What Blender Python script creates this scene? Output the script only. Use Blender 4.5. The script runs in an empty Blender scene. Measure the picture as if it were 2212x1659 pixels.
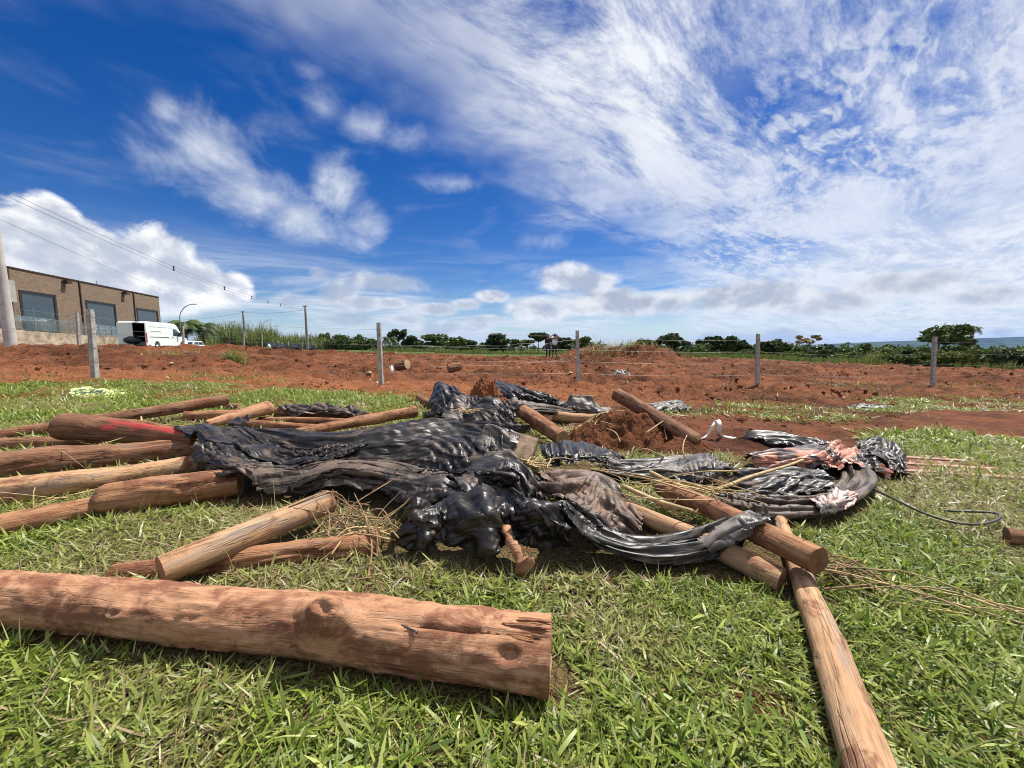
import bpy, bmesh, math, random
import numpy as np
from mathutils import Vector, Matrix
R = math.radians
rng = np.random.default_rng(7)
random.seed(7)
S = bpy.context.scene
COL = S.collection

# ------------------------------------------------------------------ camera
CAM_H, F, PITCH = 1.2, 831.0, R(5.8)      # focal length in pixels of a 2212 x 1659 frame
cam_d = bpy.data.cameras.new('camera')
cam_d.sensor_width = 36.0
cam_d.lens = 36.0 * F / 2212.0
cam_d.clip_start = 0.05
cam_d.clip_end = 40000.0
cam = bpy.data.objects.new('camera', cam_d)
COL.objects.link(cam)
cam.location = (0, 0, CAM_H)
cam.rotation_euler = (R(90) - PITCH, 0, 0)
S.camera = cam

# ------------------------------------------------------------------ sun, sky, exposure
SUN_AZ, SUN_EL = R(50), R(60)             # azimuth from +Y towards +X
sd = Vector((math.sin(SUN_AZ) * math.cos(SUN_EL), math.cos(SUN_AZ) * math.cos(SUN_EL), math.sin(SUN_EL)))
sun_l = bpy.data.lights.new('sun', 'SUN')
sun_l.energy = 5.0
sun_l.angle = R(0.53)
sun_l.color = (1.0, 0.955, 0.88)
sun = bpy.data.objects.new('sun', sun_l)
COL.objects.link(sun)
sun.rotation_euler = sd.to_track_quat('Z', 'Y').to_euler()
sun.location = (20, 20, 40)
S.view_settings.view_transform = 'Standard'
S.view_settings.look = 'None'
S.view_settings.exposure = 0.58
S.view_settings.gamma = 1.0
S.view_settings.use_curve_mapping = False
S.render.engine = 'CYCLES'
S.cycles.max_bounces = 6
S.cycles.diffuse_bounces = 2
S.cycles.glossy_bounces = 3
S.cycles.transmission_bounces = 4
S.cycles.transparent_max_bounces = 8
S.cycles.volume_bounces = 0
S.cycles.use_denoising = True
S.cycles.filter_width = 1.0
S.cycles.adaptive_threshold = 0.02


class NT:
    """small expression helper for shader node trees"""
    def __init__(self, tree):
        self.t = tree

    def n(self, kind, **kw):
        nd = self.t.nodes.new(kind)
        for k, v in kw.items():
            setattr(nd, k, v)
        return nd

    def put(self, sock, v):
        if isinstance(v, E):
            self.t.links.new(v.s, sock)
        elif v is not None:
            sock.default_value = v

    def m(self, op, a, b=None, c=None, clamp=False):
        nd = self.n('ShaderNodeMath', operation=op, use_clamp=clamp)
        for i, v in enumerate((a, b, c)):
            if v is not None:
                self.put(nd.inputs[i], v)
        return E(self, nd.outputs[0])

    def vm(self, op, a, b=None, out=0):
        nd = self.n('ShaderNodeVectorMath', operation=op)
        self.put(nd.inputs[0], a)
        if b is not None:
            self.put(nd.inputs[3 if op == 'SCALE' else 1], b)
        return E(self, nd.outputs[out])

    def xyz(self, x, y, z):
        nd = self.n('ShaderNodeCombineXYZ')
        for i, v in enumerate((x, y, z)):
            self.put(nd.inputs[i], v)
        return E(self, nd.outputs[0])

    def sep(self, v):
        nd = self.n('ShaderNodeSeparateXYZ')
        self.put(nd.inputs[0], v)
        return [E(self, o) for o in nd.outputs]

    def noise(self, vec, scale=5.0, detail=4.0, rough=0.5, dist=0.0, lac=2.0, color=False):
        nd = self.n('ShaderNodeTexNoise')
        self.put(nd.inputs['Vector'], vec)
        self.put(nd.inputs['Scale'], scale)
        self.put(nd.inputs['Detail'], detail)
        self.put(nd.inputs['Roughness'], rough)
        self.put(nd.inputs['Lacunarity'], lac)
        self.put(nd.inputs['Distortion'], dist)
        return E(self, nd.outputs[1 if color else 0])

    def voro(self, vec, scale=5.0, feature='F1', out=0, rnd=1.0):
        nd = self.n('ShaderNodeTexVoronoi', feature=feature)
        self.put(nd.inputs['Vector'], vec)
        self.put(nd.inputs['Scale'], scale)
        self.put(nd.inputs['Randomness'], rnd)
        return E(self, nd.outputs[out])

    def step(self, x, lo, hi, a=0.0, b=1.0, kind='SMOOTHSTEP'):
        nd = self.n('ShaderNodeMapRange', interpolation_type=kind)
        for i, v in enumerate((x, lo, hi, a, b)):
            self.put(nd.inputs[i], v)
        return E(self, nd.outputs[0])

    def mix(self, f, a, b, kind='MIX'):
        nd = self.n('ShaderNodeMix', data_type='RGBA', blend_type=kind)
        nd.clamp_factor = True
        self.put(nd.inputs[0], f)
        self.put(nd.inputs[6], a if isinstance(a, E) else (*a, 1.0))
        self.put(nd.inputs[7], b if isinstance(b, E) else (*b, 1.0))
        return E(self, nd.outputs[2])

    def ramp(self, f, stops):
        nd = self.n('ShaderNodeValToRGB')
        cr = nd.color_ramp
        while len(cr.elements) < len(stops):
            cr.elements.new(0.5)
        for e, (p, c) in zip(cr.elements, stops):
            e.position = p
            e.color = (*c, 1.0)
        self.put(nd.inputs[0], f)
        return E(self, nd.outputs[0])

    def attr(self, name, out='Fac'):
        nd = self.n('ShaderNodeAttribute', attribute_name=name)
        return E(self, nd.outputs[out])


class E:
    def __init__(self, nt, s):
        self.nt, self.s = nt, s
    def __add__(self, o): return self.nt.m('ADD', self, o)
    __radd__ = __add__
    def __sub__(self, o): return self.nt.m('SUBTRACT', self, o)
    def __rsub__(self, o): return self.nt.m('SUBTRACT', o, self)
    def __mul__(self, o): return self.nt.m('MULTIPLY', self, o)
    __rmul__ = __mul__
    def __truediv__(self, o): return self.nt.m('DIVIDE', self, o)
    def __rtruediv__(self, o): return self.nt.m('DIVIDE', o, self)


def ray(px, py):
    u, v = (px - 1106.0) / F, (829.5 - py) / F
    return Vector((u, math.cos(PITCH) + v * math.sin(PITCH), -math.sin(PITCH) + v * math.cos(PITCH)))


def azel(px, py):
    d = ray(px, py).normalized()
    return math.atan2(d.x, d.y), math.asin(d.z)


def build_world():
    w = bpy.data.worlds.new('World')
    S.world = w
    w.use_nodes = True
    w.node_tree.nodes.clear()
    nt = NT(w.node_tree)
    sky = nt.n('ShaderNodeTexSky', sky_type='NISHITA')
    sky.sun_disc = False
    sky.sun_elevation = SUN_EL
    sky.sun_rotation = SUN_AZ
    sky.altitude = 1000
    sky.air_density = 1.0
    sky.dust_density = 0.3
    sky.ozone_density = 2.6
    skyc = E(nt, sky.outputs[0])
    tc = nt.n('ShaderNodeTexCoord')
    d = nt.vm('NORMALIZE', E(nt, tc.outputs['Generated']))
    x, y, z = nt.sep(d)
    zc = nt.m('MAXIMUM', z, 0.0)
    # deeper blue as through the phone's lens
    hs = nt.n('ShaderNodeHueSaturation')
    hs.inputs['Saturation'].default_value = 1.42
    hs.inputs['Value'].default_value = 0.92
    hs.inputs['Hue'].default_value = 0.516
    nt.put(hs.inputs['Color'], skyc)
    skyc = E(nt, hs.outputs[0])
    az = nt.m('ARCTAN2', x, y)
    el = nt.m('ARCSINE', z)
    zi = zc + 0.06
    qx, qy = x / zi, y / zi
    q = nt.xyz(qx, qy, 0.0)
    sdot = nt.m('MAXIMUM', nt.vm('DOT_PRODUCT', d, tuple(sd), out=1), 0.0)
    glow = nt.m('POWER', sdot, 5.0)
    # ---- high sheet of cirrus and altocumulus: a straight-edged deck
    wob = nt.noise(q, 0.55, 5, 0.62)
    edge = 1.70 + 1.28 * qx - qy + (wob - 0.5) * 4.2
    deck = nt.step(edge, -0.9, 1.0)
    rot = nt.xyz(qx * 0.83 + qy * 0.56, (qy * 0.83 - qx * 0.56) * 1.0, 0.3)      # streaks run across the view
    big = nt.noise(rot, 0.5, 3, 0.5, 0.3)
    strv = nt.xyz((qx * 0.75 + qy * 0.66) * 0.45, (qy * 0.75 - qx * 0.66) * 1.1, 1.7)
    streak = nt.noise(strv, 2.4, 8, 0.72, 0.35)
    warp = nt.vm('ADD', strv, nt.vm('SCALE', nt.noise(strv, 3.0, 2, 0.5, color=True), 0.12))
    mack = nt.noise(warp, 17.0, 3, 0.5, 0.3)                                   # mackerel cells
    mackmask = nt.step(qx + (big - 0.5) * 1.5, 0.35, 1.1)
    thick = nt.step(streak * 0.75 + big * 0.42, 0.41, 0.64)
    cells = nt.step(mack * 0.60 + streak * 0.48, 0.44, 0.62)
    mixv = nt.n('ShaderNodeMix')
    nt.put(mixv.inputs[0], mackmask)
    nt.put(mixv.inputs[2], thick)
    nt.put(mixv.inputs[3], nt.m('MAXIMUM', cells * 0.8, thick * 0.75))
    hi = E(nt, mixv.outputs[0])
    hi = hi * deck
    veil = deck * nt.step(big + (wob - 0.5) * 0.5, 0.30, 0.75) * 0.60
    hi = nt.m('MAXIMUM', hi * 0.94, veil)
    # the far part of the deck closes up towards the horizon
    far = nt.step(el, 0.40, 0.17) * nt.step(edge, -0.2, 2.2) * nt.step(streak, 0.28, 0.6, 0.72, 1.0)
    hi = nt.m('MAXIMUM', hi, far * 0.86)
    # thin wisps elsewhere
    wv = nt.xyz(az * 3.0 + el * 2.0, el * 9.0 - az * 1.0, 4.0)
    wisp = nt.step(nt.noise(wv, 1.3, 5, 0.55, 0.6), 0.50, 0.85) * 0.24 * nt.step(el, 0.85, 0.35)
    hi = nt.m('MAXIMUM', hi, wisp)
    # horizon bands
    bv = nt.xyz(az * 2.2, el * 16.0, 9.0)
    band = nt.step(nt.noise(bv, 1.5, 7, 0.6, 0.6), 0.40, 0.66) * nt.step(el, 0.26, 0.07) * 0.72
    hi = nt.m('MAXIMUM', hi, band)
    white = nt.mix(glow, (7.6, 7.9, 8.5), (11.5, 11.5, 11.5))
    shade = nt.mix(nt.step(streak, 0.36, 0.60), (5.2, 5.8, 6.9), (8.8, 9.0, 9.2))
    hic = nt.mix(0.68, white, shade)
    c1 = nt.mix(hi, skyc, hic)
    # ---- cumulus, each a puff of lobes in the directions of the sky
    p3 = nt.xyz(az * 1.0, el * 1.25, 0.0)
    n1 = nt.noise(p3, 5.5, 8, 0.62, 0.35)
    n2 = nt.noise(nt.vm('ADD', p3, (0.018, -0.030, 0.0)), 5.5, 5, 0.58, 0.35)
    def puff(lobes):
        best = None
        for (px, py, rx, ry) in lobes:
            a0, e0 = azel(px, py)
            ra = abs(azel(px + rx, py)[0] - azel(px - rx, py)[0]) / 2
            re = abs(azel(px, py - ry)[1] - azel(px, py + ry)[1]) / 2
            dx = (az - a0) * (1.0 / ra)
            dy = (el - e0) * (1.0 / re)
            b = 1.0 - nt.m('SQRT', dx * dx + dy * dy)
            best = b if best is None else nt.m('SMOOTH_MAX', best, b, 0.25)
        return best
    def layer(base, lobes, amp, lo, hi_, cov, cols, flat=None):
        f = puff(lobes) + (n1 - 0.5) * amp
        a = nt.step(f, lo, hi_)
        if flat:
            a = a * nt.step(el, flat[0], flat[1])
        lit = nt.step((n1 - n2) * 5.0 + nt.step(f, 0.85, 0.05) * 0.60, -0.25, 0.80)
        return nt.mix(a * cov, base, nt.mix(lit, cols[0], cols[1]))
    grey, wht = (4.2, 4.8, 5.9), (9.6, 9.7, 9.8)
    # torn cloud left of centre
    c = layer(c1, [(440, 310, 150, 110), (540, 420, 170, 75), (640, 470, 90, 60), (730, 400, 75, 95), (790, 480, 60, 70), (360, 250, 70, 60)],
              2.4, -0.05, 1.15, 0.88, ((5.6, 6.2, 7.4), (8.4, 8.7, 9.2)))
    c = layer(c, [(700, 230, 80, 90), (780, 270, 110, 60), (880, 300, 80, 50), (665, 150, 50, 40), (980, 395, 90, 30), (1190, 520, 110, 34)],
              2.7, 0.15, 1.7, 0.72, ((6.2, 6.8, 8.0), (8.0, 8.4, 9.0)))
    # great bank at the left
    c = layer(c, [(60, 520, 170, 95), (200, 560, 190, 100), (330, 560, 120, 95), (120, 470, 80, 55), (420, 610, 100, 60), (300, 640, 260, 60), (500, 625, 60, 45), (-200, 560, 260, 120)],
              1.7, 0.05, 0.40, 1.0, ((5.0, 5.5, 6.5), (9.9, 9.9, 9.9)))
    c = layer(c, [(730, 630, 70, 45), (690, 590, 40, 30), (620, 650, 45, 30), (820, 610, 130, 28), (760, 690, 70, 22)],
              1.8, 0.05, 0.8, 0.85, (grey, (8.0, 8.2, 8.6)))
    # puffs low over the middle and the grey belt to the right
    c = layer(c, [(1235, 598, 95, 48), (1290, 610, 70, 34), (1170, 672, 110, 38), (1260, 662, 100, 28), (1060, 640, 50, 20)],
              1.5, 0.05, 0.5, 0.95, (grey, (8.4, 8.6, 8.9)))
    c = layer(c, [(1400, 655, 200, 34), (1600, 642, 200, 42), (1780, 655, 160, 36), (1950, 615, 180, 36), (1330, 640, 80, 30), (2120, 640, 120, 28)],
              1.7, -0.05, 0.5, 0.92, ((4.1, 4.6, 5.5), (7.8, 8.0, 8.4)))
    c = layer(c, [(1010, 658, 45, 16), (960, 710, 90, 18), (1030, 706, 55, 14), (845, 655, 40, 13), (880, 690, 50, 14), (940, 668, 60, 16), (1060, 690, 60, 14), (780, 655, 60, 20), (1560, 735, 110, 30), (1690, 725, 60, 26), (2170, 718, 40, 14)],
              1.5, 0.0, 0.5, 0.9, ((4.6, 5.2, 6.2), (7.8, 8.0, 8.6)))
    # far thin haze along the horizon
    c = nt.mix(nt.step(el, 0.12, -0.02) * 0.45, c, (5.2, 6.4, 8.2))
    bg = nt.n('ShaderNodeBackground')
    bg.inputs['Strength'].default_value = 0.074
    nt.put(bg.inputs['Color'], c)
    out = nt.n('ShaderNodeOutputWorld')
    w.node_tree.links.new(bg.outputs[0], out.inputs['Surface'])
    w.cycles.sampling_method = 'MANUAL'
    w.cycles.sample_map_resolution = 512


build_world()

# ------------------------------------------------------------------ helpers
def G(px, py, z=0.0):
    """point on the level z seen at a pixel of the 2212 x 1659 frame"""
    d = ray(px, py)
    s = (z - CAM_H) / d.z
    return Vector((d.x * s, d.y * s, z))


def A(px, py, y):
    """point at distance y seen at a pixel"""
    d = ray(px, py)
    s = y / d.y
    return Vector((d.x * s, y, CAM_H + d.z * s))


def hash2(ix, iy, seed):
    n = (ix.astype(np.int64) * 374761393 + iy.astype(np.int64) * 668265263 + seed * 974711) & 0x7fffffff
    n = ((n ^ (n >> 13)) * 1274126177) & 0x7fffffff
    n = n ^ (n >> 16)
    return (n & 0xffff).astype(np.float64) / 65535.0


def vnoise(x, y, seed=0):
    x = np.asarray(x, float); y = np.asarray(y, float)
    ix = np.floor(x); iy = np.floor(y)
    fx = x - ix; fy = y - iy
    fx = fx * fx * fx * (fx * (fx * 6 - 15) + 10)
    fy = fy * fy * fy * (fy * (fy * 6 - 15) + 10)
    a = hash2(ix, iy, seed); b = hash2(ix + 1, iy, seed)
    c = hash2(ix, iy + 1, seed); d = hash2(ix + 1, iy + 1, seed)
    return (a + (b - a) * fx) * (1 - fy) + (c + (d - c) * fx) * fy


def fbm(x, y, seed=0, octs=4, rough=0.5):
    t = 0; a = 1.0; s = 0
    x = np.asarray(x, float); y = np.asarray(y, float)
    for o in range(octs):
        t = t + a * vnoise(x * 2 ** o + 17.3 * o, y * 2 ** o - 9.1 * o, seed + o * 31)
        s += a
        a *= rough
    return t / s


def sstep(x, lo, hi):
    t = np.clip((x - lo) / (hi - lo), 0, 1)
    return t * t * (3 - 2 * t)


def mesh_np(name, verts, faces, mat=None, parent=None, smooth=True, attrs=None, cols=None, loc=None):
    """verts (n,3); faces: one (m,k) array or a list of arrays with k of their own"""
    me = bpy.data.meshes.new(name)
    verts = np.ascontiguousarray(verts, np.float32)
    if not isinstance(faces, list):
        faces = [faces]
    faces = [np.ascontiguousarray(f, np.int32) for f in faces if len(f)]
    me.vertices.add(len(verts))
    me.vertices.foreach_set('co', verts.ravel())
    nl = sum(f.size for f in faces)
    nf = sum(len(f) for f in faces)
    me.loops.add(nl)
    me.polygons.add(nf)
    me.loops.foreach_set('vertex_index', np.concatenate([f.ravel() for f in faces]))
    tot = np.concatenate([np.full(len(f), f.shape[1], np.int32) for f in faces])
    st = np.concatenate([[0], np.cumsum(tot)[:-1]]).astype(np.int32)
    me.polygons.foreach_set('loop_start', st)
    me.polygons.foreach_set('loop_total', tot)
    me.polygons.foreach_set('use_smooth', np.full(nf, smooth))
    me.update(calc_edges=True)
    for k, v in (attrs or {}).items():
        at = me.attributes.new(k, 'FLOAT', 'POINT')
        at.data.foreach_set('value', np.ascontiguousarray(v, np.float32))
    for k, v in (cols or {}).items():
        at = me.attributes.new(k, 'FLOAT_COLOR', 'POINT')
        v4 = np.ones((len(verts), 4), np.float32)
        v4[:, :3] = v
        at.data.foreach_set('color', v4.ravel())
    if mat:
        me.materials.append(mat)
    o = bpy.data.objects.new(name, me)
    COL.objects.link(o)
    if parent:
        o.parent = parent
    if loc is not None:
        o.location = loc
    return o


def bm_obj(name, bm, mat=None, parent=None, smooth=False):
    me = bpy.data.meshes.new(name)
    bm.normal_update()
    bm.to_mesh(me)
    bm.free()
    if smooth:
        me.polygons.foreach_set('use_smooth', np.full(len(me.polygons), True))
    if mat:
        me.materials.append(mat)
    o = bpy.data.objects.new(name, me)
    COL.objects.link(o)
    if parent:
        o.parent = parent
    return o


def tag(o, label=None, cat=None, group=None, kind=None):
    if label: o['label'] = label
    if cat: o['category'] = cat
    if group: o['group'] = group
    if kind: o['kind'] = kind
    return o


def empty(name, loc, rz=0.0, label=None, cat=None, group=None):
    o = bpy.data.objects.new(name, None)
    o.empty_display_size = 0.2
    COL.objects.link(o)
    o.location = loc
    o.rotation_euler = (0, 0, rz)
    return tag(o, label, cat, group)


def box(bm, lo, hi, bev=0.0):
    r = bmesh.ops.create_cube(bm, size=1.0)
    vs = r['verts']
    for v in vs:
        v.co = Vector([lo[i] + (v.co[i] + 0.5) * (hi[i] - lo[i]) for i in range(3)])
    if bev:
        es = list({e for v in vs for e in v.link_edges})
        bmesh.ops.bevel(bm, geom=es, offset=bev, segments=2, affect='EDGES', profile=0.5)
    return vs


def tube_np(pts, rad, n=6):
    """a tube along points: verts, quads"""
    pts = np.asarray(pts, float)
    m = len(pts)
    rad = np.broadcast_to(np.asarray(rad, float), (m,))
    t = np.gradient(pts, axis=0)
    t /= np.linalg.norm(t, axis=1)[:, None] + 1e-9
    ref = np.array([0, 0, 1.0]) if abs(t[:, 2]).mean() < 0.8 else np.array([1.0, 0, 0])
    a = np.cross(t, ref); a /= np.linalg.norm(a, axis=1)[:, None] + 1e-9
    b = np.cross(a, t)
    th = np.arange(n) * 2 * math.pi / n
    v = pts[:, None] + rad[:, None, None] * (np.cos(th)[None, :, None] * a[:, None] + np.sin(th)[None, :, None] * b[:, None])
    v = v.reshape(-1, 3)
    i = np.arange(m - 1)[:, None] * n; j = np.arange(n)[None]
    q = np.stack([i + j, i + (j + 1) % n, i + n + (j + 1) % n, i + n + j], -1).reshape(-1, 4)
    caps = [np.arange(n)[None, ::-1], (np.arange(n) + (m - 1) * n)[None]]
    return v, q, caps


def tube_obj(name, pts, rad, mat, parent=None, n=6):
    v, q, caps = tube_np(pts, rad, n)
    return mesh_np(name, v, [q] + caps if n != 4 else [np.concatenate([q] + caps)], mat, parent)


def join_np(parts):
    V, Q, off = [], [], 0
    for v, q in parts:
        V.append(v); Q.append(q + off); off += len(v)
    return np.concatenate(V), np.concatenate(Q)


def smooth_curve(pts, n):
    """Catmull-Rom through the points, n samples"""
    p = np.asarray([tuple(q) for q in pts], float)
    if len(p) == 2:
        t = np.linspace(0, 1, n)[:, None]
        return p[0] * (1 - t) + p[1] * t
    p = np.vstack([2 * p[0] - p[1], p, 2 * p[-1] - p[-2]])
    k = len(p) - 3
    t = np.linspace(0, k, n)
    i = np.minimum(t.astype(int), k - 1)
    f = (t - i)[:, None]
    a, b, c, d = p[i], p[i + 1], p[i + 2], p[i + 3]
    return 0.5 * ((2 * b) + (c - a) * f + (2 * a - 5 * b + 4 * c - d) * f ** 2 + (3 * b - a - 3 * c + d) * f ** 3)


# ------------------------------------------------------------------ materials
def new_mat(name):
    m = bpy.data.materials.new(name)
    m.use_nodes = True
    m.node_tree.nodes.clear()
    nt = NT(m.node_tree)
    bs = nt.n('ShaderNodeBsdfPrincipled')
    out = nt.n('ShaderNodeOutputMaterial')
    m.node_tree.links.new(bs.outputs[0], out.inputs['Surface'])
    return m, nt, bs, out


def set_bs(nt, bs, **kw):
    for k, v in kw.items():
        k = k.replace('_', ' ')
        if isinstance(v, tuple) and len(v) == 3:
            v = (*v, 1.0)
        nt.put(bs.inputs[k], v)


def bump(nt, bs, h, strength=0.5, dist=0.01):
    b = nt.n('ShaderNodeBump')
    b.inputs['Strength'].default_value = strength
    b.inputs['Distance'].default_value = dist
    nt.put(b.inputs['Height'], h)
    nt.t.links.new(b.outputs[0], bs.inputs['Normal'])


def objco(nt):
    return E(nt, nt.n('ShaderNodeTexCoord').outputs['Object'])


def worldco(nt):
    return E(nt, nt.n('ShaderNodeNewGeometry').outputs['Position'])


def simple_mat(name, col, rough=0.6, metal=0.0, vary=0.25, scale=8.0, bumpd=0.0):
    m, nt, bs, out = new_mat(name)
    co = objco(nt)
    n = nt.noise(co, scale, 5, 0.6)
    c = nt.mix(nt.step(n, 0.3, 0.7), tuple(x * (1 - vary) for x in col), tuple(min(1, x * (1 + vary)) for x in col))
    set_bs(nt, bs, Base_Color=c, Roughness=rough, Metallic=metal)
    if bumpd:
        bump(nt, bs, nt.noise(co, scale * 6, 4, 0.6), 0.5, bumpd)
    return m


def mat_soil():
    m, nt, bs, out = new_mat('red soil')
    p = worldco(nt)
    px, py, pz = nt.sep(p)
    n1 = nt.noise(p, 0.35, 4, 0.55)
    n2 = nt.noise(p, 2.3, 6, 0.62)
    n3 = nt.noise(p, 30.0, 4, 0.65)
    st = nt.noise(nt.xyz(px * 0.5, py * 3.0, pz), 1.2, 5, 0.6)
    f = nt.step(n1 * 0.45 + n2 * 0.4 + st * 0.25, 0.40, 0.70)
    c = nt.mix(f, (0.064, 0.023, 0.012), (0.250, 0.092, 0.041))
    # packed lighter strip along the fence
    strip = nt.step(py, 7.4, 8.6) * nt.step(py + (n1 - 0.5) * 3.0, 13.6, 11.6)
    c = nt.mix(strip * 0.65 * nt.step(px + (n1 - 0.5) * 4.0, 5.5, 1.0), c, (0.335, 0.130, 0.055))
    c = nt.mix(nt.step(n3, 0.58, 0.74) * 0.45, c, (0.25, 0.125, 0.070))
    c = nt.mix(nt.step(n3, 0.46, 0.30) * 0.7, c, (0.060, 0.024, 0.015))
    g = nt.attr('grass')
    th = nt.noise(p, 60.0, 3, 0.7)
    thatch = nt.mix(nt.step(th, 0.38, 0.62), (0.050, 0.046, 0.015), (0.20, 0.155, 0.07))
    thatch = nt.mix(nt.step(n2, 0.5, 0.72), thatch, (0.16, 0.085, 0.045))
    c = nt.mix(nt.step(g + (n2 - 0.5) * 0.35, 0.3, 0.65) * 0.92, c, thatch)
    # beyond the cleared field: rough green pasture
    v = nt.attr('veg')
    gr = nt.mix(nt.step(n2, 0.3, 0.7), (0.045, 0.075, 0.018), (0.115, 0.145, 0.035))
    gr = nt.mix(nt.attr('wood'), gr, nt.mix(nt.step(n1, 0.35, 0.65), (0.014, 0.024, 0.010), (0.034, 0.050, 0.018)))
    c = nt.mix(v, c, gr)
    set_bs(nt, bs, Base_Color=c, Roughness=0.95, Specular_IOR_Level=0.15)
    h = nt.noise(p, 14.0, 6, 0.65) * 1.0 + nt.noise(p, 70.0, 3, 0.6) * 0.35 + nt.noise(p, 4.5, 5, 0.7) * 1.6
    bump(nt, bs, h, 1.0, 0.07)
    return m


def mat_grass():
    m, nt, bs, out = new_mat('grass blades')
    col = nt.attr('tint', 'Color')
    set_bs(nt, bs, Base_Color=col, Roughness=0.42, Specular_IOR_Level=0.4)
    tr = nt.n('ShaderNodeBsdfTranslucent')
    nt.put(tr.inputs['Color'], nt.mix(0.35, col, (0.22, 0.30, 0.03)))
    mx = nt.n('ShaderNodeMixShader')
    mx.inputs[0].default_value = 0.36
    nt.t.links.new(bs.outputs[0], mx.inputs[1])
    nt.t.links.new(tr.outputs[0], mx.inputs[2])
    nt.t.links.new(mx.outputs[0], out.inputs['Surface'])
    return m


def mat_wood(name, light, mid, dark, dirt=0.4, grey=0.3, paint=False, crk=0.65):
    m, nt, bs, out = new_mat(name)
    co = objco(nt)
    oi = nt.n('ShaderNodeObjectInfo')
    rnd = E(nt, oi.outputs['Random'])
    x, y, z = nt.sep(co)
    off = rnd * 37.0
    th = nt.m('ARCTAN2', y, z)
    g1 = nt.xyz(x * 0.9 + off, y * 14.0, z * 14.0)
    grain = nt.noise(g1, 3.0, 7, 0.62, 0.25)
    fine = nt.noise(nt.xyz(x * 2.0 + off, y * 40.0, z * 40.0), 4.0, 5, 0.65, 0.3)
    big = nt.noise(nt.xyz(x * 1.0 + off, y * 3.0, z * 3.0), 1.6, 5, 0.6)
    c = nt.ramp(grain, [(0.25, dark), (0.46, mid), (0.72, light)])
    c = nt.mix(nt.step(fine, 0.52, 0.70) * 0.5, c, tuple(v * 0.45 for v in dark))
    ck = nt.noise(nt.xyz(x * 0.55 + off * 2.3, y * 9.0, z * 9.0), 2.0, 3, 0.45, 0.15)
    crack = nt.step(nt.m('ABSOLUTE', ck - 0.5), 0.016, 0.003) * nt.step(big, 0.44, 0.56)
    c = nt.mix(crack * crk, c, tuple(v * 0.16 for v in dark))
    kn = nt.voro(nt.xyz(x * 1.0 + off, y * 2.4, z * 2.4), 2.3, 'F1')
    knot = nt.step(kn, 0.16, 0.05)
    c = nt.mix(knot * (0.3 + 0.5 * crk), c, tuple(v * 0.45 for v in dark))
    c = nt.mix(nt.step(nt.m('ABSOLUTE', kn - 0.20), 0.05, 0.0) * (0.4 * crk), c, tuple(v * 0.6 for v in dark))
    if grey:
        gm = nt.noise(nt.xyz(x * 0.8 + off * 1.7, y * 6.0, z * 6.0), 2.2, 6, 0.66)
        c = nt.mix(nt.step(gm, 0.60 - 0.14 * grey, 0.66) * grey, c, (0.22, 0.20, 0.18))
        c = nt.mix(nt.step(gm, 0.70, 0.76) * grey, c, (0.10, 0.125, 0.15))
    db = nt.noise(nt.xyz(x * 2.2 + off, y * 3.2, z * 3.2), 2.4, 9, 0.70, 0.5)
    c = nt.mix(nt.step(db + big * 0.25, 0.74 - dirt * 0.30, 0.86 - dirt * 0.22) * 0.85, c, (0.155, 0.055, 0.030))
    c = nt.mix(rnd * 0.25, c, nt.mix(0.5, c, (0.20, 0.10, 0.055)))
    if paint:
        tw = th + (big - 0.5) * 1.6
        pm = nt.step(tw, -1.05, -0.95) * nt.step(tw, -0.15, -0.30)
        pm = pm * nt.step(x + (grain - 0.5) * 0.5, 0.60, 0.68) * nt.step(grain * 0.7 + db * 0.5, 0.52, 0.58)
        c = nt.mix(pm * 0.92, c, (0.42, 0.050, 0.050))
    set_bs(nt, bs, Base_Color=c, Roughness=0.82, Specular_IOR_Level=0.25)
    h = grain * (0.3 + 0.3 * crk) + fine * (0.3 + 0.2 * crk) + db * 0.6 - crack * (1.3 * crk) - knot * 0.8
    bump(nt, bs, h, 0.45 + 0.4 * crk, 0.015)
    return m


def mat_cut(name, base=(0.36, 0.22, 0.12), dirt=0.5):
    m, nt, bs, out = new_mat(name)
    co = objco(nt)
    x, y, z = nt.sep(co)
    r = nt.m('SQRT', y * y + z * z)
    n = nt.noise(co, 18.0, 5, 0.6)
    ring = nt.m('SINE', (r * 520.0) + n * 9.0)
    c = nt.mix(nt.step(ring, -0.6, 0.9) * 0.5, base, tuple(v * 0.62 for v in base))
    c = nt.mix(nt.step(n, 0.62 - dirt * 0.25, 0.74) * 0.9, c, (0.16, 0.06, 0.032))
    set_bs(nt, bs, Base_Color=c, Roughness=0.9, Specular_IOR_Level=0.15)
    bump(nt, bs, nt.noise(nt.xyz(x, y * 60.0, z * 10.0), 4.0, 4, 0.6), 0.6, 0.006)
    return m


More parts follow.
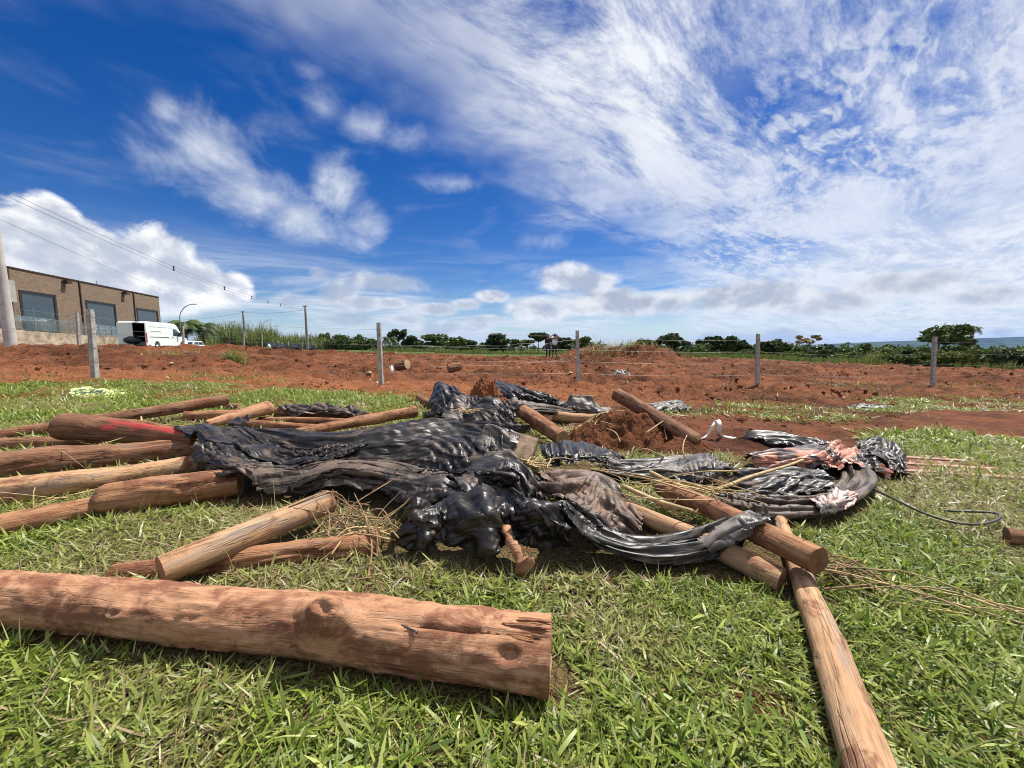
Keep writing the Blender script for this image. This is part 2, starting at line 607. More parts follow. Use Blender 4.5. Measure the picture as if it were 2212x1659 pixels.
def mat_tarp(name, dust=0.35, film=(0.0075, 0.0075, 0.008), dustcol=(0.175, 0.118, 0.085), rough=0.43, second=None, scale=1.0):
    m, nt, bs, out = new_mat(name)
    co = objco(nt)
    ux, uy, uz = nt.sep(nt.attr('weave', 'Vector'))
    d1 = nt.noise(nt.xyz(ux * 1.0, uy * 3.6, uz), 2.2 * scale, 7, 0.68, 0.6)
    d2 = nt.noise(co, 10.0 * scale, 6, 0.70, 0.6)
    d3 = nt.noise(co, 55.0, 3, 0.6)
    base = film
    if second:
        base = nt.mix(nt.step(nt.noise(co, 1.7 * scale, 2, 0.5, 0.8), 0.47, 0.51), film, second)
    f = nt.step(d1 * 0.60 + d2 * 0.38 + d3 * 0.06, 0.62 - dust * 0.34, 0.78 - dust * 0.20)
    f = nt.m('MAXIMUM', f * (0.40 + 0.55 * min(1, dust * 1.2)), nt.step(d2 + d3 * 0.3, 0.45, 0.85) * 0.15)
    c = nt.mix(f, base, nt.mix(d2, tuple(v * 0.55 for v in dustcol), tuple(v * 1.35 for v in dustcol)))
    rg = nt.step(f, 0.0, 0.8, rough, 0.66) + (d2 - 0.5) * 0.18
    set_bs(nt, bs, Base_Color=c, Roughness=rg, Specular_IOR_Level=0.46)
    uv = nt.attr('weave', 'Vector')
    wx, wy, wz = nt.sep(nt.vm('ADD', uv, nt.vm('SCALE', nt.noise(co, 3.0, 2, 0.5, color=True), 0.12)))
    def crease(a, b, c, sc):
        n = nt.noise(nt.xyz(wx * 2.0 + c, wy * 2.0, wz), sc, 1.0, 0.4)
        return nt.m('PINGPONG', wx * a + wy * b + n * c, 1.0)
    am = nt.noise(nt.xyz(wx * 1.5, wy * 4.0, wz), 1.0, 2, 0.5)
    bm_ = nt.noise(nt.xyz(wx * 2.0 + 7.0, wy * 3.0, wz), 1.0, 2, 0.5)
    h = crease(0.8, 13.0, 2.2, 0.7) * nt.step(am, 0.38, 0.62) + crease(-3.0, 24.0, 2.6, 0.9) * 0.5 * nt.step(bm_, 0.42, 0.62) + crease(9.0, 11.0, 2.4, 0.9) * 0.5 * nt.step(am, 0.50, 0.34) + crease(4.0, 46.0, 4.0, 1.0) * 0.15
    bump(nt, bs, h, 0.75, 0.020)
    return m


M = {}
M['soil'] = mat_soil()
M['grass'] = mat_grass()
M['log'] = mat_wood('peeled log', (0.46, 0.255, 0.135), (0.315, 0.150, 0.075), (0.165, 0.070, 0.036), 0.56, 0.3, crk=0.95)
M['big_log'] = mat_wood('big peeled log', (0.50, 0.285, 0.165), (0.395, 0.205, 0.112), (0.265, 0.125, 0.068), 0.56, 0.10, crk=0.25)
M['red_log'] = mat_wood('painted log', (0.30, 0.155, 0.085), (0.19, 0.088, 0.048), (0.105, 0.046, 0.026), 0.45, 0.2, paint=True)
M['dark_log'] = mat_wood('weathered log', (0.34, 0.185, 0.105), (0.215, 0.105, 0.056), (0.115, 0.052, 0.030), 0.5, 0.4, crk=0.95)
M['pale_log'] = mat_wood('pale log', (0.56, 0.36, 0.20), (0.42, 0.245, 0.130), (0.24, 0.125, 0.065), 0.40, 0.75, crk=0.45)
M['cut'] = mat_cut('sawn end')
M['cut_dark'] = mat_cut('dirty sawn end', (0.22, 0.11, 0.06), 0.9)
M['cut_pale'] = mat_cut('fresh sawn end', (0.48, 0.33, 0.20), 0.2)
M['tarp'] = mat_tarp('black film', 0.42)
M['tarp_clean'] = mat_tarp('clean black film', 0.28, rough=0.40)
M['tarp_dusty'] = mat_tarp('dusty black film', 0.66, rough=0.48)
M['tarp_brown'] = mat_tarp('muddy film', 0.80, film=(0.022, 0.019, 0.017), dustcol=(0.185, 0.115, 0.080), rough=0.36)
M['tarp_grey'] = mat_tarp('grey film', 0.62, film=(0.045, 0.043, 0.042), dustcol=(0.25, 0.205, 0.175), rough=0.36)
M['tarp_orange'] = mat_tarp('orange and black sheet', 0.52, film=(0.44, 0.165, 0.10), second=(0.018, 0.018, 0.020), dustcol=(0.40, 0.28, 0.235), rough=0.4, scale=1.6)
M['tarp_pink'] = mat_tarp('pale pink sheet', 0.65, film=(0.50, 0.30, 0.26), second=(0.42, 0.40, 0.39), dustcol=(0.40, 0.33, 0.29), rough=0.45, scale=1.6)
M['straw'] = simple_mat('dry straw', (0.40, 0.285, 0.135), 0.75, vary=0.35, scale=20)
M['straw_dark'] = simple_mat('old straw', (0.235, 0.145, 0.075), 0.8, vary=0.4, scale=20)
M['concrete'] = simple_mat('fence concrete', (0.33, 0.315, 0.29), 0.9, vary=0.3, scale=9, bumpd=0.004)
M['wire'] = simple_mat('galvanised wire', (0.33, 0.32, 0.31), 0.5, 0.6, vary=0.15)
M['strap'] = simple_mat('white strap', (0.66, 0.63, 0.56), 0.6, vary=0.15)
M['cable'] = simple_mat('black hose', (0.035, 0.033, 0.03), 0.5, vary=0.3)
M['stone'] = simple_mat('dirty slab', (0.235, 0.160, 0.105), 0.92, vary=0.45, scale=11, bumpd=0.012)
M['clod'] = M['soil']

# ------------------------------------------------------------------ terrain
T_ROWS = np.array([-6000, 0, 6, 11, 16, 22, 28, 40, 70, 150, 400, 1500, 9000], float)
T_COLS = (np.array([-2600, -600, 0, 400, 800, 1106, 1500, 1900, 2212, 2800, 4800], float) - 1106) / F
T_Z = np.array([
    [0] * 11,
    [0] * 11,
    [.12, .10, .07, .05, 0, 0, 0, -.03, -.05, -.06, -.06],
    [.42, .40, .36, .26, .02, -.12, -.18, -.28, -.32, -.34, -.36],
    [.9, .88, .85, .72, .30, .03, -.06, -.28, -.40, -.42, -.44],
    [1.2, 1.2, 1.16, 1.08, .52, .18, .10, -.28, -.42, -.46, -.5],
    [.95, .95, .92, .90, .62, .34, .24, -.24, -.45, -.5, -.55],
    [.68, .68, .68, .66, .50, .25, .10, -.5, -.8, -.9, -.9],
    [.1, .1, .1, .1, .0, -.05, -.5, -1.4, -1.9, -2, -2],
    [0, 0, 0, -.1, -.2, -.30, -1.5, -4, -6, -6, -6],
    [0, 0, 0, 0, -.5, -1.8, -8, -16, -20, -20, -20],
    [-5, -5, -5, -6, -8, -12, -30, -50, -60, -60, -60],
    [-40, -40, -40, -40, -45, -60, -90, -110, -120, -120, -120]], float)


def macro_z(x, y):
    x = np.asarray(x, float); y = np.asarray(y, float)
    yy = np.maximum(y, 6.0)
    t = np.clip(x / yy, T_COLS[0], T_COLS[-1])
    ri = np.clip(np.searchsorted(T_ROWS, y) - 1, 0, len(T_ROWS) - 2)
    ci = np.clip(np.searchsorted(T_COLS, t) - 1, 0, len(T_COLS) - 2)
    fr = np.clip((y - T_ROWS[ri]) / (T_ROWS[ri + 1] - T_ROWS[ri]), 0, 1)
    fc = np.clip((t - T_COLS[ci]) / (T_COLS[ci + 1] - T_COLS[ci]), 0, 1)
    fr = fr * fr * (3 - 2 * fr) * 0.6 + fr * 0.4
    fc = fc * fc * (3 - 2 * fc)
    z = (T_Z[ri, ci] * (1 - fc) + T_Z[ri, ci + 1] * fc) * (1 - fr) + (T_Z[ri + 1, ci] * (1 - fc) + T_Z[ri + 1, ci + 1] * fc) * fr
    return np.where(y < 0, 0, z)


MOUNDS = [  # x, y, rx, ry, height : heaps of earth pushed up on the field
    (*A(1340, 760, 25)[:2], 3.9, 2.0, 0.80), (*A(1255, 760, 26)[:2], 1.6, 1.3, 0.45), (*A(1420, 765, 24.5)[:2], 2.2, 1.3, 0.45),
    (*A(540, 745, 21)[:2], 3.5, 1.6, 0.20), (*A(720, 765, 22)[:2], 2.0, 1.2, 0.25), (*A(330, 748, 17)[:2], 2.6, 1.1, 0.22),
    (*A(110, 745, 16)[:2], 2.5, 1.1, 0.25), (*A(900, 775, 18)[:2], 2.8, 1.0, 0.25), (*A(740, 800, 13.5)[:2], 1.4, 0.6, 0.16),
    (*A(1880, 850, 9.6)[:2], 1.0, 0.4, 0.12), (*A(1990, 800, 18)[:2], 2.4, 1.0, 0.22), (*A(2150, 790, 17)[:2], 2.2, 1.2, 0.35),
    (*A(1700, 790, 20)[:2], 4.0, 1.0, 0.25), (*A(840, 795, 13)[:2], 0.9, 0.5, 0.20), (*A(1090, 765, 24)[:2], 2.0, 1.0, 0.22),
    (*A(1640, 955, 5.2)[:2], 0.7, 0.35, 0.06),
    (*A(640, 800, 13)[:2], 1.8, 0.5, 0.12), (*A(200, 760, 14)[:2], 3.0, 0.8, 0.18),
]

# lawn outline on the ground, from the edges of the lawn in the photograph
LAWN = [(-900, 852), (0, 852), (150, 848), (280, 842), (460, 846), (700, 848), (900, 850), (930, 868), (1010, 878), (1150, 905), (1300, 925), (1380, 985),
        (1500, 975), (1580, 985), (1640, 1000), (1780, 1015), (1870, 1030), (1930, 1028), (2060, 1035), (2090, 1005), (2010, 985), (1905, 965),
        (1860, 935), (2000, 928), (2212, 945), (2500, 955), (3400, 980), (3400, 1659), (4200, 3200), (-2200, 3200), (-1200, 1659)]
PATCH = [(1530, 905, 1.1, 0.5), (1640, 880, 1.0, 0.4), (1420, 905, .5, .35), (1980, 858, 1.6, .7), (2150, 862, 1.4, .8), (1750, 905, .9, .4),
         (520, 810, 1.0, .45), (430, 828, 1.2, .4), (600, 822, .9, .3), (1850, 825, 1.2, .5), (2120, 880, 1.6, .5), (1930, 885, 1.0, .4), (370, 790, .8, .5)]
BARE = [(820, 1160, .18, .12), (1650, 1520, .16, .12), (440, 1085, .25, .10), (1140, 1185, .3, .08), (1560, 1010, .3, .15)]


def ground_poly(pts):
    return np.array([tuple(G(a, max(b, 790))[:2]) for a, b in pts])


def in_poly(x, y, poly):
    inside = np.zeros(x.shape, bool)
    n = len(poly)
    for i in range(n):
        x0, y0 = poly[i]; x1, y1 = poly[(i + 1) % n]
        c = ((y0 > y) != (y1 > y))
        with np.errstate(divide='ignore', invalid='ignore'):
            xi = (x1 - x0) * (y - y0) / (y1 - y0 + 1e-12) + x0
        inside ^= c & (x < xi)
    return inside


LAWN_P = ground_poly(LAWN)
LG_X, LG_Y = np.arange(-16, 16.01, 0.08), np.arange(-4, 14.01, 0.08)


def build_lawn_raster():
    X, Y = np.meshgrid(LG_X, LG_Y)
    w1 = (fbm(X * 1.4, Y * 1.4, 3, 4) - 0.5)
    w2 = (fbm(X * 1.4 + 40, Y * 1.4, 5, 4) - 0.5)
    a = in_poly(X + w1 * 0.9, Y + w2 * 1.1, LAWN_P).astype(float)
    for _ in range(3):
        a[1:-1, 1:-1] = (a[1:-1, 1:-1] * 2 + a[:-2, 1:-1] + a[2:, 1:-1] + a[1:-1, :-2] + a[1:-1, 2:]) / 6
    for (px, py, rx, ry) in PATCH:
        c = G(px, py, -0.1 if px > 1106 else 0.1)
        q = np.sqrt(((X - c.x) / rx) ** 2 + ((Y - c.y) / ry) ** 2)
        a = np.maximum(a, sstep(1.25 - q + w1 * 2.2, 0.0, 0.7) * 0.42)
    for (px, py, rx, ry) in BARE:
        c = G(px, py)
        q = np.sqrt(((X - c.x) / rx) ** 2 + ((Y - c.y) / ry) ** 2)
        a = np.minimum(a, 1 - sstep(1.3 - q + w1 * 2.5, 0.0, 0.9) * 0.72)
    far = sstep(Y, 4.2, 6.5)
    a = a * (1 - far * sstep(fbm(X * 1.1, Y * 1.1, 77, 4), 0.44, 0.58) * 0.75)
    return a


LAWN_R = build_lawn_raster()


def raster_at(r, gx, gy, x, y):
    fx = np.clip((x - gx[0]) / (gx[1] - gx[0]), 0, len(gx) - 1.001)
    fy = np.clip((y - gy[0]) / (gy[1] - gy[0]), 0, len(gy) - 1.001)
    ix, iy = fx.astype(int), fy.astype(int)
    fx, fy = fx - ix, fy - iy
    return (r[iy, ix] * (1 - fx) + r[iy, ix + 1] * fx) * (1 - fy) + (r[iy + 1, ix] * (1 - fx) + r[iy + 1, ix + 1] * fx) * fy


def lawn(x, y):
    return np.where(y > 13.9, 0, raster_at(LAWN_R, LG_X, LG_Y, x, y))


def field_end(x):
    """distance at which the cleared field stops and the rough pasture begins"""
    return 29.0 + 3.0 * (fbm(np.asarray(x) * 0.08, np.asarray(x) * 0 + 3, 9, 3) - 0.5)


def ground_z(x, y):
    x = np.asarray(x, float); y = np.asarray(y, float)
    z = macro_z(x, y)
    soil = 1 - lawn(x, y)
    near = np.where(y > 0, 1, 0)
    d = np.hypot(x, y)
    fld = sstep(y, 7.0, 10.5) * (1 - sstep(y, 27, 32))
    cl = np.abs(fbm(x * 0.9, y * 1.6, 11, 5, 0.55) - 0.5) * 2
    clod = fbm(x * 2.6, y * 3.6, 21, 4, 0.6)
    z = z + soil * fld * ((cl - 0.3) * 0.36 + (clod - 0.5) * 0.34 + (np.abs(fbm(x * 0.35, y * 2.2, 13, 4, 0.6) - 0.5) - 0.12) * 0.55 * sstep(x, -1, 4) + (fbm(x * 4.4, y * 5.2, 27, 2, 0.6) - 0.5) * 0.16)
    z = z + soil * (1 - fld) * near * sstep(y, 1, 2) * (1 - sstep(y, 60, 100)) * ((fbm(x * 3.0, y * 3.0, 31, 4, 0.6) - 0.5) * 0.15)
    z = z + (1 - soil) * (fbm(x * 1.2, y * 1.2, 41, 3) - 0.5) * 0.035
    # wheel ruts running up the field
    rx = x - (1.0 + (y - 12) * 0.06)
    for o in (0.0, 1.5):
        z = z - fld * 0.13 * np.exp(-((rx - o - 1.0) / 0.22) ** 2) * sstep(y, 12, 14)
    for (mx, my, ax, ay, h) in MOUNDS:
        q = ((x - mx) / ax) ** 2 + ((y - my) / ay) ** 2
        z = z + h * np.exp(-q * 1.6) * (0.55 + 0.9 * fbm(x * 1.9, y * 1.9, 51, 5, .6))
    return z


def gz(x, y):
    return float(ground_z(np.array([x]), np.array([y]))[0])


def axis_steps(near_lo, near_hi, step, far_lo, far_hi, mid, cap, back):
    """grid lines: fine near the heap, capped over the field, then growing to the horizon"""
    def run(v, end, sg, cap_to):
        out, s_ = [], step
        while (end - v) * sg > 0:
            s_ *= 1.05 if abs(v) < cap_to else 1.13
            if abs(v) < cap_to:
                s_ = min(s_, cap)
            v += s_ * sg
            out.append(v)
        return out
    hi = run(near_hi, far_hi, 1, mid)
    lo = run(near_lo, far_lo, -1, 0 if back else mid)
    return np.array(lo[::-1] + list(np.arange(near_lo, near_hi + 1e-6, step)) + hi)


def build_ground():
    xs = axis_steps(-5, 5, 0.08, -9000, 9000, 34, 0.19, False)
    ys = axis_steps(0.8, 10, 0.08, -400, 9000, 33, 0.14, True)
    X, Y = np.meshgrid(xs, ys)
    Z = ground_z(X.ravel(), Y.ravel())
    V = np.stack([X.ravel(), Y.ravel(), Z], 1)
    nx, ny = len(xs), len(ys)
    i = np.arange(ny - 1)[:, None] * nx + np.arange(nx - 1)[None]
    Q = np.stack([i, i + 1, i + 1 + nx, i + nx], -1).reshape(-1, 4)
    x, y = V[:, 0], V[:, 1]
    g = lawn(x, y)
    g = np.where((x < -15.5) | (x > 15.5), np.where(y < 8, 1, 0), g)
    g = np.where(y < -3.5, 1.0, g)
    veg = sstep(y - field_end(x), -1.5, 1.5)
    # a bare roadside strip far left stays red
    o = mesh_np('ground', V, Q, M['soil'], attrs={'grass': g, 'veg': veg, 'wood': sstep(y, 60, 160)})
    tag(o, kind='structure')
    print('ground', len(Q))
    return o


build_ground()

# ------------------------------------------------------------------ height raster of the heap: what later sheets lie on
HX, HY = np.arange(-5.2, 5.21, 0.02), np.arange(1.0, 9.51, 0.02)
_hx, _hy = np.meshgrid(HX, HY)
HR = ground_z(_hx.ravel(), _hy.ravel()).reshape(_hx.shape)
H0 = HR.copy()


def H_at(x, y):
    return raster_at(HR, HX, HY, x, y)


def stamp_capsule(a, b, r0, r1):
    """raise the raster to the top of a lying pole"""
    a, b = np.array(a), np.array(b)
    lo = np.minimum(a, b) - 0.3; hi = np.maximum(a, b) + 0.3
    ix = np.where((HX > lo[0]) & (HX < hi[0]))[0]; iy = np.where((HY > lo[1]) & (HY < hi[1]))[0]
    if not len(ix) or not len(iy):
        return
    sl = (slice(iy[0], iy[-1] + 1), slice(ix[0], ix[-1] + 1))
    X, Y = _hx[sl], _hy[sl]
    d = b - a
    L2 = d[0] ** 2 + d[1] ** 2 + 1e-9
    t = np.clip(((X - a[0]) * d[0] + (Y - a[1]) * d[1]) / L2, 0, 1)
    dist = np.hypot(X - (a[0] + t * d[0]), Y - (a[1] + t * d[1]))
    r = r0 + (r1 - r0) * t
    z = a[2] + t * d[2] + np.sqrt(np.maximum(r * r - dist * dist, 0))
    HR[sl] = np.where(dist < r, np.maximum(HR[sl], z), HR[sl])


def stamp_bump(x, y, rx, ry, h, rot=0.0):
    c, s = math.cos(rot), math.sin(rot)
    dx, dy = _hx - x, _hy - y
    u, v = (dx * c + dy * s) / rx, (-dx * s + dy * c) / ry
    q = np.clip(1 - u * u - v * v, 0, None)
    np.maximum(HR, H0 + h * np.sqrt(q) * (q > 0), out=HR)


def stamp_points(P):
    ix = np.clip(np.round((P[:, 0] - HX[0]) / 0.02).astype(int), 0, len(HX) - 1)
    iy = np.clip(np.round((P[:, 1] - HY[0]) / 0.02).astype(int), 0, len(HY) - 1)
    tmp = np.full(HR.shape, -9.0)
    np.maximum.at(tmp, (iy, ix), P[:, 2])
    for _ in range(2):                              # close pin holes
        t2 = tmp.copy()
        t2[1:-1, 1:-1] = np.maximum.reduce([tmp[1:-1, 1:-1], tmp[:-2, 1:-1], tmp[2:, 1:-1], tmp[1:-1, :-2], tmp[1:-1, 2:]])
        tmp = t2
    np.maximum(HR, tmp, out=HR)

# ------------------------------------------------------------------ logs
def log_mesh(L, r0, r1, seg, rings, seed, knots=3, bow=0.02, cracks=2, rough=0.05, round0=False, round1=False, flat=1.0, wob=1.0):
    """a pole along +X from 0 to L, local coordinates"""
    lr = np.random.default_rng(seed)
    s = np.linspace(0, 1, rings)
    th = np.arange(seg) * 2 * math.pi / seg
    SS, TH = np.meshgrid(s, th, indexing='ij')
    r = r0 + (r1 - r0) * SS
    rm = (r0 + r1) / 2
    n = fbm(SS * L / (rm * 5) + 7, np.cos(TH) * 1.1 + 3, seed, 3) + fbm(SS * L / (rm * 5) + 90, np.sin(TH) * 1.1 + 3, seed + 5, 3) - 1
    r = r * (1 + n * rough * 4.0)
    n2 = fbm(SS * L / (rm * 1.4), np.cos(TH) * 4, seed + 9, 3) + fbm(SS * L / (rm * 1.4) + 9, np.sin(TH) * 4, seed + 2, 3) - 1
    r = r + rm * n2 * rough * 1.3
    for k in range(knots):
        ks, kt, kr = lr.uniform(0.06, 0.94), lr.uniform(0, 6.28), lr.uniform(0.35, 0.65)
        dt = (TH - kt + math.pi) % (2 * math.pi) - math.pi
        d2 = ((SS - ks) * L / (rm * kr * 1.5)) ** 2 + (dt / kr) ** 2
        r = r + rm * (0.16 * np.exp(-d2) - 0.20 * np.exp(-d2 * 7))
    for k in range(cracks):
        c0, c1 = sorted(lr.uniform(-0.2, 1.2, 2))
        ct = lr.uniform(0, 6.28) + 0.25 * np.sin(SS * 9 + k)
        dt = (TH - ct + math.pi) % (2 * math.pi) - math.pi
        w = 0.09
        m = sstep(SS, c0, c0 + 0.06) * (1 - sstep(SS, c1 - 0.06, c1))
        r = r - rm * 0.20 * m * np.exp(-(dt / w) ** 2)
    for rd, e in ((round0, SS), (round1, 1 - SS)):
        if rd:
            q = np.clip(e * L / (rm * 0.8), 0, 1)
            r = r * (0.45 + 0.55 * np.sqrt(1 - (1 - q) ** 2))
    jag = (fbm(TH * 1.3, TH * 0 + 1, seed + 4, 3) - 0.5) * rm * 0.12
    X = SS * L + np.where(SS == 0, jag, 0) + np.where(SS == 1, jag, 0)
    by = bow * L * np.sin(SS * math.pi) * lr.choice([-1, 1]) + (fbm(SS * 2.2, SS * 0 + seed, seed, 2) - 0.5) * bow * L * 0.5
    by = by + (fbm(SS * L * 1.3, SS * 0 + 3, seed + 60, 3) - 0.5) * rm * 0.55 * wob
    bz = (fbm(SS * L * 1.3 + 40, SS * 0 + 3, seed + 61, 3) - 0.5) * rm * 0.35 * wob
    Y = r * np.cos(TH) + by
    Z = r * np.sin(TH) * flat + bz
    V = np.stack([X, Y, Z], -1).reshape(-1, 3)
    i = np.arange(rings - 1)[:, None] * seg; j = np.arange(seg)[None]
    Q = np.stack([i + j, i + (j + 1) % seg, i + seg + (j + 1) % seg, i + seg + j], -1).reshape(-1, 4)[:, ::-1]
    return V, Q, seg, rings


def cap_mesh(V, seg, ring, out, seed):
    """sawn or broken face on the last ring: a disc of its own, a little domed and chipped"""
    ringv = V[ring * seg:(ring + 1) * seg]
    c = ringv.mean(0)
    lr = np.random.default_rng(seed + 77)
    ks = [1.0, 0.72, 0.42, 0.15]
    vs = []
    for k in ks:
        p = c + (ringv - c) * k
        p[:, 0] += out * ((1 - k) * 0.006) + (lr.random(seg) - 0.5) * 0.004 * (k < 1)
        vs.append(p)
    vs.append(c[None] + np.array([[out * 0.005, 0, 0]]))
    v = np.concatenate(vs)
    q = []
    n = len(ks)
    for a in range(n - 1):
        for j in range(seg):
            f = [a * seg + j, a * seg + (j + 1) % seg, (a + 1) * seg + (j + 1) % seg, (a + 1) * seg + j]
            q.append(f if out > 0 else f[::-1])
    t = []
    for j in range(seg):
        f = [(n - 1) * seg + j, (n - 1) * seg + (j + 1) % seg, n * seg]
        t.append(f if out > 0 else f[::-1])
    return v, [np.array(q), np.array(t)]


LOGS = []


def place_log(name, a, b, ra, rb, label, mat='log', cut=('cut', 'cut'), seed=1, res=1.0, stamp=True, cat='log', group='poles and logs of the heap', **kw):
    a, b = Vector(a), Vector(b)
    L = (b - a).length
    seg = int(28 * res); rings = max(10, int(L / max(ra, rb) * 2.2 * res))
    V, Q, seg, rings = log_mesh(L, ra, rb, seg, rings, seed, **kw)
    rt = empty(name, a, label=label, cat=cat, group=group)
    d = (b - a).normalized()
    rt.rotation_euler = d.to_track_quat('X', 'Z').to_euler()
    mesh_np('trunk', V, Q, M[mat], rt)
    for ring, out, cm in ((0, -1, cut[0]), (rings - 1, 1, cut[1])):
        v, f = cap_mesh(V, seg, ring, out, seed)
        mesh_np('cut_end', v, f, M[cm], rt, smooth=False)
    if stamp:
        stamp_capsule(a, b, ra, rb)
    LOGS.append((a, b, ra, rb, rt))
    return rt


def log_px(name, p0, p1, label, lift=(0, 0), **kw):
    """ends given as (px, py, half thickness in px); each end lies on the ground plus its lift"""
    ends = []
    for (px, py, hw), lf in zip((p0, p1), lift):
        r = 0.1
        for _ in range(6):
            z = r * 0.92 + lf
            g = G(px, py, z)
            r = hw * ((g - Vector((0, 0, CAM_H))).dot(Vector((0, math.cos(PITCH), -math.sin(PITCH))))) / F
        if lf == 0:
            g.z = max(g.z, gz(g.x, g.y) + r * 0.9)
        ends.append((g, r))
    (a, ra), (b, rb) = ends
    return place_log(name, a, b, ra, rb, label, **kw)


# the great log across the foreground
big = log_px('log', (-260, 1268, 43), (1188, 1411, 73), 'thick peeled log lying across the lawn in front, nail and knots on it', mat='big_log',
             cut=('cut', 'cut'), seed=3, res=3.2, knots=0, bow=0.006, cracks=0, rough=0.034, wob=0.5)
# its knots and the splintered rim are modelled on the trunk itself
def dress_big():
    me = [c for c in big.children if c.name.startswith('trunk')][0].data
    n = len(me.vertices)
    co = np.empty(n * 3, np.float32); me.vertices.foreach_get('co', co); co = co.reshape(-1, 3)
    L = co[:, 0].max()
    mw = big.matrix_basis
    # local angle that faces the camera
    for (px, py, kr, amp, hole) in ((700, 1325, 0.065, 0.085, 0.035), (1090, 1425, 0.06, 0.012, 0.04), (236, 1325, 0.035, 0.030, 0.03), (525, 1308, 0.08, -0.004, 0.008), (152, 1292, 0.02, 0.010, 0.015), (868, 1352, 0.025, 0.003, 0.012), (640, 1375, 0.05, 0.004, 0.01)):
        # point of the trunk surface met by the view ray
        d = ray(px, py)
        inv = mw.inverted()
        o = np.array(inv @ Vector((0, 0, CAM_H)))
        dd = np.array((inv.to_3x3() @ d).normalized())
        v = co - o
        t = v @ dd
        dist = np.linalg.norm(v - t[:, None] * dd, axis=1)
        cand = np.where(dist < dist.min() + 0.02)[0]
        k = cand[np.argmin(t[cand])]
        p = co[k].copy()
        nr = p.copy(); nr[0] = 0
        nr /= np.linalg.norm(nr) + 1e-9
        dv = co - p
        dv[:, 0] *= 0.75
        q = (dv ** 2).sum(1) / kr ** 2
        off = amp * np.exp(-q ** 1.6) * (0.75 + 0.5 * fbm(co[:, 0] * 30, co[:, 1] * 30 + co[:, 2] * 30, 6, 3)) - hole * np.exp(-q * 6.5) * (0.6 + 0.8 * fbm(co[:, 0] * 60, co[:, 1] * 60 + co[:, 2] * 40, 5, 3))
        co[:] = co + off[:, None] * nr
    th = np.arctan2(co[:, 2], co[:, 1])
    cr = fbm(co[:, 0] * 13, th * 3.5, 15, 5, .6)
    rad = co.copy(); rad[:, 0] = 0
    rad /= np.linalg.norm(rad, axis=1)[:, None] + 1e-9
    co[:] = co + rad * (0.007 * sstep(cr, 0.58, 0.66))[:, None]          # crusts of dried earth
    # split near the sawn end, on top
    th = np.arctan2(co[:, 2], co[:, 1])
    for (t0, x0, x1, dep, w) in ((2.05, L - 0.62, L - 0.02, 0.028, 0.05), (3.75, L - 0.75, L - 0.15, 0.03, 0.06), (2.5, L - 1.9, L - 1.2, 0.006, 0.03), (2.85, L - 0.12, L, 0.016, 0.03)):
        tt = t0 + 0.10 * (fbm(co[:, 0] * 5, co[:, 0] * 0, 3, 3) - 0.5)
        dt = (th - tt + math.pi) % (2 * math.pi) - math.pi
        m = sstep(co[:, 0], x0, x0 + 0.15) * (1 - sstep(co[:, 0], x1 - 0.02, x1 + 0.02))
        f = 1 - dep / 0.14 * m * np.exp(-(dt / w) ** 2)
        co[:, 1] *= f; co[:, 2] *= f
    me.vertices.foreach_set('co', co.ravel())
    me.update()
dress_big()


def big_splinters():
    """torn fibres round the sawn rim"""
    L = max(v.co.x for v in [c for c in big.children if c.name.startswith('trunk')][0].data.vertices)
    lr = np.random.default_rng(4)
    parts = []
    for k in range(24):
        t = lr.uniform(1.4, 2.2) if k < 16 else lr.uniform(3.2, 4.2)
        r = 0.118 * lr.uniform(0.95, 1.03)
        ln = lr.uniform(0.04, 0.14)
        x1 = L + lr.uniform(-0.06, 0.015)
        c = np.array([[x1 - ln, r * 0.97 * math.cos(t), r * 0.97 * math.sin(t)], [x1 - ln * 0.4, r * 1.0 * math.cos(t), r * 1.0 * math.sin(t)], [x1, r * lr.uniform(1.0, 1.05) * math.cos(t + .03), r * lr.uniform(1.0, 1.05) * math.sin(t + .03)]])
        v, q, _ = tube_np(c, [0.004, 0.006, 0.001], 4)
        parts.append((v, q))
    v, q = join_np(parts)
    tag(mesh_np('splinters', v, q, M['log'], big), kind='stuff')
big_splinters()

pole2 = log_px('log', (346, 1233, 31), (712, 1083, 25), 'pale smooth pole with grey streaks and a sawn end, propped on a split log', lift=(0.055, 0.10), mat='pale_log', cut=('cut', 'cut'), seed=12, res=1.8, bow=0.004, cracks=1, rough=0.020, knots=1)
log_px('split_log', (246, 1240, 22), (818, 1176, 27), 'flat split log with long cracks half buried in grass under the pale pole', mat='log', seed=14, res=1.8, bow=0.005, cracks=7, rough=0.05, knots=1, lift=(-0.03, -0.03))
log_px('log', (-120, 1160, 27), (202, 1094, 22), 'thin pole at the frame edge ending behind the thick log with a broken end', mat='log', seed=21, res=1.3, rough=0.036)
log_px('log', (203, 1083, 33), (520, 1044, 30), 'thick cracked log with a broken rounded end, its other end under black sheeting', mat='log', seed=22, res=1.8, round0=True, cracks=4, rough=0.06, knots=4, bow=0.004, lift=(0, 0.0))
log_px('log', (-150, 1090, 33), (425, 1004, 19), 'long pale-topped log with a long crack, between the thick cracked log and the knotty log', mat='pale_log', seed=23, res=1.5, cracks=4, knots=4, rough=0.048, bow=0.006)
log_px('log', (-150, 1028, 38), (418, 973, 21), 'dark knotty log running in from the frame edge to the black sheeting', mat='dark_log', seed=24, res=1.5, knots=9, cracks=3, rough=0.055, bow=0.006)
log_px('log', (-150, 976, 17), (345, 952, 10), 'slim brown pole lying behind the knotty log, below the red painted one', mat='dark_log', seed=25, bow=0.004)
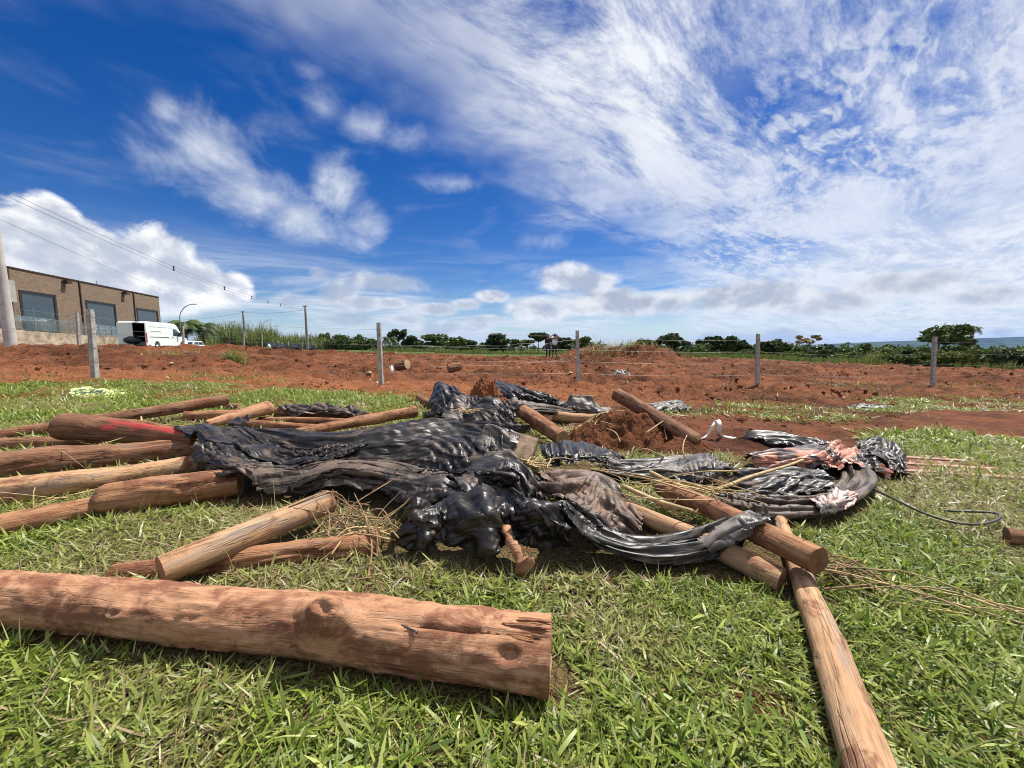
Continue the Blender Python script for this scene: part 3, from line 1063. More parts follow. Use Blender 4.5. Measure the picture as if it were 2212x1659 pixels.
log_px('log', (138, 924, 28), (430, 944, 20), 'brown log with a red paint mark, lying across the other poles', lift=(0.16, 0.15), mat='red_log', cut=('cut_dark', 'cut_dark'), seed=26, res=1.5, knots=4, cracks=3, rough=0.05, bow=0.004)
log_px('log', (-80, 961, 13), (491, 863, 12), 'long straight brown pole behind the red painted log, pale sawn end raised', lift=(0.0, 0.22), mat='dark_log', cut=('cut', 'cut_pale'), seed=27, rough=0.026, bow=0.002, knots=1)
log_px('log', (150, 960, 15), (205, 956, 14), 'short log stub tucked under the red painted log, round end showing', mat='dark_log', cut=('cut_dark', 'cut'), seed=28)
log_px('log', (398, 907, 11), (560, 898, 11), 'short squared-off log behind the black sheeting, next to an orange-brown log', mat='log', cut=('cut_dark', 'cut'), seed=29)
log_px('log', (445, 917, 9), (588, 879, 15), 'orange-brown log slanting up behind the sheeting with a rounded end', lift=(0.10, 0.14), mat='big_log', seed=30, round1=True, rough=0.036, knots=1)
log_px('log', (440, 884, 7), (520, 886, 8), 'small dark log lying on the grass behind the slanting orange-brown log', mat='dark_log', seed=31)
log_px('log', (580, 893, 10), (800, 897, 9), 'brown log under a thin scrap of torn black film', mat='log', seed=32, rough=0.036)
log_px('log', (560, 907, 7), (745, 911, 7), 'thin log in the middle of the row behind the black sheeting', mat='log', seed=33, rough=0.036, lift=(.02, .02))
log_px('log', (540, 919, 9), (720, 927, 9), 'log just behind the top edge of the long black sheeting', mat='log', seed=34, rough=0.036)
log_px('log', (640, 936, 11), (896, 889, 12), 'brown log pointing away from the heap, its sawn end over the lawn', lift=(0.12, 0.12), mat='log', cut=('cut', 'cut_dark'), seed=35, res=1.2, rough=0.036, knots=3)
log_px('log', (904, 858, 7), (948, 879, 9), 'small stub of pole sticking out beside the crumpled sheeting heap at the back', mat='dark_log', seed=36)
log_px('log', (1108, 876, 16), (1212, 948, 17), 'brown log sloping down out of the back sheeting into the dirt', lift=(0.26, 0.05), mat='log', seed=37, res=1.3, rough=0.036, knots=3)
log_px('log', (1195, 899, 11), (1400, 914, 11), 'pale log lying flat behind the dirt pile, with frayed bark', mat='pale_log', seed=38, knots=3, lift=(.05, .0))
log_px('log', (1332, 853, 13), (1508, 957, 18), 'stout log leaning on the dirt pile, one end up in the air', lift=(0.44, 0.02), mat='dark_log', cut=('cut', 'cut_dark'), seed=39, res=1.5, rough=0.048, knots=3, cracks=2, round1=True)
R3 = log_px('log', (1676, 1112, 12), (1930, 1790, 62), 'long smooth tan pole running across the lawn out of the bottom of the picture', mat='pale_log', seed=42, res=1.8, rough=0.022, bow=0.006, knots=2, cracks=1)
log_px('log', (1430, 1052, 18), (1768, 1212, 30), 'dark-sided log resting across the long tan pole, sawn end towards the lawn', lift=(0.10, 0.13), mat='log', cut=('cut_dark', 'cut_dark'), seed=40, res=1.6, rough=0.036, knots=2, cracks=1)
log_px('log', (1340, 1092, 17), (1690, 1253, 27), 'log with a wet reddish sawn end, lying below the crossing log', mat='pale_log', cut=('cut_dark', 'cut_dark'), seed=41, res=1.6, rough=0.022, knots=1, cracks=2, lift=(.04, 0))
log_px('log', (2172, 1158, 18), (2330, 1182, 22), 'short dark log at the edge of the picture beside the black hose', mat='dark_log', cut=('cut_dark', 'cut'), seed=43, cracks=3)


def knobbly_peg():
    rt = empty('stake', G(1132, 1206, 0.05), label='knobbly stake with a battered head poking out from under the black sheeting', cat='stake')
    p = [G(1092, 1140, .17), G(1103, 1168, .15), G(1114, 1190, .12), G(1122, 1203, .10), G(1127, 1210, .09), G(1133, 1219, .075), G(1138, 1226, .068)]
    c = smooth_curve(p, 26) - np.array(rt.location)
    t = np.linspace(0, 1, 26)
    rad = 0.026 + 0.034 * np.exp(-((t - 0.86) / 0.15) ** 2)
    v, q, caps = tube_np(c, rad, 14)
    v = v + (fbm(v[:, 0] * 40, v[:, 1] * 40 + v[:, 2] * 30, 8, 3) - 0.5)[:, None] * 0.02
    mesh_np('shaft', v, [q] + caps, M['big_log'], rt)
    sp = []
    for k in range(9):
        b = c[17 + k % 4] + np.array([0.01, 0, 0.03])
        e = b + np.array([random.uniform(0.0, 0.03), random.uniform(-.02, .02), random.uniform(0.015, 0.04)])
        vv, qq, _ = tube_np([b, (b + e) / 2 + 0.002, e], [0.003, 0.002, 0.0005], 4)
        sp.append((vv, qq))
    v, q = join_np(sp)
    tag(mesh_np('splinters', v, q, M['straw'], rt), kind='stuff')
knobbly_peg()

# ------------------------------------------------------------------ plastic sheeting: a small position-based cloth solver
def rows_to_grid(rows, nu, nv):
    """rows: curves of (px, py, z) or points; a smooth surface through them, nu along the curves, nv across"""
    cs = []
    for r in rows:
        pts = [p if isinstance(p, Vector) else G(p[0], p[1], p[2]) for p in r]
        cs.append(smooth_curve(pts, nu))
    cs = np.stack(cs, 0)                       # (k, nu, 3)
    out = np.stack([smooth_curve(cs[:, i], nv) for i in range(nu)], 0)
    return out                                  # (nu, nv, 3)


def roll_rows(path, r, squash=0.8, a0=215, a1=-35, n=6):
    """rows wrapped round a path lying on the ground: (px, py, lift)"""
    c = smooth_curve([G(*p) for p in path], 12)
    t = np.gradient(c, axis=0); t[:, 2] = 0
    t /= np.linalg.norm(t, axis=1)[:, None]
    side = np.stack([-t[:, 1], t[:, 0], t[:, 2] * 0], -1)
    rr = np.broadcast_to(np.interp(np.linspace(0, 1, 12), np.linspace(0, 1, len(r)), r) if isinstance(r, (list, tuple)) else r, (12,))
    rows = []
    for k in range(n):
        a = math.radians(a0 + (a1 - a0) * k / (n - 1))
        p = c + side * (-math.cos(a) * rr)[:, None] + np.array([0, 0, 1.0]) * ((math.sin(a) * squash + squash * 0.75) * rr)[:, None]
        rows.append([Vector(q) for q in p])
    return rows


def relax(X, T, rest_u, rest_v, steps, iters, tether, grav, shear, bend, floor_gap=0.006):
    nu, nv = X.shape[:2]
    a, b = rest_u / (nu - 1), rest_v / (nv - 1)
    dg = math.hypot(a, b)
    V = np.zeros_like(X)

    def con(A_, B_, L, k):
        d = B_ - A_
        l = np.sqrt(np.einsum('...i,...i->...', d, d))[..., None] + 1e-9
        d *= (0.5 * k) * (1 - L / l)
        A_ += d
        B_ -= d

    for st in range(steps):
        prev = X.copy()
        V *= 0.85
        V[..., 2] -= grav
        X += V
        for it in range(iters):
            con(X[0:-1:2], X[1::2], a, 1.0)
            con(X[1:-1:2], X[2::2], a, 1.0)
            con(X[:, 0:-1:2], X[:, 1::2], b, 1.0)
            con(X[:, 1:-1:2], X[:, 2::2], b, 1.0)
            if it % 2 == 0:
                for i0 in (0, 1):
                    n = (nu - i0) // 2
                    A0 = X[i0:i0 + 2 * n:2]; A1 = X[i0 + 1:i0 + 2 * n:2]
                    con(A0[:, :-1], A1[:, 1:], dg, shear)
                    con(A1[:, :-1], A0[:, 1:], dg, shear)
            if bend and it % 3 == 0:
                for s in range(4):
                    con(X[s:nu - 2:4], X[s + 2::4][:len(X[s:nu - 2:4])], 2 * a, bend)
                    con(X[:, s:nv - 2:4], X[:, s + 2::4][:, :X[:, s:nv - 2:4].shape[1]], 2 * b, bend)
            if it % 4 == 3:
                h = raster_at(HS, HX, HY, X[..., 0], X[..., 1]).astype(np.float32) + floor_gap
                np.maximum(X[..., 2], h, out=X[..., 2])
        X += (T - X) * tether
        h = raster_at(HS, HX, HY, X[..., 0], X[..., 1]).astype(np.float32) + floor_gap
        c = (X[..., 2] <= h + 0.003)[..., None]
        X[..., :2] = np.where(c, prev[..., :2] + 0.4 * (X[..., :2] - prev[..., :2]), X[..., :2])
        np.maximum(X[..., 2], h, out=X[..., 2])
        V = X - prev
    return X


def resize(X, nu, nv):
    """bilinear resampling of a grid of points"""
    def rs(a, n):
        t = np.linspace(0, len(a) - 1, n)
        i = np.minimum(t.astype(int), len(a) - 2)
        f = (t - i).reshape((-1,) + (1,) * (a.ndim - 1)).astype(np.float32)
        return a[i] * (1 - f) + a[i + 1] * f
    return np.ascontiguousarray(np.swapaxes(rs(np.swapaxes(rs(X, nu), 0, 1), nv), 0, 1))


def folded(rows, nu, nv, seed, amp, fu, fv, over=0.5):
    """the laid-out sheet with its tension folds: sharp crests running along the sheet, leaning over"""
    T = rows_to_grid(rows, nu, nv)
    u = np.linspace(0, 1, nu)[:, None] * np.ones((1, nv)); v = np.ones((nu, 1)) * np.linspace(0, 1, nv)[None]
    tu = np.gradient(T, axis=0); tv = np.gradient(T, axis=1)
    n = np.cross(tu, tv); n /= np.linalg.norm(n, axis=-1, keepdims=True) + 1e-9
    if n[..., 2].mean() < 0:
        n = -n
    tv = tv / (np.linalg.norm(tv, axis=-1, keepdims=True) + 1e-9)
    wu = u + (fbm(u * 2.5, v * 2.5, seed + 40, 2) - 0.5) * 0.2
    wv = v + (fbm(u * 2.5 + 9, v * 2.5, seed + 41, 2) - 0.5) * 0.25
    def tri(p):
        return 1 - np.abs((p % 2) - 1)
    def fold(f1, f2, k, sd):
        p = wv * f1 + wu * f2 + (vnoise(wu * 2.2 + sd, wv * 2.2, seed + sd) - 0.5) * 1.3 * k
        return tri(p) * (0.25 + 1.1 * vnoise(u * 3.1 + sd, v * 3.1 + 5, seed + 20 + sd))
    f0 = max(fu, fv)
    along = 1.0 if fv >= fu else 0.0
    g1, g2 = (fv * 0.9, fu * 0.35) if along else (fv * 0.35, fu * 0.9)
    r1 = fold(g1, g2, 1.0, 1)
    r2 = fold(g1 * 1.6, -g2 * 1.5, 0.8, 2)
    r3 = fold(g1 * 2.7, g2 * 1.6, 1.2, 3)
    h = amp * (1.0 * r1 + 0.5 * r2 + 0.25 * r3 - 0.6)
    sh = (vnoise(u * 1.5 + 7, v * 1.5, seed + 50) - 0.5) * 2.0
    return T + n * h[..., None] + tv * (h * over * sh)[..., None]


def simulate(rows, res, ex, steps=9, iters=7, tether=0.05, grav=0.0004, shear=0.6, bend=0.05, seed=1, amp=0.05, fu=4.0, fv=10.0):
    n0 = folded(rows, 60, 60, seed, amp, fu, fv)
    lu, lv = span(n0)
    lu *= ex[0]; lv *= ex[1]
    X = None
    for k, (m, st, it, te, be) in enumerate(((1.1, steps, iters, tether, bend), (0.46, 5, 6, tether, 0.0))):
        nu, nv = max(9, int(lu / res / m)), max(9, int(lv / res / m))
        T = folded(rows, nu, nv, seed, amp, fu, fv).astype(np.float32)
        u = np.linspace(0, 1, nu)[:, None] * np.ones((1, nv)); v = np.ones((nu, 1)) * np.linspace(0, 1, nv)[None]
        g = 2.0 ** k
        wob = np.stack([fbm(u * lu * 5 * g + 30 * q, v * lv * 5 * g + 10 * q, seed + q + k, 3, .55) for q in range(3)], -1) - 0.5
        d = (wob * ((0.006, 0.002)[k])).astype(np.float32)
        X = T + d if X is None else resize(X, nu, nv) + d
        X = relax(X, T, lu, lv, st, it, te, grav, shear, be)
    return crisp(X, lu, lv, seed, along=fv / lv >= fu / lu)


def crisp(X, lu, lv, seed, along=True):
    """hard little creases of thin film, flat between their edges"""
    nu, nv = X.shape[:2]
    u = np.linspace(0, lu, nu)[:, None] * np.ones((1, nv)); v = np.ones((nu, 1)) * np.linspace(0, lv, nv)[None]
    if not along:
        u, v = v, u
    tu = np.gradient(X, axis=0); tv = np.gradient(X, axis=1)
    n = np.cross(tu, tv); n /= np.linalg.norm(n, axis=-1, keepdims=True) + 1e-9
    def tri(p):
        return np.abs((p % 2) - 1) - 0.5
    w1 = (vnoise(u * 0.9, v * 1.6, seed + 71) - 0.5) * 2.6; w2 = (vnoise(u * 1.3 + 9, v * 2.2, seed + 72) - 0.5) * 2.6
    m1 = np.clip(vnoise(u * 1.2 + 3, v * 3.0, seed + 73) * 2.2 - 0.5, 0, 1); m2 = np.clip(vnoise(u * 1.6 + 30, v * 4.0, seed + 74) * 2.4 - 0.7, 0, 1)
    m3 = np.clip(vnoise(u * 2.6 + 50, v * 2.6, seed + 75) * 3.0 - 1.4, 0, 1)
    h = 0.026 * tri(v * 8 + u * 0.8 + w1) * m1 + 0.015 * tri(v * 17 - u * 1.6 + w2) * m2 + 0.024 * tri(u * 6 + v * 9 + w1 * 1.2) * m3 + 0.012 * tri(u * 13 - v * 8 + w2) * m3
    return X + (n * h[..., None]).astype(np.float32)


def span(P):
    lu = np.linalg.norm(np.diff(P, axis=0), axis=-1).sum(0).mean()
    lv = np.linalg.norm(np.diff(P, axis=1), axis=-1).sum(1).mean()
    return lu, lv


def sheet(name, rows, res, label, mat, ex=(1.05, 1.35), cat='plastic sheeting', stamp=True, group='plastic sheets of the heap', parent=None, **kw):
    global HS
    HS = HR.copy()
    for _ in range(5):                              # what lies beneath is felt, not copied
        HS[1:-1, 1:-1] = (HS[1:-1, 1:-1] * 2 + HS[:-2, 1:-1] + HS[2:, 1:-1] + HS[1:-1, :-2] + HS[1:-1, 2:]) / 6
    HS -= 0.006
    X = simulate(rows, res, ex, **kw)
    if stamp:
        stamp_points(X.reshape(-1, 3))
    nu, nv = X.shape[:2]
    i = np.arange(nu - 1)[:, None] * nv + np.arange(nv - 1)[None]
    Q = np.stack([i, i + nv, i + nv + 1, i + 1], -1).reshape(-1, 4)
    # torn, uneven hems
    rr = np.random.default_rng(kw.get('seed', 1))
    keep = np.ones((nu - 1, nv - 1), bool)
    for (n, ax) in ((nu - 1, 0), (nv - 1, 1)):
        t = np.arange(n) / 14.0
        for e in (0, 1):
            dpt = np.round(np.clip(fbm(t * 1.0, t * 0 + 3 * e + ax, kw.get('seed', 1) + 7, 4) - 0.46, 0, 1) * 26).astype(int)
            for q, dd in enumerate(dpt):
                if dd > 0:
                    sl = slice(0, dd) if e == 0 else slice(-dd, None)
                    if ax == 0: keep[q, sl] = False
                    else: keep[sl, q] = False
    Q = Q[keep.ravel()]
    used = np.unique(Q)
    remap = np.zeros(nu * nv, np.int64); remap[used] = np.arange(len(used))
    V = X.reshape(-1, 3).astype(np.float64)[used]
    Q = remap[Q]
    c = np.array([V[:, 0].mean(), V[:, 1].mean(), V[:, 2].min()])
    lu, lv = span(X)
    uu = (np.linspace(0, lu, nu)[:, None] * np.ones((1, nv))).ravel()[used]; vv = (np.ones((nu, 1)) * np.linspace(0, lv, nv)[None]).ravel()[used]
    if kw.get('fu', 1) / lu > kw.get('fv', 1) / lv:
        uu, vv = vv, uu
    o = mesh_np(name, V - c, Q, M[mat], parent, loc=c, cols={'weave': np.stack([uu, vv, uu * 0 + kw.get('seed', 1) % 17], -1)})
    if parent is None:
        tag(o, label, cat, group)
    return o


# what bulges under the sheeting: broken poles, straw and earth
for (px, py, z, rx, ry, h, rot) in ((520, 985, 0, .55, .28, .27, .1), (700, 985, 0, .6, .25, .20, 0), (640, 930, 0, 1.0, .32, .28, 0), (880, 945, 0, .9, .34, .32, 0),
                                    (960, 930, 0, .5, .3, .30, 0), (760, 1050, 0, .5, .12, .12, 0), (870, 1030, 0, .5, .16, .17, .1), (950, 1105, 0, .24, .16, .28, 0),
                                    (1050, 1095, 0, .28, .18, .31, 0), (1165, 1105, 0, .22, .14, .27, 0), (1090, 1010, 0, .25, .2, .30, 0), (1250, 1050, 0, .25, .28, .22, .4),
                                    (1260, 990, 0, .45, .22, .20, -.2), (975, 880, 0, .35, .3, .34, 0), (1130, 870, 0, .5, .35, .25, 0),
                                    (1700, 1050, 0, .45, .18, .10, 0), (1780, 985, 0, .35, .22, .14, 0), (1860, 990, 0, .35, .2, .10, 0)):
    g = G(px, py, z)
    stamp_bump(g.x, g.y, rx, ry, h, rot)


def dirt_heap(name, px, py, rx, ry, h, label, seed, cat='dirt pile', lumps=14):
    """a heap of loose red earth with clods"""
    c = G(px, py)
    n = 120
    u = np.linspace(-1.25, 1.25, n)
    U, W = np.meshgrid(u, u)
    X = c.x + U * rx; Y = c.y + W * ry
    q = np.hypot(U, W)
    base = np.clip(1 - q ** 1.5, -0.4, 1)
    f1 = fbm(X * 3.2, Y * 3.2, seed, 4)
    f2 = np.abs(fbm(X * 9, Y * 9, seed + 3, 4) - 0.5) * 2
    f3 = fbm(X * 26, Y * 26, seed + 6, 4, .6)
    Z = h * (base * (0.55 + 0.9 * f1)) + h * 0.30 * (f2 - 0.3) * (q < 1.2) + h * 0.20 * (f3 - 0.5)
    Z = np.where(q > 1.0, Z - (q - 1.0) * h * 1.2, Z)
    Z = Z + ground_z(X.ravel(), Y.ravel()).reshape(X.shape) - 0.01
    V = np.stack([X, Y, Z], -1).reshape(-1, 3)
    i = np.arange(n - 1)[:, None] * n + np.arange(n - 1)[None]
    Q = np.stack([i, i + 1, i + 1 + n, i + n], -1).reshape(-1, 4)
    o = mesh_np(name, V - np.array(c), Q, M['soil'], loc=c)
    tag(o, label, cat)
    stamp_points(V)
    return o


dirt_heap('dirt_pile', 1345, 952, .75, .62, .34, 'pile of loose red earth in the middle of the heap, roots sticking out', 61)
dirt_heap('dirt_pile', 1475, 975, .42, .28, .15, 'low spill of red earth at the foot of the leaning log', 63)
dirt_heap('earth_clod', 1046, 862, .40, .36, .70, 'upright lump of red earth behind the crumpled black sheeting', 65, cat='earth lump')

# slabs that stick out of the heap
def slab(name, px, py, z, size, rot, label, seed, mat='stone'):
    bm = bmesh.new()
    box(bm, [-s / 2 for s in size], [s / 2 for s in size])
    bmesh.ops.subdivide_edges(bm, edges=bm.edges[:], cuts=7, use_grid_fill=True)
    r = random.Random(seed)
    for v in bm.verts:
        p = v.co.copy()
        k = [abs(p[i]) / (size[i] / 2) for i in range(3)]
        e = sorted(k)[1]
        f = 1 - 0.10 * max(0, e - 0.75)
        n = (fbm(np.array([p.x * 14 + seed]), np.array([p.y * 14 + p.z * 9]), seed, 3)[0] - 0.5)
        v.co = p * f * (1 + n * 0.12)
    o = bm_obj(name, bm, M[mat], smooth=True)
    o.location = G(px, py, z)
    o.rotation_euler = rot
    tag(o, label, 'slab')
    me = o.data
    mw = Matrix.LocRotScale(o.location, o.rotation_euler, None)
    stamp_points(np.array([tuple(mw @ v.co) for v in me.vertices]))
    return o


slab('square_slab', 1256, 873, .20, (.36, .09, .30), (R(-14), R(3), R(2)), 'square mottled grey-brown slab standing on edge behind the dirt pile', 5)
slab('stone_slab', 1095, 962, .33, (.50, .10, .26), (R(-48), R(12), R(-16)), 'weathered brown slab tilted in the middle of the black sheeting', 6)

# long sheet over the left half
sheet('plastic_sheet', [
    [(428, 940, .22), (500, 915, .34), (620, 922, .32), (730, 932, .28), (850, 915, .34), (960, 908, .36), (1060, 925, .34), (1120, 940, .33)],
    [(420, 962, .26), (500, 955, .26), (620, 965, .22), (730, 970, .25), (850, 955, .30), (960, 948, .30), (1060, 960, .28), (1120, 975, .28)],
    [(424, 990, .22), (500, 1000, .25), (620, 1000, .16), (730, 1010, .20), (850, 1000, .22), (960, 1000, .22), (1040, 1015, .22), (1080, 1030, .2)],
    [(452, 1012, .16), (540, 1035, .18), (640, 1040, .12), (730, 1045, .16), (840, 1040, .2), (930, 1045, .18), (1000, 1055, .18), (1040, 1065, .15)]],
    0.026, 'long rumpled black plastic sheet spread from the left logs to the tilted slab', 'tarp', ex=(1.04, 1.06), seed=101, amp=0.125, fu=3.0, fv=5.0)
# its lower muddy rolls
sheet('plastic_sheet', [
    [(440, 985, .24), (520, 1000, .24), (640, 1012, .20), (760, 1005, .24), (870, 1010, .25), (960, 1040, .2)],
    [(470, 1020, .14), (540, 1045, .15), (640, 1045, .14), (760, 1030, .20), (870, 1045, .2), (960, 1075, .14)],
    [(500, 1040, .05), (560, 1062, .05), (650, 1070, .05), (760, 1060, .10), (860, 1080, .08), (940, 1090, .06)]],
    0.024, 'mud-brown roll of plastic sheeting along the front of the long black sheet', 'tarp_dusty', ex=(1.04, 1.06), seed=103, amp=0.08, fu=2.5, fv=6)
sheet('plastic_sheet', roll_rows([(432, 964, .08), (500, 1000, .02), (600, 1040, .0), (700, 1050, .0), (790, 1035, .0)], [.20, .17, .11, .08, .06]),
    0.022, 'bulky twisted roll of black film at the end nearest the cracked logs', 'tarp', ex=(1.04, 1.06), seed=104, amp=0.085, fu=2.5, fv=7)
sheet('plastic_sheet', roll_rows([(548, 1085, 0), (640, 1080, 0), (740, 1068, .02), (830, 1072, .02), (905, 1095, .0)], [.10, .085, .08, .09, .08]),
    0.018, 'narrow crumpled roll of dusty film lying just behind the pale pole', 'tarp_dusty', ex=(1.04, 1.06), seed=105, amp=0.06, fu=3, fv=5)
sheet('plastic_sheet', [
    [(830, 1035, .22), (890, 1030, .26), (960, 1040, .24), (1020, 1050, .24)],
    [(835, 1065, .16), (890, 1062, .20), (950, 1066, .20), (1010, 1072, .20)],
    [(840, 1100, .05), (890, 1098, .06), (940, 1095, .10), (1000, 1095, .12)]],
    0.020, 'dark crumple of film wedged between the long sheet and the front sheet', 'tarp', ex=(1.05, 1.07), seed=106, amp=0.06, fu=4, fv=4)
sheet('plastic_sheet', [
    [(975, 1030, .20), (1050, 1030, .16), (1120, 1035, .14), (1185, 1050, .16)],
    [(980, 1055, .16), (1050, 1060, .14), (1120, 1062, .14), (1185, 1070, .16)],
    [(985, 1085, .14), (1050, 1085, .18), (1120, 1088, .18), (1190, 1095, .16)]],
    0.022, 'dark film lying in the hollow under the arched roll', 'tarp', ex=(1.05, 1.06), seed=108, amp=0.06, fu=3, fv=4)
# rolled arch above the front sheet
sheet('plastic_sheet', [
    [(1000, 1010, .22), (1050, 985, .30), (1100, 975, .33), (1140, 1000, .30), (1165, 1040, .22), (1170, 1070, .14)],
    [(1010, 1035, .22), (1050, 1015, .32), (1090, 1005, .36), (1125, 1025, .30), (1145, 1060, .22), (1150, 1085, .14)],
    [(1010, 1060, .12), (1045, 1050, .22), (1080, 1045, .26), (1105, 1055, .22), (1120, 1075, .16), (1125, 1095, .12)]],
    0.019, 'arched roll of black sheeting between the tilted slab and the front sheet', 'tarp', ex=(1.04, 1.06), seed=107, amp=0.07, fu=2, fv=7)
# muddy sheet right of the middle
sheet('plastic_sheet', [
    [(1168, 1020, .24), (1220, 1008, .30), (1290, 1008, .26), (1340, 1050, .16), (1400, 1130, .08)],
    [(1165, 1050, .22), (1215, 1040, .28), (1280, 1045, .26), (1330, 1090, .16), (1385, 1150, .06)],
    [(1165, 1085, .16), (1205, 1085, .20), (1250, 1100, .20), (1300, 1130, .14), (1360, 1165, .04)]],
    0.021, 'mud-brown sheet draped like a cape in the middle of the heap', 'tarp_brown', ex=(1.04, 1.06), seed=109, amp=0.05, fu=2, fv=5)
# glossy pleated sheet
sheet('plastic_sheet', [
    [(1168, 955, .22), (1210, 948, .27), (1260, 948, .26), (1320, 970, .20), (1375, 996, .10)],
    [(1172, 980, .24), (1210, 975, .28), (1265, 975, .26), (1320, 990, .18), (1372, 1003, .10)],
    [(1190, 1005, .16), (1220, 1005, .20), (1270, 1003, .20), (1320, 1005, .15), (1370, 1008, .08)]],
    0.021, 'glossy black sheet with tight pleats against the dirt pile', 'tarp_clean', ex=(1.04, 1.06), seed=111, amp=0.04, fu=9, fv=2.5)
# front sheet
sheet('plastic_sheet', [
    [(872, 1098, .17), (905, 1070, .30), (965, 1066, .24), (1035, 1052, .32), (1095, 1064, .27), (1150, 1078, .31), (1215, 1098, .24)],
    [(868, 1122, .15), (900, 1098, .28), (965, 1096, .25), (1040, 1090, .32), (1100, 1098, .25), (1160, 1102, .30), (1232, 1118, .21)],
    [(872, 1150, .09), (900, 1142, .18), (960, 1150, .13), (1040, 1140, .22), (1105, 1150, .14), (1170, 1136, .22), (1240, 1148, .13)],
    [(880, 1178, .05), (905, 1196, .04), (960, 1186, .05), (1040, 1204, .05), (1100, 1186, .09), (1165, 1172, .08), (1238, 1180, .04)]],
    0.020, 'front black sheet hanging in facets to the grass above the knobbly stake', 'tarp_clean', ex=(1.04, 1.06), seed=118, amp=0.075, fu=8, fv=3.2)
sheet('plastic_sheet', [
    [(1120, 1086, .30), (1180, 1092, .28), (1240, 1120, .22)],
    [(1118, 1120, .24), (1185, 1128, .24), (1250, 1150, .18)],
    [(1130, 1158, .14), (1190, 1175, .12), (1262, 1185, .10)]],
    0.018, 'loose flap of film folded down between the front sheet and the twisted tail', 'tarp_clean', ex=(1.04, 1.05), seed=114, amp=0.07, fu=3, fv=3)
# twisted tail running right
sheet('plastic_sheet', roll_rows([(1205, 1170, .04), (1265, 1195, .0), (1340, 1215, -.01), (1430, 1218, -.01), (1530, 1198, .03), (1610, 1152, .12), (1668, 1138, .18)], [.13, .11, .09, .085, .08, .06, .04]),
    0.018, 'twisted tail of black sheeting drawn out to the crossing logs', 'tarp', ex=(1.03, 1.06), seed=115, amp=0.075, fu=2.2, fv=7)
# grey lap on the end of the tail
sheet('plastic_sheet', [
    [(1500, 1165, .16), (1560, 1125, .23), (1610, 1105, .27), (1665, 1112, .25)],
    [(1520, 1175, .17), (1575, 1140, .24), (1625, 1122, .28), (1672, 1124, .25)],
    [(1545, 1185, .14), (1600, 1158, .21), (1645, 1138, .24), (1680, 1132, .22)]],
    0.020, 'dusty grey lap of film folded over the end of the crossing log', 'tarp_grey', ex=(1.04, 1.06), seed=117, amp=0.03, fu=3, fv=4)
# long low strip towards the right
sheet('plastic_sheet', [
    [(1290, 1000, .16), (1370, 996, .12), (1450, 992, .10), (1520, 975, .16), (1560, 985, .16)],
    [(1300, 1012, .14), (1380, 1012, .12), (1460, 1010, .13), (1525, 1000, .20), (1570, 1005, .16)],
    [(1310, 1028, .08), (1390, 1032, .07), (1470, 1038, .08), (1530, 1040, .10), (1575, 1035, .08)]],
    0.022, 'grey dusty strip of film running along the foot of the dirt pile', 'tarp_grey', ex=(1.04, 1.06), seed=119, amp=0.04, fu=3, fv=4)
# right-hand ring of sheeting
sheet('plastic_sheet', roll_rows([(1540, 1098, 0), (1610, 1114, 0), (1700, 1118, 0), (1780, 1108, 0), (1838, 1075, 0), (1850, 1040, 0), (1810, 1015, 0), (1720, 1004, 0)], [.08, .10, .10, .09, .08, .08, .07, .05]),
    0.019, 'thick folded band of dark muddy sheeting curling round on the lawn', 'tarp_dusty', ex=(1.03, 1.06), seed=121, amp=0.075, fu=3, fv=7)
sheet('plastic_sheet', [
    [(1560, 1020, .08), (1640, 1010, .10), (1720, 1008, .10), (1800, 1018, .10)],
    [(1560, 1045, .06), (1640, 1045, .06), (1720, 1045, .06), (1800, 1045, .08)],
    [(1580, 1070, .05), (1650, 1075, .05), (1720, 1075, .06), (1790, 1065, .08)]],
    0.026, 'dark hollow of black film inside the curled band', 'tarp', ex=(1.04, 1.06), seed=123, amp=0.05, fu=5, fv=5)
sheet('plastic_sheet', [
    [(1750, 1075, .13), (1790, 1060, .15), (1825, 1050, .14)],
    [(1765, 1095, .12), (1805, 1085, .15), (1845, 1065, .12)],
    [(1770, 1120, .04), (1815, 1108, .05), (1862, 1070, .05)]],
    0.017, 'pale pinkish crumpled end of the curled band of sheeting', 'tarp_pink', ex=(1.04, 1.06), seed=125, amp=0.04, fu=5, fv=4)
# orange heap
sheet('plastic_sheet', [
    [(1600, 985, .06), (1680, 968, .14), (1760, 955, .16), (1800, 940, .26), (1840, 958, .18), (1880, 975, .10)],
    [(1600, 1000, .07), (1680, 985, .14), (1760, 980, .16), (1805, 972, .20), (1850, 985, .14), (1900, 1000, .10)],
    [(1610, 1012, .05), (1690, 1005, .09), (1760, 1005, .10), (1820, 1010, .10), (1870, 1020, .08), (1930, 1030, .04)]],
    0.022, 'crumpled orange and black sheet piled on the bare soil', 'tarp_orange', ex=(1.04, 1.06), seed=127, amp=0.09, fu=5, fv=4)
sheet('plastic_sheet', [
    [(1850, 955, .10), (1890, 945, .16), (1925, 950, .14), (1945, 975, .06)],
    [(1850, 975, .10), (1890, 970, .14), (1930, 985, .10), (1955, 1005, .05)],
    [(1850, 1000, .06), (1890, 1010, .08), (1935, 1020, .06), (1965, 1032, .03)]],
    0.022, 'black film with an orange hem, the outermost crumple of the orange heap', 'tarp', ex=(1.04, 1.06), seed=129, amp=0.06, fu=4, fv=4)
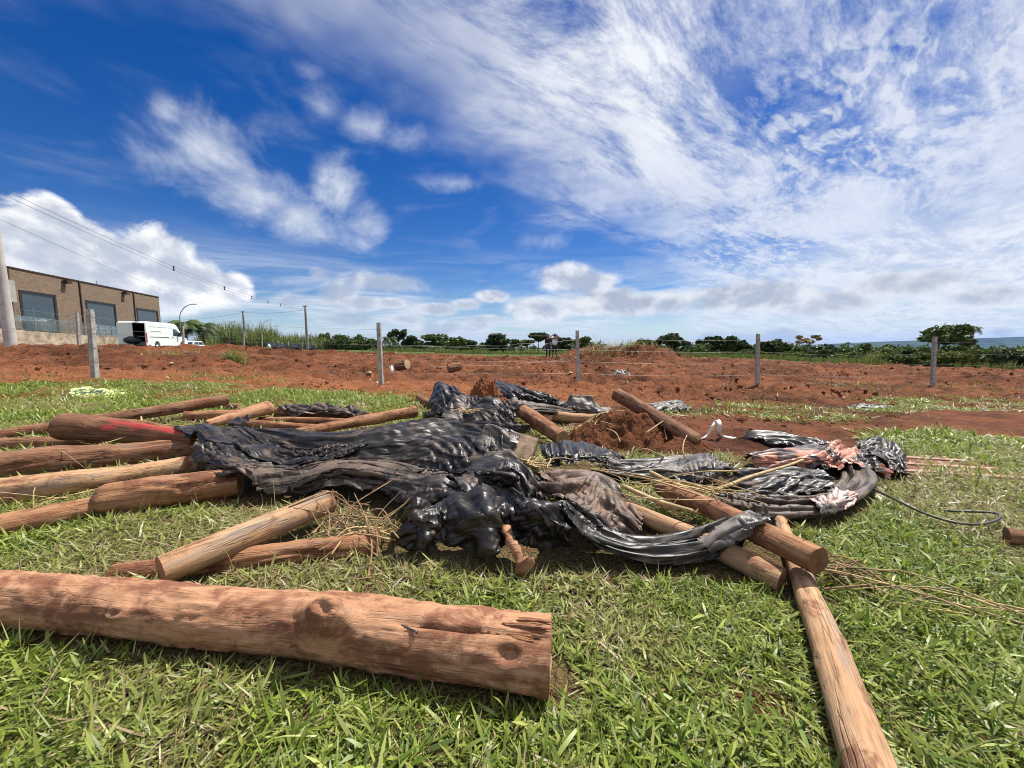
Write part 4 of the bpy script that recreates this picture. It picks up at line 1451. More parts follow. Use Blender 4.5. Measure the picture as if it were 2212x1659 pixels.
sheet('plastic_sheet', [
    [(1592, 944, .02), (1640, 928, .12), (1700, 932, .12), (1760, 940, .12), (1812, 952, .08)],
    [(1600, 947, .02), (1645, 945, .08), (1700, 950, .06), (1760, 960, .06), (1810, 970, .05)],
    [(1620, 950, .01), (1660, 958, .02), (1710, 966, .02), (1765, 975, .02), (1810, 982, .02)]],
    0.024, 'low black sheet stretched over the bare soil behind the orange heap', 'tarp_clean', ex=(1.04, 1.06), seed=131, amp=0.04, fu=4, fv=3)
# heap at the back
sheet('plastic_sheet', [
    [(935, 868, .18), (950, 826, .50), (975, 828, .52), (1000, 850, .40), (1030, 868, .32), (1060, 880, .28)],
    [(928, 885, .18), (955, 862, .38), (985, 862, .38), (1010, 872, .34), (1040, 885, .28), (1075, 895, .24)],
    [(930, 906, .08), (960, 902, .14), (990, 902, .16), (1020, 903, .18), (1050, 905, .18), (1085, 908, .18)]],
    0.030, 'crumpled heap of glossy black sheeting at the back with a peak', 'tarp_clean', ex=(1.04, 1.06), seed=133, amp=0.16, fu=5, fv=4)
sheet('plastic_sheet', [
    [(1064, 812, .52), (1100, 826, .46), (1140, 838, .40), (1185, 848, .34), (1202, 862, .22)],
    [(1068, 835, .42), (1105, 846, .38), (1145, 854, .32), (1185, 862, .26), (1210, 872, .18)],
    [(1075, 860, .26), (1110, 866, .26), (1150, 870, .22), (1190, 876, .16), (1225, 882, .10)]],
    0.032, 'shiny black sheet standing up beside the lump of red earth', 'tarp_clean', ex=(1.04, 1.06), seed=135, amp=0.07, fu=4, fv=4)
sheet('plastic_sheet', [
    [(1020, 888, .22), (1070, 868, .34), (1120, 864, .36), (1180, 876, .26), (1250, 890, .08)],
    [(1020, 905, .20), (1070, 885, .32), (1120, 876, .36), (1185, 885, .24), (1250, 897, .06)],
    [(1040, 918, .16), (1080, 905, .22), (1110, 895, .30)	, (1175, 895, .2), (1240, 904, .04)]],
    0.028, 'dusty film thrown over the sloping log at the back', 'tarp_dusty', ex=(1.04, 1.06), seed=137, amp=0.06, fu=4, fv=4)
sheet('plastic_sheet', [
    [(1200, 874, .12), (1270, 872, .12), (1310, 872, .12)],
    [(1200, 885, .10), (1270, 888, .10), (1325, 888, .10)],
    [(1210, 896, .03), (1270, 898, .03), (1330, 900, .03)]],
    0.034, 'grey film scrap around the foot of the square slab', 'tarp_grey', ex=(1.04, 1.06), seed=139, amp=0.06, fu=4, fv=4)
sheet('plastic_sheet', [
    [(985, 872, .30), (1030, 868, .34), (1080, 880, .30), (1115, 895, .26)],
    [(965, 895, .22), (1020, 892, .26), (1075, 903, .24), (1115, 915, .22)],
    [(945, 925, .14), (1010, 922, .16), (1070, 928, .18), (1120, 938, .18)]],
    0.024, 'tangle of dusty black film filling the space before the peaked heap', 'tarp', ex=(1.05, 1.06), seed=140, amp=0.10, fu=5, fv=4)
# scraps
sheet('plastic_scrap', [
    [(600, 874, .15), (640, 872, .22), (690, 866, .28), (740, 876, .22), (785, 890, .12)],
    [(600, 884, .16), (640, 884, .19), (690, 884, .20), (740, 888, .18), (790, 896, .12)],
    [(605, 893, .14), (640, 897, .13), (690, 893, .14), (740, 896, .13), (800, 902, .10)]],
    0.034, 'torn scrap of thin black film lying over the logs at the back', 'tarp_dusty', ex=(1.04, 1.06), seed=141, amp=0.07, fu=6, fv=4)
sheet('plastic_scrap', [[(508, 895, .34), (535, 893, .36)], [(498, 910, .30), (545, 910, .30)], [(492, 924, .24), (552, 922, .24)]],
    0.030, 'small fold of black film tented over the slanting orange-brown log', 'tarp', ex=(1.04, 1.06), seed=143, amp=0.03, fu=3, fv=3)
sheet('plastic_scrap', [[(1380, 872, .05), (1440, 865, .07), (1490, 868, .04)], [(1385, 882, .04), (1440, 877, .05), (1495, 879, .02)], [(1395, 890, .02), (1440, 888, .02), (1480, 887, .02)]],
    0.040, 'grey twist of film lying flat behind the leaning log', 'tarp_grey', ex=(1.04, 1.06), seed=145, amp=0.05, fu=3, fv=3)

def striped_mat():
    rt = empty('striped_board', G(2005, 1008, 0.0), rz=R(-14), label='flat red-brown board with three pale strips on the soil beyond the orange heap', cat='board')
    rt.location.z = gz(rt.location.x, rt.location.y)
    bm = bmesh.new(); box(bm, (-.62, -.36, -.03), (.62, .36, .030), .008); bm_obj('panel', bm, simple_mat('brick-red board', (0.21, 0.075, 0.045), .9, vary=.4, scale=5, bumpd=.004), rt)
    for k in range(3):
        bm = bmesh.new(); box(bm, (-.61, -.30 + k * .26, .0301), (.60 - .06 * k, -.24 + k * .26, .045), .004); bm_obj('strip', bm, simple_mat('pale strip', (0.40, 0.24, 0.185), .9, vary=.3, scale=9), rt)
striped_mat()

# ------------------------------------------------------------------ grass
def blades(x, y, z, length, width, az, lean, curl, col, twist=None):
    """every blade a tapering strip bent over its length: verts, quads, tris, colours"""
    n = len(x)
    t = np.array([0, 0.34, 0.70, 1.0])
    wprof = np.array([0.75, 1.0, 0.72, 0.0])
    ang = lean[:, None] + curl[:, None] * t[None] ** 1.3          # angle from the vertical
    seg = np.diff(t)[None] * length[:, None]
    am = (ang[:, :-1] + ang[:, 1:]) / 2
    hor = np.concatenate([np.zeros((n, 1)), np.cumsum(np.sin(am) * seg, 1)], 1)
    ver = np.concatenate([np.zeros((n, 1)), np.cumsum(np.cos(am) * seg, 1)], 1)
    dx, dy = np.sin(az)[:, None], np.cos(az)[:, None]
    cx = x[:, None] + hor * dx; cy = y[:, None] + hor * dy
    cz = z[:, None] + np.maximum(ver, 0.004)
    tw = (twist if twist is not None else np.zeros(n))[:, None]
    sx, sy = np.cos(az)[:, None] * np.cos(tw), -np.sin(az)[:, None] * np.cos(tw)
    sz = np.sin(tw)
    hw = width[:, None] * wprof[None] / 2
    L = np.stack([cx - sx * hw, cy - sy * hw, cz - sz * hw], -1)
    Rr = np.stack([cx + sx * hw, cy + sy * hw, cz + sz * hw], -1)
    V = np.empty((n, 7, 3), np.float32)
    V[:, 0], V[:, 1] = L[:, 0], Rr[:, 0]
    V[:, 2], V[:, 3] = L[:, 1], Rr[:, 1]
    V[:, 4], V[:, 5] = L[:, 2], Rr[:, 2]
    V[:, 6] = np.stack([cx[:, 3], cy[:, 3], cz[:, 3]], -1)
    b = (np.arange(n) * 7)[:, None]
    Q = np.concatenate([b + np.array([[0, 1, 3, 2]]), b + np.array([[2, 3, 5, 4]])])
    T = b + np.array([[4, 5, 6]])
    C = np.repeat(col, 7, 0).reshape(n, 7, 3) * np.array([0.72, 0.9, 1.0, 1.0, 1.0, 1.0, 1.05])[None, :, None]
    return V.reshape(-1, 3), Q, T, C.reshape(-1, 3)


def blade_obj(name, parts, mat):
    V, Q, T, C, off = [], [], [], [], 0
    for v, q, t, c in parts:
        V.append(v); Q.append(q + off); T.append(t + off); C.append(c); off += len(v)
    return mesh_np(name, np.concatenate(V), [np.concatenate(Q), np.concatenate(T)], M[mat], cols={'tint': np.concatenate(C)})


def scatter(y0, y1, dens, slope=1.52, pad=0.6):
    area = slope * (y1 ** 2 - y0 ** 2) + 2 * pad * (y1 - y0)
    n = int(area * dens * 1.02)
    y = np.sqrt(rng.uniform(y0 ** 2, y1 ** 2, n))
    x = rng.uniform(-1, 1, n) * (slope * y + pad)
    return x, y


GREENS = np.array([[0.205, 0.262, 0.032], [0.135, 0.200, 0.022], [0.275, 0.320, 0.058], [0.082, 0.132, 0.016], [0.325, 0.345, 0.095], [0.195, 0.242, 0.052]])
STRAWS = np.array([[0.40, 0.315, 0.170], [0.315, 0.225, 0.115], [0.47, 0.40, 0.24], [0.235, 0.145, 0.075], [0.30, 0.27, 0.10]])


def grass_cover():
    parts = []
    for (y0, y1, dens, size) in ((0.35, 1.7, 11000, 0.68), (1.7, 2.8, 8800, 0.80), (2.8, 4.4, 5200, 1.0), (4.4, 9.8, 2000, 1.3)):
        x, y = scatter(y0, y1, dens)
        d = lawn(x, y)
        inr = (x > HX[0]) & (x < HX[-1]) & (y > HY[0]) & (y < HY[-1])
        cover = np.where(inr, H_at(x, y) - raster_at(H0, HX, HY, x, y), 0)
        clump = fbm(x * 5.5, y * 5.5, 71, 3)
        ok = (rng.random(len(x)) < d * (0.45 + 1.1 * clump)) & (cover < 0.035)
        x, y, clump = x[ok], y[ok], clump[ok]
        n = len(x)
        z = ground_z(x, y) - 0.006
        dry = fbm(x * 0.9 + 5, y * 0.9, 81, 4)
        c0 = G(1420, 1400)
        dry = dry + 0.16 * np.exp(-(((x - c0.x) / 0.75) ** 2 + ((y - c0.y) / 0.5) ** 2)) + 0.05 * sstep(y, 1.4, 2.4) - 0.16 * (1 - sstep(y, 1.1, 1.6))
        straw = rng.random(n) < np.clip(0.10 + (dry - 0.44) * 2.0, 0.07, 0.62)
        col = GREENS[rng.integers(0, len(GREENS), n)] * rng.uniform(0.75, 1.4, (n, 1))
        yel = np.clip((dry - 0.45) * 2.0, 0, 0.6)[:, None]
        col = col * (1 - yel) + np.array([0.34, 0.315, 0.120]) * yel
        scol = STRAWS[rng.integers(0, len(STRAWS), n)] * rng.uniform(0.7, 1.25, (n, 1))
        col = np.where(straw[:, None], scol, col)
        ln = rng.gamma(5.0, 0.0145, n) * size * (0.75 + 0.55 * clump)
        ln = np.clip(ln, 0.025, 0.17)
        wd = (1.25 if y1 < 2 else 1.0) * np.clip(ln * rng.uniform(0.10, 0.20, n), 0.005, 0.016) * np.where(straw, 0.6, 1.0) * size
        thin = rng.random(n) < 0.30
        wd = np.where(thin, wd * 0.38, wd); ln = np.where(thin, ln * 1.15, ln)
        az = rng.uniform(0, 2 * math.pi, n)
        lean = np.where(straw, rng.uniform(0.9, 1.5, n), rng.beta(3.0, 1.2, n) * 1.52)
        curl = rng.uniform(-0.25, 1.0, n) * np.where(straw, 0.2, 1)
        z = z + np.where(straw, rng.uniform(0, 0.018, n), rng.uniform(0, 0.02, n))
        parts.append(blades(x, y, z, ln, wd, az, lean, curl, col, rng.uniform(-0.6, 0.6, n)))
    # taller stems standing by the logs, with seed heads
    n = 420
    x, y = scatter(0.8, 4.2, 26)
    ok = (lawn(x, y) > 0.7)
    x, y = x[ok], y[ok]
    inr = (y > HY[0])
    cover = np.where(inr, H_at(x, y) - raster_at(H0, HX, HY, x, y), 0)
    x, y = x[cover < 0.02], y[cover < 0.02]
    n = len(x)
    parts.append(blades(x, y, ground_z(x, y), rng.uniform(0.10, 0.24, n), np.full(n, 0.0022) + rng.uniform(0, 0.003, n), rng.uniform(0, 6.28, n), rng.uniform(0.0, 0.5, n), rng.uniform(0, 0.7, n),
                        np.where(rng.random((n, 1)) < 0.45, np.array([[0.38, 0.30, 0.16]]), np.array([[0.20, 0.26, 0.06]]))))
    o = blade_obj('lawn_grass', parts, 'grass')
    print('grass polys', len(o.data.polygons))
    tag(o, 'broad-leaved green and straw-coloured lawn grass around the heap', 'grass', kind='stuff')


grass_cover()


def field_litter():
    """straw, roots and splinters lying on the turned earth, and clods"""
    n = 60000
    y = np.sqrt(rng.uniform(7.0 ** 2, 30.0 ** 2, n))
    x = rng.uniform(-1, 1, n) * (1.5 * y)
    k = fbm(x * 0.45, y * 0.8, 91, 4)
    ok = (rng.random(n) < sstep(k, 0.40, 0.66)) & (lawn(x, y) < 0.7)
    x, y = x[ok], y[ok]
    n = len(x)
    col = STRAWS[rng.integers(0, 5, n)] * rng.uniform(0.22, 1.0, (n, 1))
    ln = rng.gamma(1.8, 0.06, n).clip(0.04, 0.6)
    p1 = blades(x, y, ground_z(x, y) + 0.01, ln, np.clip(ln * 0.07, 0.008, 0.03), rng.uniform(0, 6.28, n), rng.uniform(1.2, 1.56, n), rng.uniform(-0.2, 0.1, n), col)
    o = blade_obj('field_straw', [p1], 'grass')
    tag(o, 'scattered dry straw and root fibres on the turned red earth', 'straw', kind='stuff')
    # green weeds left standing on the field
    spots = [(510, 806, 420, .55, .14), (470, 826, 300, .2, .35), (585, 826, 220, .16, .3), (370, 800, 220, .2, .5), (1540, 902, 260, .13, .45), (1650, 880, 200, .13, .5), (1980, 858, 420, .16, .9), (2140, 862, 380, .16, .9),
             (1850, 828, 300, .18, .8), (1470, 908, 160, .12, .35), (60, 830, 200, .15, .8), (700, 860, 200, .10, .6), (860, 862, 200, .10, .6), (1120, 815, 160, .12, .8), (2100, 830, 200, .2, 1.0), (950, 812, 150, .14, .8), (1760, 905, 260, .12, .6)]
    parts = []
    for (px, py, m, h, sp) in spots:
        c = G(px, py, 0.12 if px < 900 else -0.15)
        x = c.x + rng.normal(0, sp, m) * 1.3; y = c.y + rng.normal(0, sp, m) * 0.7
        cl = GREENS[rng.integers(0, 6, m)] * rng.uniform(0.8, 1.3, (m, 1))
        cl = np.where(rng.random((m, 1)) < 0.35, STRAWS[rng.integers(0, 5, m)] * 0.85, cl)
        parts.append(blades(x, y, ground_z(x, y) - 0.02, rng.uniform(0.4, 1.1, m) * h * 1.2, rng.uniform(0.010, 0.020, m), rng.uniform(0, 6.28, m), rng.beta(1.5, 2.5, m) * 1.2, rng.uniform(0.1, 0.9, m), cl))
    o = blade_obj('field_weeds', parts, 'grass')
    tag(o, 'tufts of green weeds and dry grass on the red field before and behind the fence', 'weeds', kind='stuff')
    # clods
    n = 26000
    y = np.sqrt(rng.uniform(5.0 ** 2, 29.0 ** 2, n)); x = rng.uniform(-1, 1, n) * (1.45 * y)
    k = fbm(x * 0.5, y * 0.7, 95, 4)
    ok = (rng.random(n) < sstep(k, 0.42, 0.66)) & (lawn(x, y) < 0.4)
    x, y = x[ok], y[ok]
    n = len(x)
    s = rng.gamma(1.6, 0.020, n).clip(0.015, 0.11)
    base = np.array([[1, 0, 0], [-1, 0, 0], [0, 1, 0], [0, -1, 0], [0, 0, 1], [0, 0, -1]], float)
    tri = np.array([[0, 2, 4], [2, 1, 4], [1, 3, 4], [3, 0, 4], [2, 0, 5], [1, 2, 5], [3, 1, 5], [0, 3, 5]])
    V = base[None] * s[:, None, None] * rng.uniform(0.6, 1.3, (n, 6, 1)) + rng.normal(0, 0.2, (n, 6, 3)) * s[:, None, None]
    V = V + np.stack([x, y, ground_z(x, y) - s * 0.15], -1)[:, None]
    T = (np.arange(n) * 6)[:, None, None] + tri[None]
    o = mesh_np('earth_clods', V.reshape(-1, 3), T.reshape(-1, 3), M['soil'], smooth=True, attrs={'grass': np.zeros(n * 6), 'veg': np.zeros(n * 6)})
    tag(o, 'loose clods of red earth scattered over the field', 'clods', kind='stuff')
    # bright chips of wood and rubble
    n = 420
    y = np.sqrt(rng.uniform(8.0 ** 2, 28.0 ** 2, n)); x = rng.uniform(-1, 1, n) * (1.4 * y)
    s = rng.gamma(2.0, 0.018, n).clip(0.015, 0.09)
    V = base[None] * s[:, None, None] * rng.uniform(0.4, 1.4, (n, 6, 3))
    V = V + np.stack([x, y, ground_z(x, y) + s * 0.3], -1)[:, None]
    T = (np.arange(n) * 6)[:, None, None] + tri[None]
    o = mesh_np('wood_chips', V.reshape(-1, 3), T.reshape(-1, 3), M['straw'], smooth=False)
    tag(o, 'pale chips of wood and rubble scattered over the red field', 'chips', kind='stuff')


field_litter()

# ------------------------------------------------------------------ fence of concrete posts
POSTS = [(206, 819, 194, 668, 9.9, 'concrete fence post nearest the brick building, its lit side bright', .12), (824, 838, 818, 697, 10.6, 'white-edged concrete fence post above the row of back logs', .11),
         (1249, 836, 1247, 714, 12.3, 'concrete fence post next to the two standing people', .11), (1636, 838, 1638, 721, 12.8, 'concrete fence post above the leaning log and the grey twist of film', .105),
         (2014, 836, 2019, 727, 13.7, 'concrete fence post in front of the big roadside tree and shrubs', .105)]
WIRE_F = [0.895, 0.67, 0.455, 0.25]
post_tops = []


def fence_post(px, py, tx, ty, dep, label, w, group='concrete posts of the near fence', h=None, ties=True):
    b = A(px, py, dep)
    t = A(tx, ty, dep)
    h = t.z - b.z
    rt = empty('fence_post', b, rz=R(random.uniform(-7, 7)), label=label, cat='fence post', group=group)
    bm = bmesh.new()
    n = 10
    prev = None
    for k in range(n + 1):
        z = -0.45 + (h + 0.45) * k / n
        s = w / 2 * (1.0 - 0.10 * k / n)
        lx = (t.x - b.x) * max(z, 0) / h
        ring = [bm.verts.new((lx + sx * s * random.uniform(.97, 1.03), sy * s * random.uniform(.97, 1.03), z)) for sx, sy in ((-1, -1), (1, -1), (1, 1), (-1, 1))]
        if prev:
            for i in range(4):
                bm.faces.new((prev[i], prev[(i + 1) % 4], ring[(i + 1) % 4], ring[i]))
        prev = ring
    bm.faces.new(prev)
    bmesh.ops.bevel(bm, geom=[e for e in bm.edges if abs((e.verts[0].co - e.verts[1].co).z) > 0.05], offset=0.008, segments=1, affect='EDGES')
    bm_obj('shaft', bm, M['concrete'], rt)
    if ties:
        for f in WIRE_F:
            s = w / 2 * 1.04
            lx = (t.x - b.x) * f
            pts = [(lx + sx * s, sy * s, h * f + random.uniform(-.006, .006)) for sx, sy in ((-1, -1), (1, -1), (1, 1), (-1, 1), (-1, -1))]
            tube_obj('wire_tie', pts, 0.004, M['wire'], rt, 5)
    return b, t


for (px, py, tx, ty, dep, lab, w) in POSTS:
    post_tops.append(fence_post(px, py, tx, ty, dep, lab, w))

names = ['topmost', 'second from the top', 'third from the top', 'lowest']
for k, f in enumerate(WIRE_F):
    pts = []
    ends = [b.lerp(t, f) + Vector((0, -0.06, 0)) for b, t in post_tops]
    lo = ends[0] + (ends[0] - ends[1]) * 1.6 + Vector((0, 0, .3)); hi = ends[-1] + (ends[-1] - ends[-2]) * 1.6
    ends = [lo] + ends + [hi]
    for a, b in zip(ends[:-1], ends[1:]):
        sag = random.uniform(0.02, 0.10)
        for q in np.linspace(0, 1, 18, endpoint=False):
            p = a.lerp(b, q)
            p.z -= sag * 4 * q * (1 - q) - random.uniform(-.004, .004)
            pts.append(tuple(p))
    pts.append(tuple(ends[-1]))
    o = tube_obj('fence_wire', pts, 0.0024, M['wire'], None, 5)
    tag(o, f'{names[k]} of the four wires strung along the concrete fence', 'wire', 'wires of the near fence')
# a loose broken wire hanging between two posts
for (p0, p1, sag, lab) in (((826, 785), (1248, 772), .16, 'slack broken wire drooping between the two middle fence posts'), ((826, 745), (1246, 735), .10, 'loose doubled wire just under the topmost between the two middle posts')):
    a, b = A(*p0, 10.6), A(*p1, 12.2)
    pts = []
    for q in np.linspace(0, 1, 30):
        p = a.lerp(b, q); p.z -= sag * 4 * q * (1 - q) + 0.02 * math.sin(q * 25)
        pts.append(tuple(p + Vector((0, -.07, 0))))
    tag(tube_obj('fence_wire', pts, 0.0035, M['wire'], None, 5), lab, 'wire', 'wires of the near fence')

# roadside fence farther back
far_posts = [(171, 743, 167, 676, 23.0, 'concrete post of the roadside fence in front of the brick wall'), (397, 748, 395, 704, 36.0, 'concrete post of the roadside fence in front of the van bonnet'),
             (527, 746, 526, 716, 50.0, 'pale roadside post standing left of the slim power pole'), (566, 744, 566, 722, 62.0, 'white roadside post just past the slim power pole')]
tops2 = []
for (px, py, tx, ty, dep, lab) in far_posts:
    tops2.append(fence_post(px, py, tx, ty, dep, lab, 0.13, 'posts of the roadside fence', ties=False))
for i, (px, dep) in enumerate(((625, 84), (655.6, 92), (684, 98), (702.6, 108), (723.6, 120), (740, 140), (751.6, 160), (763.8, 190))):
    x = (px - 1106) / F * dep
    z = gz(x, dep)
    zt = CAM_H + (747 - [740, 742, 745, 749, 750, 751, 752, 753][i]) / F * dep
    b = Vector((x, dep, zt - 1.9))
    bm = bmesh.new()
    box(bm, (-.09, -.09, -.3), (.09, .09, 1.9))
    o = bm_obj('fence_post', bm, M['concrete'])
    o.location = b
    tag(o, f"{['first', 'second', 'third', 'fourth', 'fifth', 'sixth', 'seventh', 'last'][i]} small pale post of the row past the dark cars, counting away", 'fence post', 'distant row of roadside posts')
for k, f in enumerate((0.9, 0.55)):
    e = [b.lerp(t, f) for b, t in tops2]
    e = [e[0] + (e[0] - e[1])] + e
    pts = [tuple(a.lerp(b, q)) for a, b in zip(e[:-1], e[1:]) for q in np.linspace(0, 1, 8, endpoint=False)] + [tuple(e[-1])]
    tag(tube_obj('fence_wire', pts, 0.005, M['wire'], None, 4), ('upper' if k == 0 else 'lower') + ' wire of the roadside fence before the brick building', 'wire', 'wires of the roadside fence')

# ------------------------------------------------------------------ brick building
M['brick'] = None
def mat_brick():
    m, nt, bs, out = new_mat('brown brick')
    co = objco(nt)
    x, y, z = nt.sep(co)
    br = nt.n('ShaderNodeTexBrick')
    nt.put(br.inputs['Vector'], nt.xyz(x + y, z, 0.0))
    br.inputs['Scale'].default_value = 3.2
    br.inputs['Brick Width'].default_value = 0.95
    br.inputs['Row Height'].default_value = 0.24
    br.inputs['Mortar Size'].default_value = 0.02
    br.inputs['Color1'].default_value = (0.225, 0.150, 0.100, 1)
    br.inputs['Color2'].default_value = (0.135, 0.085, 0.058, 1)
    br.inputs['Mortar'].default_value = (0.20, 0.155, 0.12, 1)
    c = nt.mix(nt.step(nt.noise(co, 0.9, 5, 0.6), 0.35, 0.7) * 0.4, E(nt, br.outputs[0]), (0.19, 0.135, 0.085))
    set_bs(nt, bs, Base_Color=c, Roughness=0.9)
    bump(nt, bs, E(nt, br.outputs[1]), 0.4, -0.02)
    return m
M['brick'] = mat_brick()
M['black_metal'] = simple_mat('black window frame', (0.018, 0.016, 0.016), 0.5)
M['render'] = simple_mat('grey render', (0.30, 0.28, 0.25), 0.9, vary=0.2, scale=1.2)
M['lowwall'] = simple_mat('stained boundary wall', (0.36, 0.285, 0.205), 0.95, vary=0.45, scale=1.4, bumpd=0.01)
M['pipe'] = simple_mat('downpipe', (0.045, 0.022, 0.018), 0.6)


def mat_glass():
    m, nt, bs, out = new_mat('dark window glass')
    set_bs(nt, bs, Base_Color=(0.028, 0.045, 0.055), Roughness=0.04, Specular_IOR_Level=0.9)
    return m
M['glass'] = mat_glass()


def building():
    a = A(40, 745, 29.9); b = A(352, 745, 48.4)
    d = Vector((b.x - a.x, b.y - a.y, 0)); L = d.length
    ang = math.atan2(d.y, d.x)
    zb = 0.6
    # local frame: x along the facade, -y towards the street (camera), z up
    rt = empty('brick_building', (a.x, a.y, zb), rz=ang, label='long brown brick building with big black-framed shop windows', cat='building')
    def zof(px, py, s):   # height of a pixel at distance s along the facade
        y = a.y + d.y / L * s
        return A(px, py, y).z - zb
    def sof(px):
        # parameter along the facade for an image column
        t = (px - 1106) / F
        # a.x + k*dx = t*(a.y + k*dy) approximately (level of the eye)
        k = (t * a.y * 1.0 - a.x) / (d.x - t * d.y)
        return k * L
    H = zof(40, 578, 0)
    wins = []
    for (x0, x1, yt0, yb0) in ((60, 137, 626, 716), (199, 262, 651, 727), (306, 351, 668, 716)):
        s0, s1 = sof(x0), sof(x1)
        wins.append((s0, s1, zof(x0, yb0, s0), zof(x0, yt0, s0)))
    w0 = wins[0]
    zt = w0[3]; zbm = w0[2]
    wins = [(s0, s1, zbm, zt - 0.05 * i) for i, (s0, s1, _, _) in enumerate(wins)]
    D = 14.0
    # front wall as panels round the openings
    bm = bmesh.new()
    xs = [0.0]
    for (s0, s1, z0, z1) in wins:
        box(bm, (xs[-1], 0, 0), (s0, 0.3, H))
        box(bm, (s0, 0, 0), (s1, 0.3, z0))
        box(bm, (s0, 0, z1), (s1, 0.3, H))
        xs.append(s1)
    if xs[-1] < L:
        box(bm, (xs[-1], 0, 0), (L, 0.3, H))
    bm_obj('front_wall', bm, M['brick'], rt)
    bm = bmesh.new(); box(bm, (0, 0.303, 0), (0.3, D, H - 0.02)); bm_obj('side_wall', bm, M['brick'], rt)
    bm = bmesh.new(); box(bm, (L - 0.3, 0.303, 0), (L, D, H - 0.02)); bm_obj('side_wall', bm, M['brick'], rt)
    bm = bmesh.new(); box(bm, (0.3, D - .3, 0), (L - .3, D, H - 0.02)); bm_obj('back_wall', bm, M['brick'], rt)
    bm = bmesh.new(); box(bm, (0.31, 0.31, H - 0.6), (L - 0.31, D - 0.31, H - 0.45)); bm_obj('roof', bm, M['render'], rt)
    bm = bmesh.new(); box(bm, (-0.05, -0.06, H + 0.002), (L + 0.05, 0.36, H + 0.10)); bm_obj('coping', bm, M['pipe'], rt)
    for (s0, s1, z0, z1) in wins:
        fr = bmesh.new()
        t = 0.20
        box(fr, (s0 - .02, -0.03, z0 - .02), (s0 + t, 0.10, z1 + .02)); box(fr, (s1 - t, -0.03, z0 - .02), (s1 + .02, 0.10, z1 + .02))
        box(fr, (s0 + t, -0.03, z1 - t), (s1 - t, 0.10, z1 + .02)); box(fr, (s0 + t, -0.03, z0 - .02), (s1 - t, 0.10, z0 + .12))
        w = bm_obj('window', fr, M['black_metal'], rt)
        n = 1
        for k in range(n):
            g = bmesh.new()
            u0 = s0 + t + (s1 - s0 - 2 * t) * k / n; u1 = s0 + t + (s1 - s0 - 2 * t) * (k + 1) / n
            box(g, (u0 + .015, 0.02, z0 + .12), (u1 - .015, 0.05, z1 - t))
            bm_obj('pane', g, M['glass'], w)
        bk = bmesh.new(); box(bk, (s0, 2.5, z0), (s1, 2.55, z1)); bm_obj('back_panel', bk, M['render'], w)
    for px in (191, 303):
        s = sof(px) - 0.1
        bm = bmesh.new(); box(bm, (s - .06, -0.10, 0), (s + .06, -0.003, H)); bm_obj('downpipe', bm, M['pipe'], rt)
    for px in (158, 281):
        s = sof(px)
        bm = bmesh.new(); box(bm, (s - .25, -0.45, H - .42), (s + .25, -0.005, H - .22)); box(bm, (s - .04, -0.3, H - .22), (s + .04, -0.01, H - .1)); bm_obj('floodlight', bm, M['pipe'], rt)
    bm = bmesh.new(); box(bm, (-4.5, -0.25, H - 2.6), (-0.003, 4.5, H - 0.95)); bm_obj('canopy', bm, M['render'], rt)
    bm = bmesh.new(); box(bm, (-9, 4.503, 0), (-0.003, 4.8, H - 0.01)); bm_obj('recessed_wall', bm, M['brick'], rt)
    bm = bmesh.new(); box(bm, (-6.0, 4.35, 0.5), (-2.6, 4.49, H - 2.7)); e = bm_obj('entrance_door', bm, M['glass'], rt)
    bm = bmesh.new(); box(bm, (L * .74, 3, H), (L * .74 + .06, 3.06, H + 1.1)); bm_obj('roof_vent', bm, M['render'], rt)
    return rt


building()


def boundary_wall():
    a, b = A(-60, 745, 24.0), A(272, 745, 37.5)
    d = Vector((b.x - a.x, b.y - a.y, 0))
    rt = empty('boundary_wall', (a.x, a.y, 0.3), rz=math.atan2(d.y, d.x), label='low stained concrete boundary wall under the glass fence of the brick building', cat='wall')
    L = d.length
    h0, h1 = 1.2 + 40 / F * 24 - 0.3, 1.2 + 14 / F * 37.5 - 0.3
    bm = bmesh.new()
    vs = box(bm, (0, 0, 0), (L, 0.25, 1))
    for v in bm.verts:
        if v.co.z > 0.5:
            v.co.z = h0 + (h1 - h0) * v.co.x / L
    bm_obj('masonry', bm, M['lowwall'], rt)
    m, nt, bs, out = new_mat('glass fence')
    set_bs(nt, bs, Base_Color=(0.55, 0.75, 0.72), Roughness=0.05, Transmission_Weight=0.9, Alpha=0.35)
    for k in range(9):
        x0, x1 = L * k / 9 + .06, L * (k + 1) / 9 - .06
        bm = bmesh.new(); vs = box(bm, (x0, .11, 0), (x1, .125, 1))
        for v in bm.verts:
            hb = h0 + (h1 - h0) * v.co.x / L
            v.co.z = hb + 0.05 + (1.0 if v.co.z > .5 else 0)
        bm_obj('glass_panel', bm, m, rt)
        bm = bmesh.new(); box(bm, (L * k / 9 - .012, .10, h0 + (h1 - h0) * k / 9), (L * k / 9 + .012, .13, h0 + (h1 - h0) * k / 9 + 1.75)); bm_obj('fence_rod', bm, M['wire'], rt)


boundary_wall()

# ------------------------------------------------------------------ power poles, lines and lamps
M['pole'] = simple_mat('pole concrete', (0.42, 0.40, 0.37), 0.9, vary=0.15, scale=2)
M['pole_dark'] = simple_mat('weathered pole', (0.22, 0.19, 0.165), 0.9, vary=0.2, scale=2)


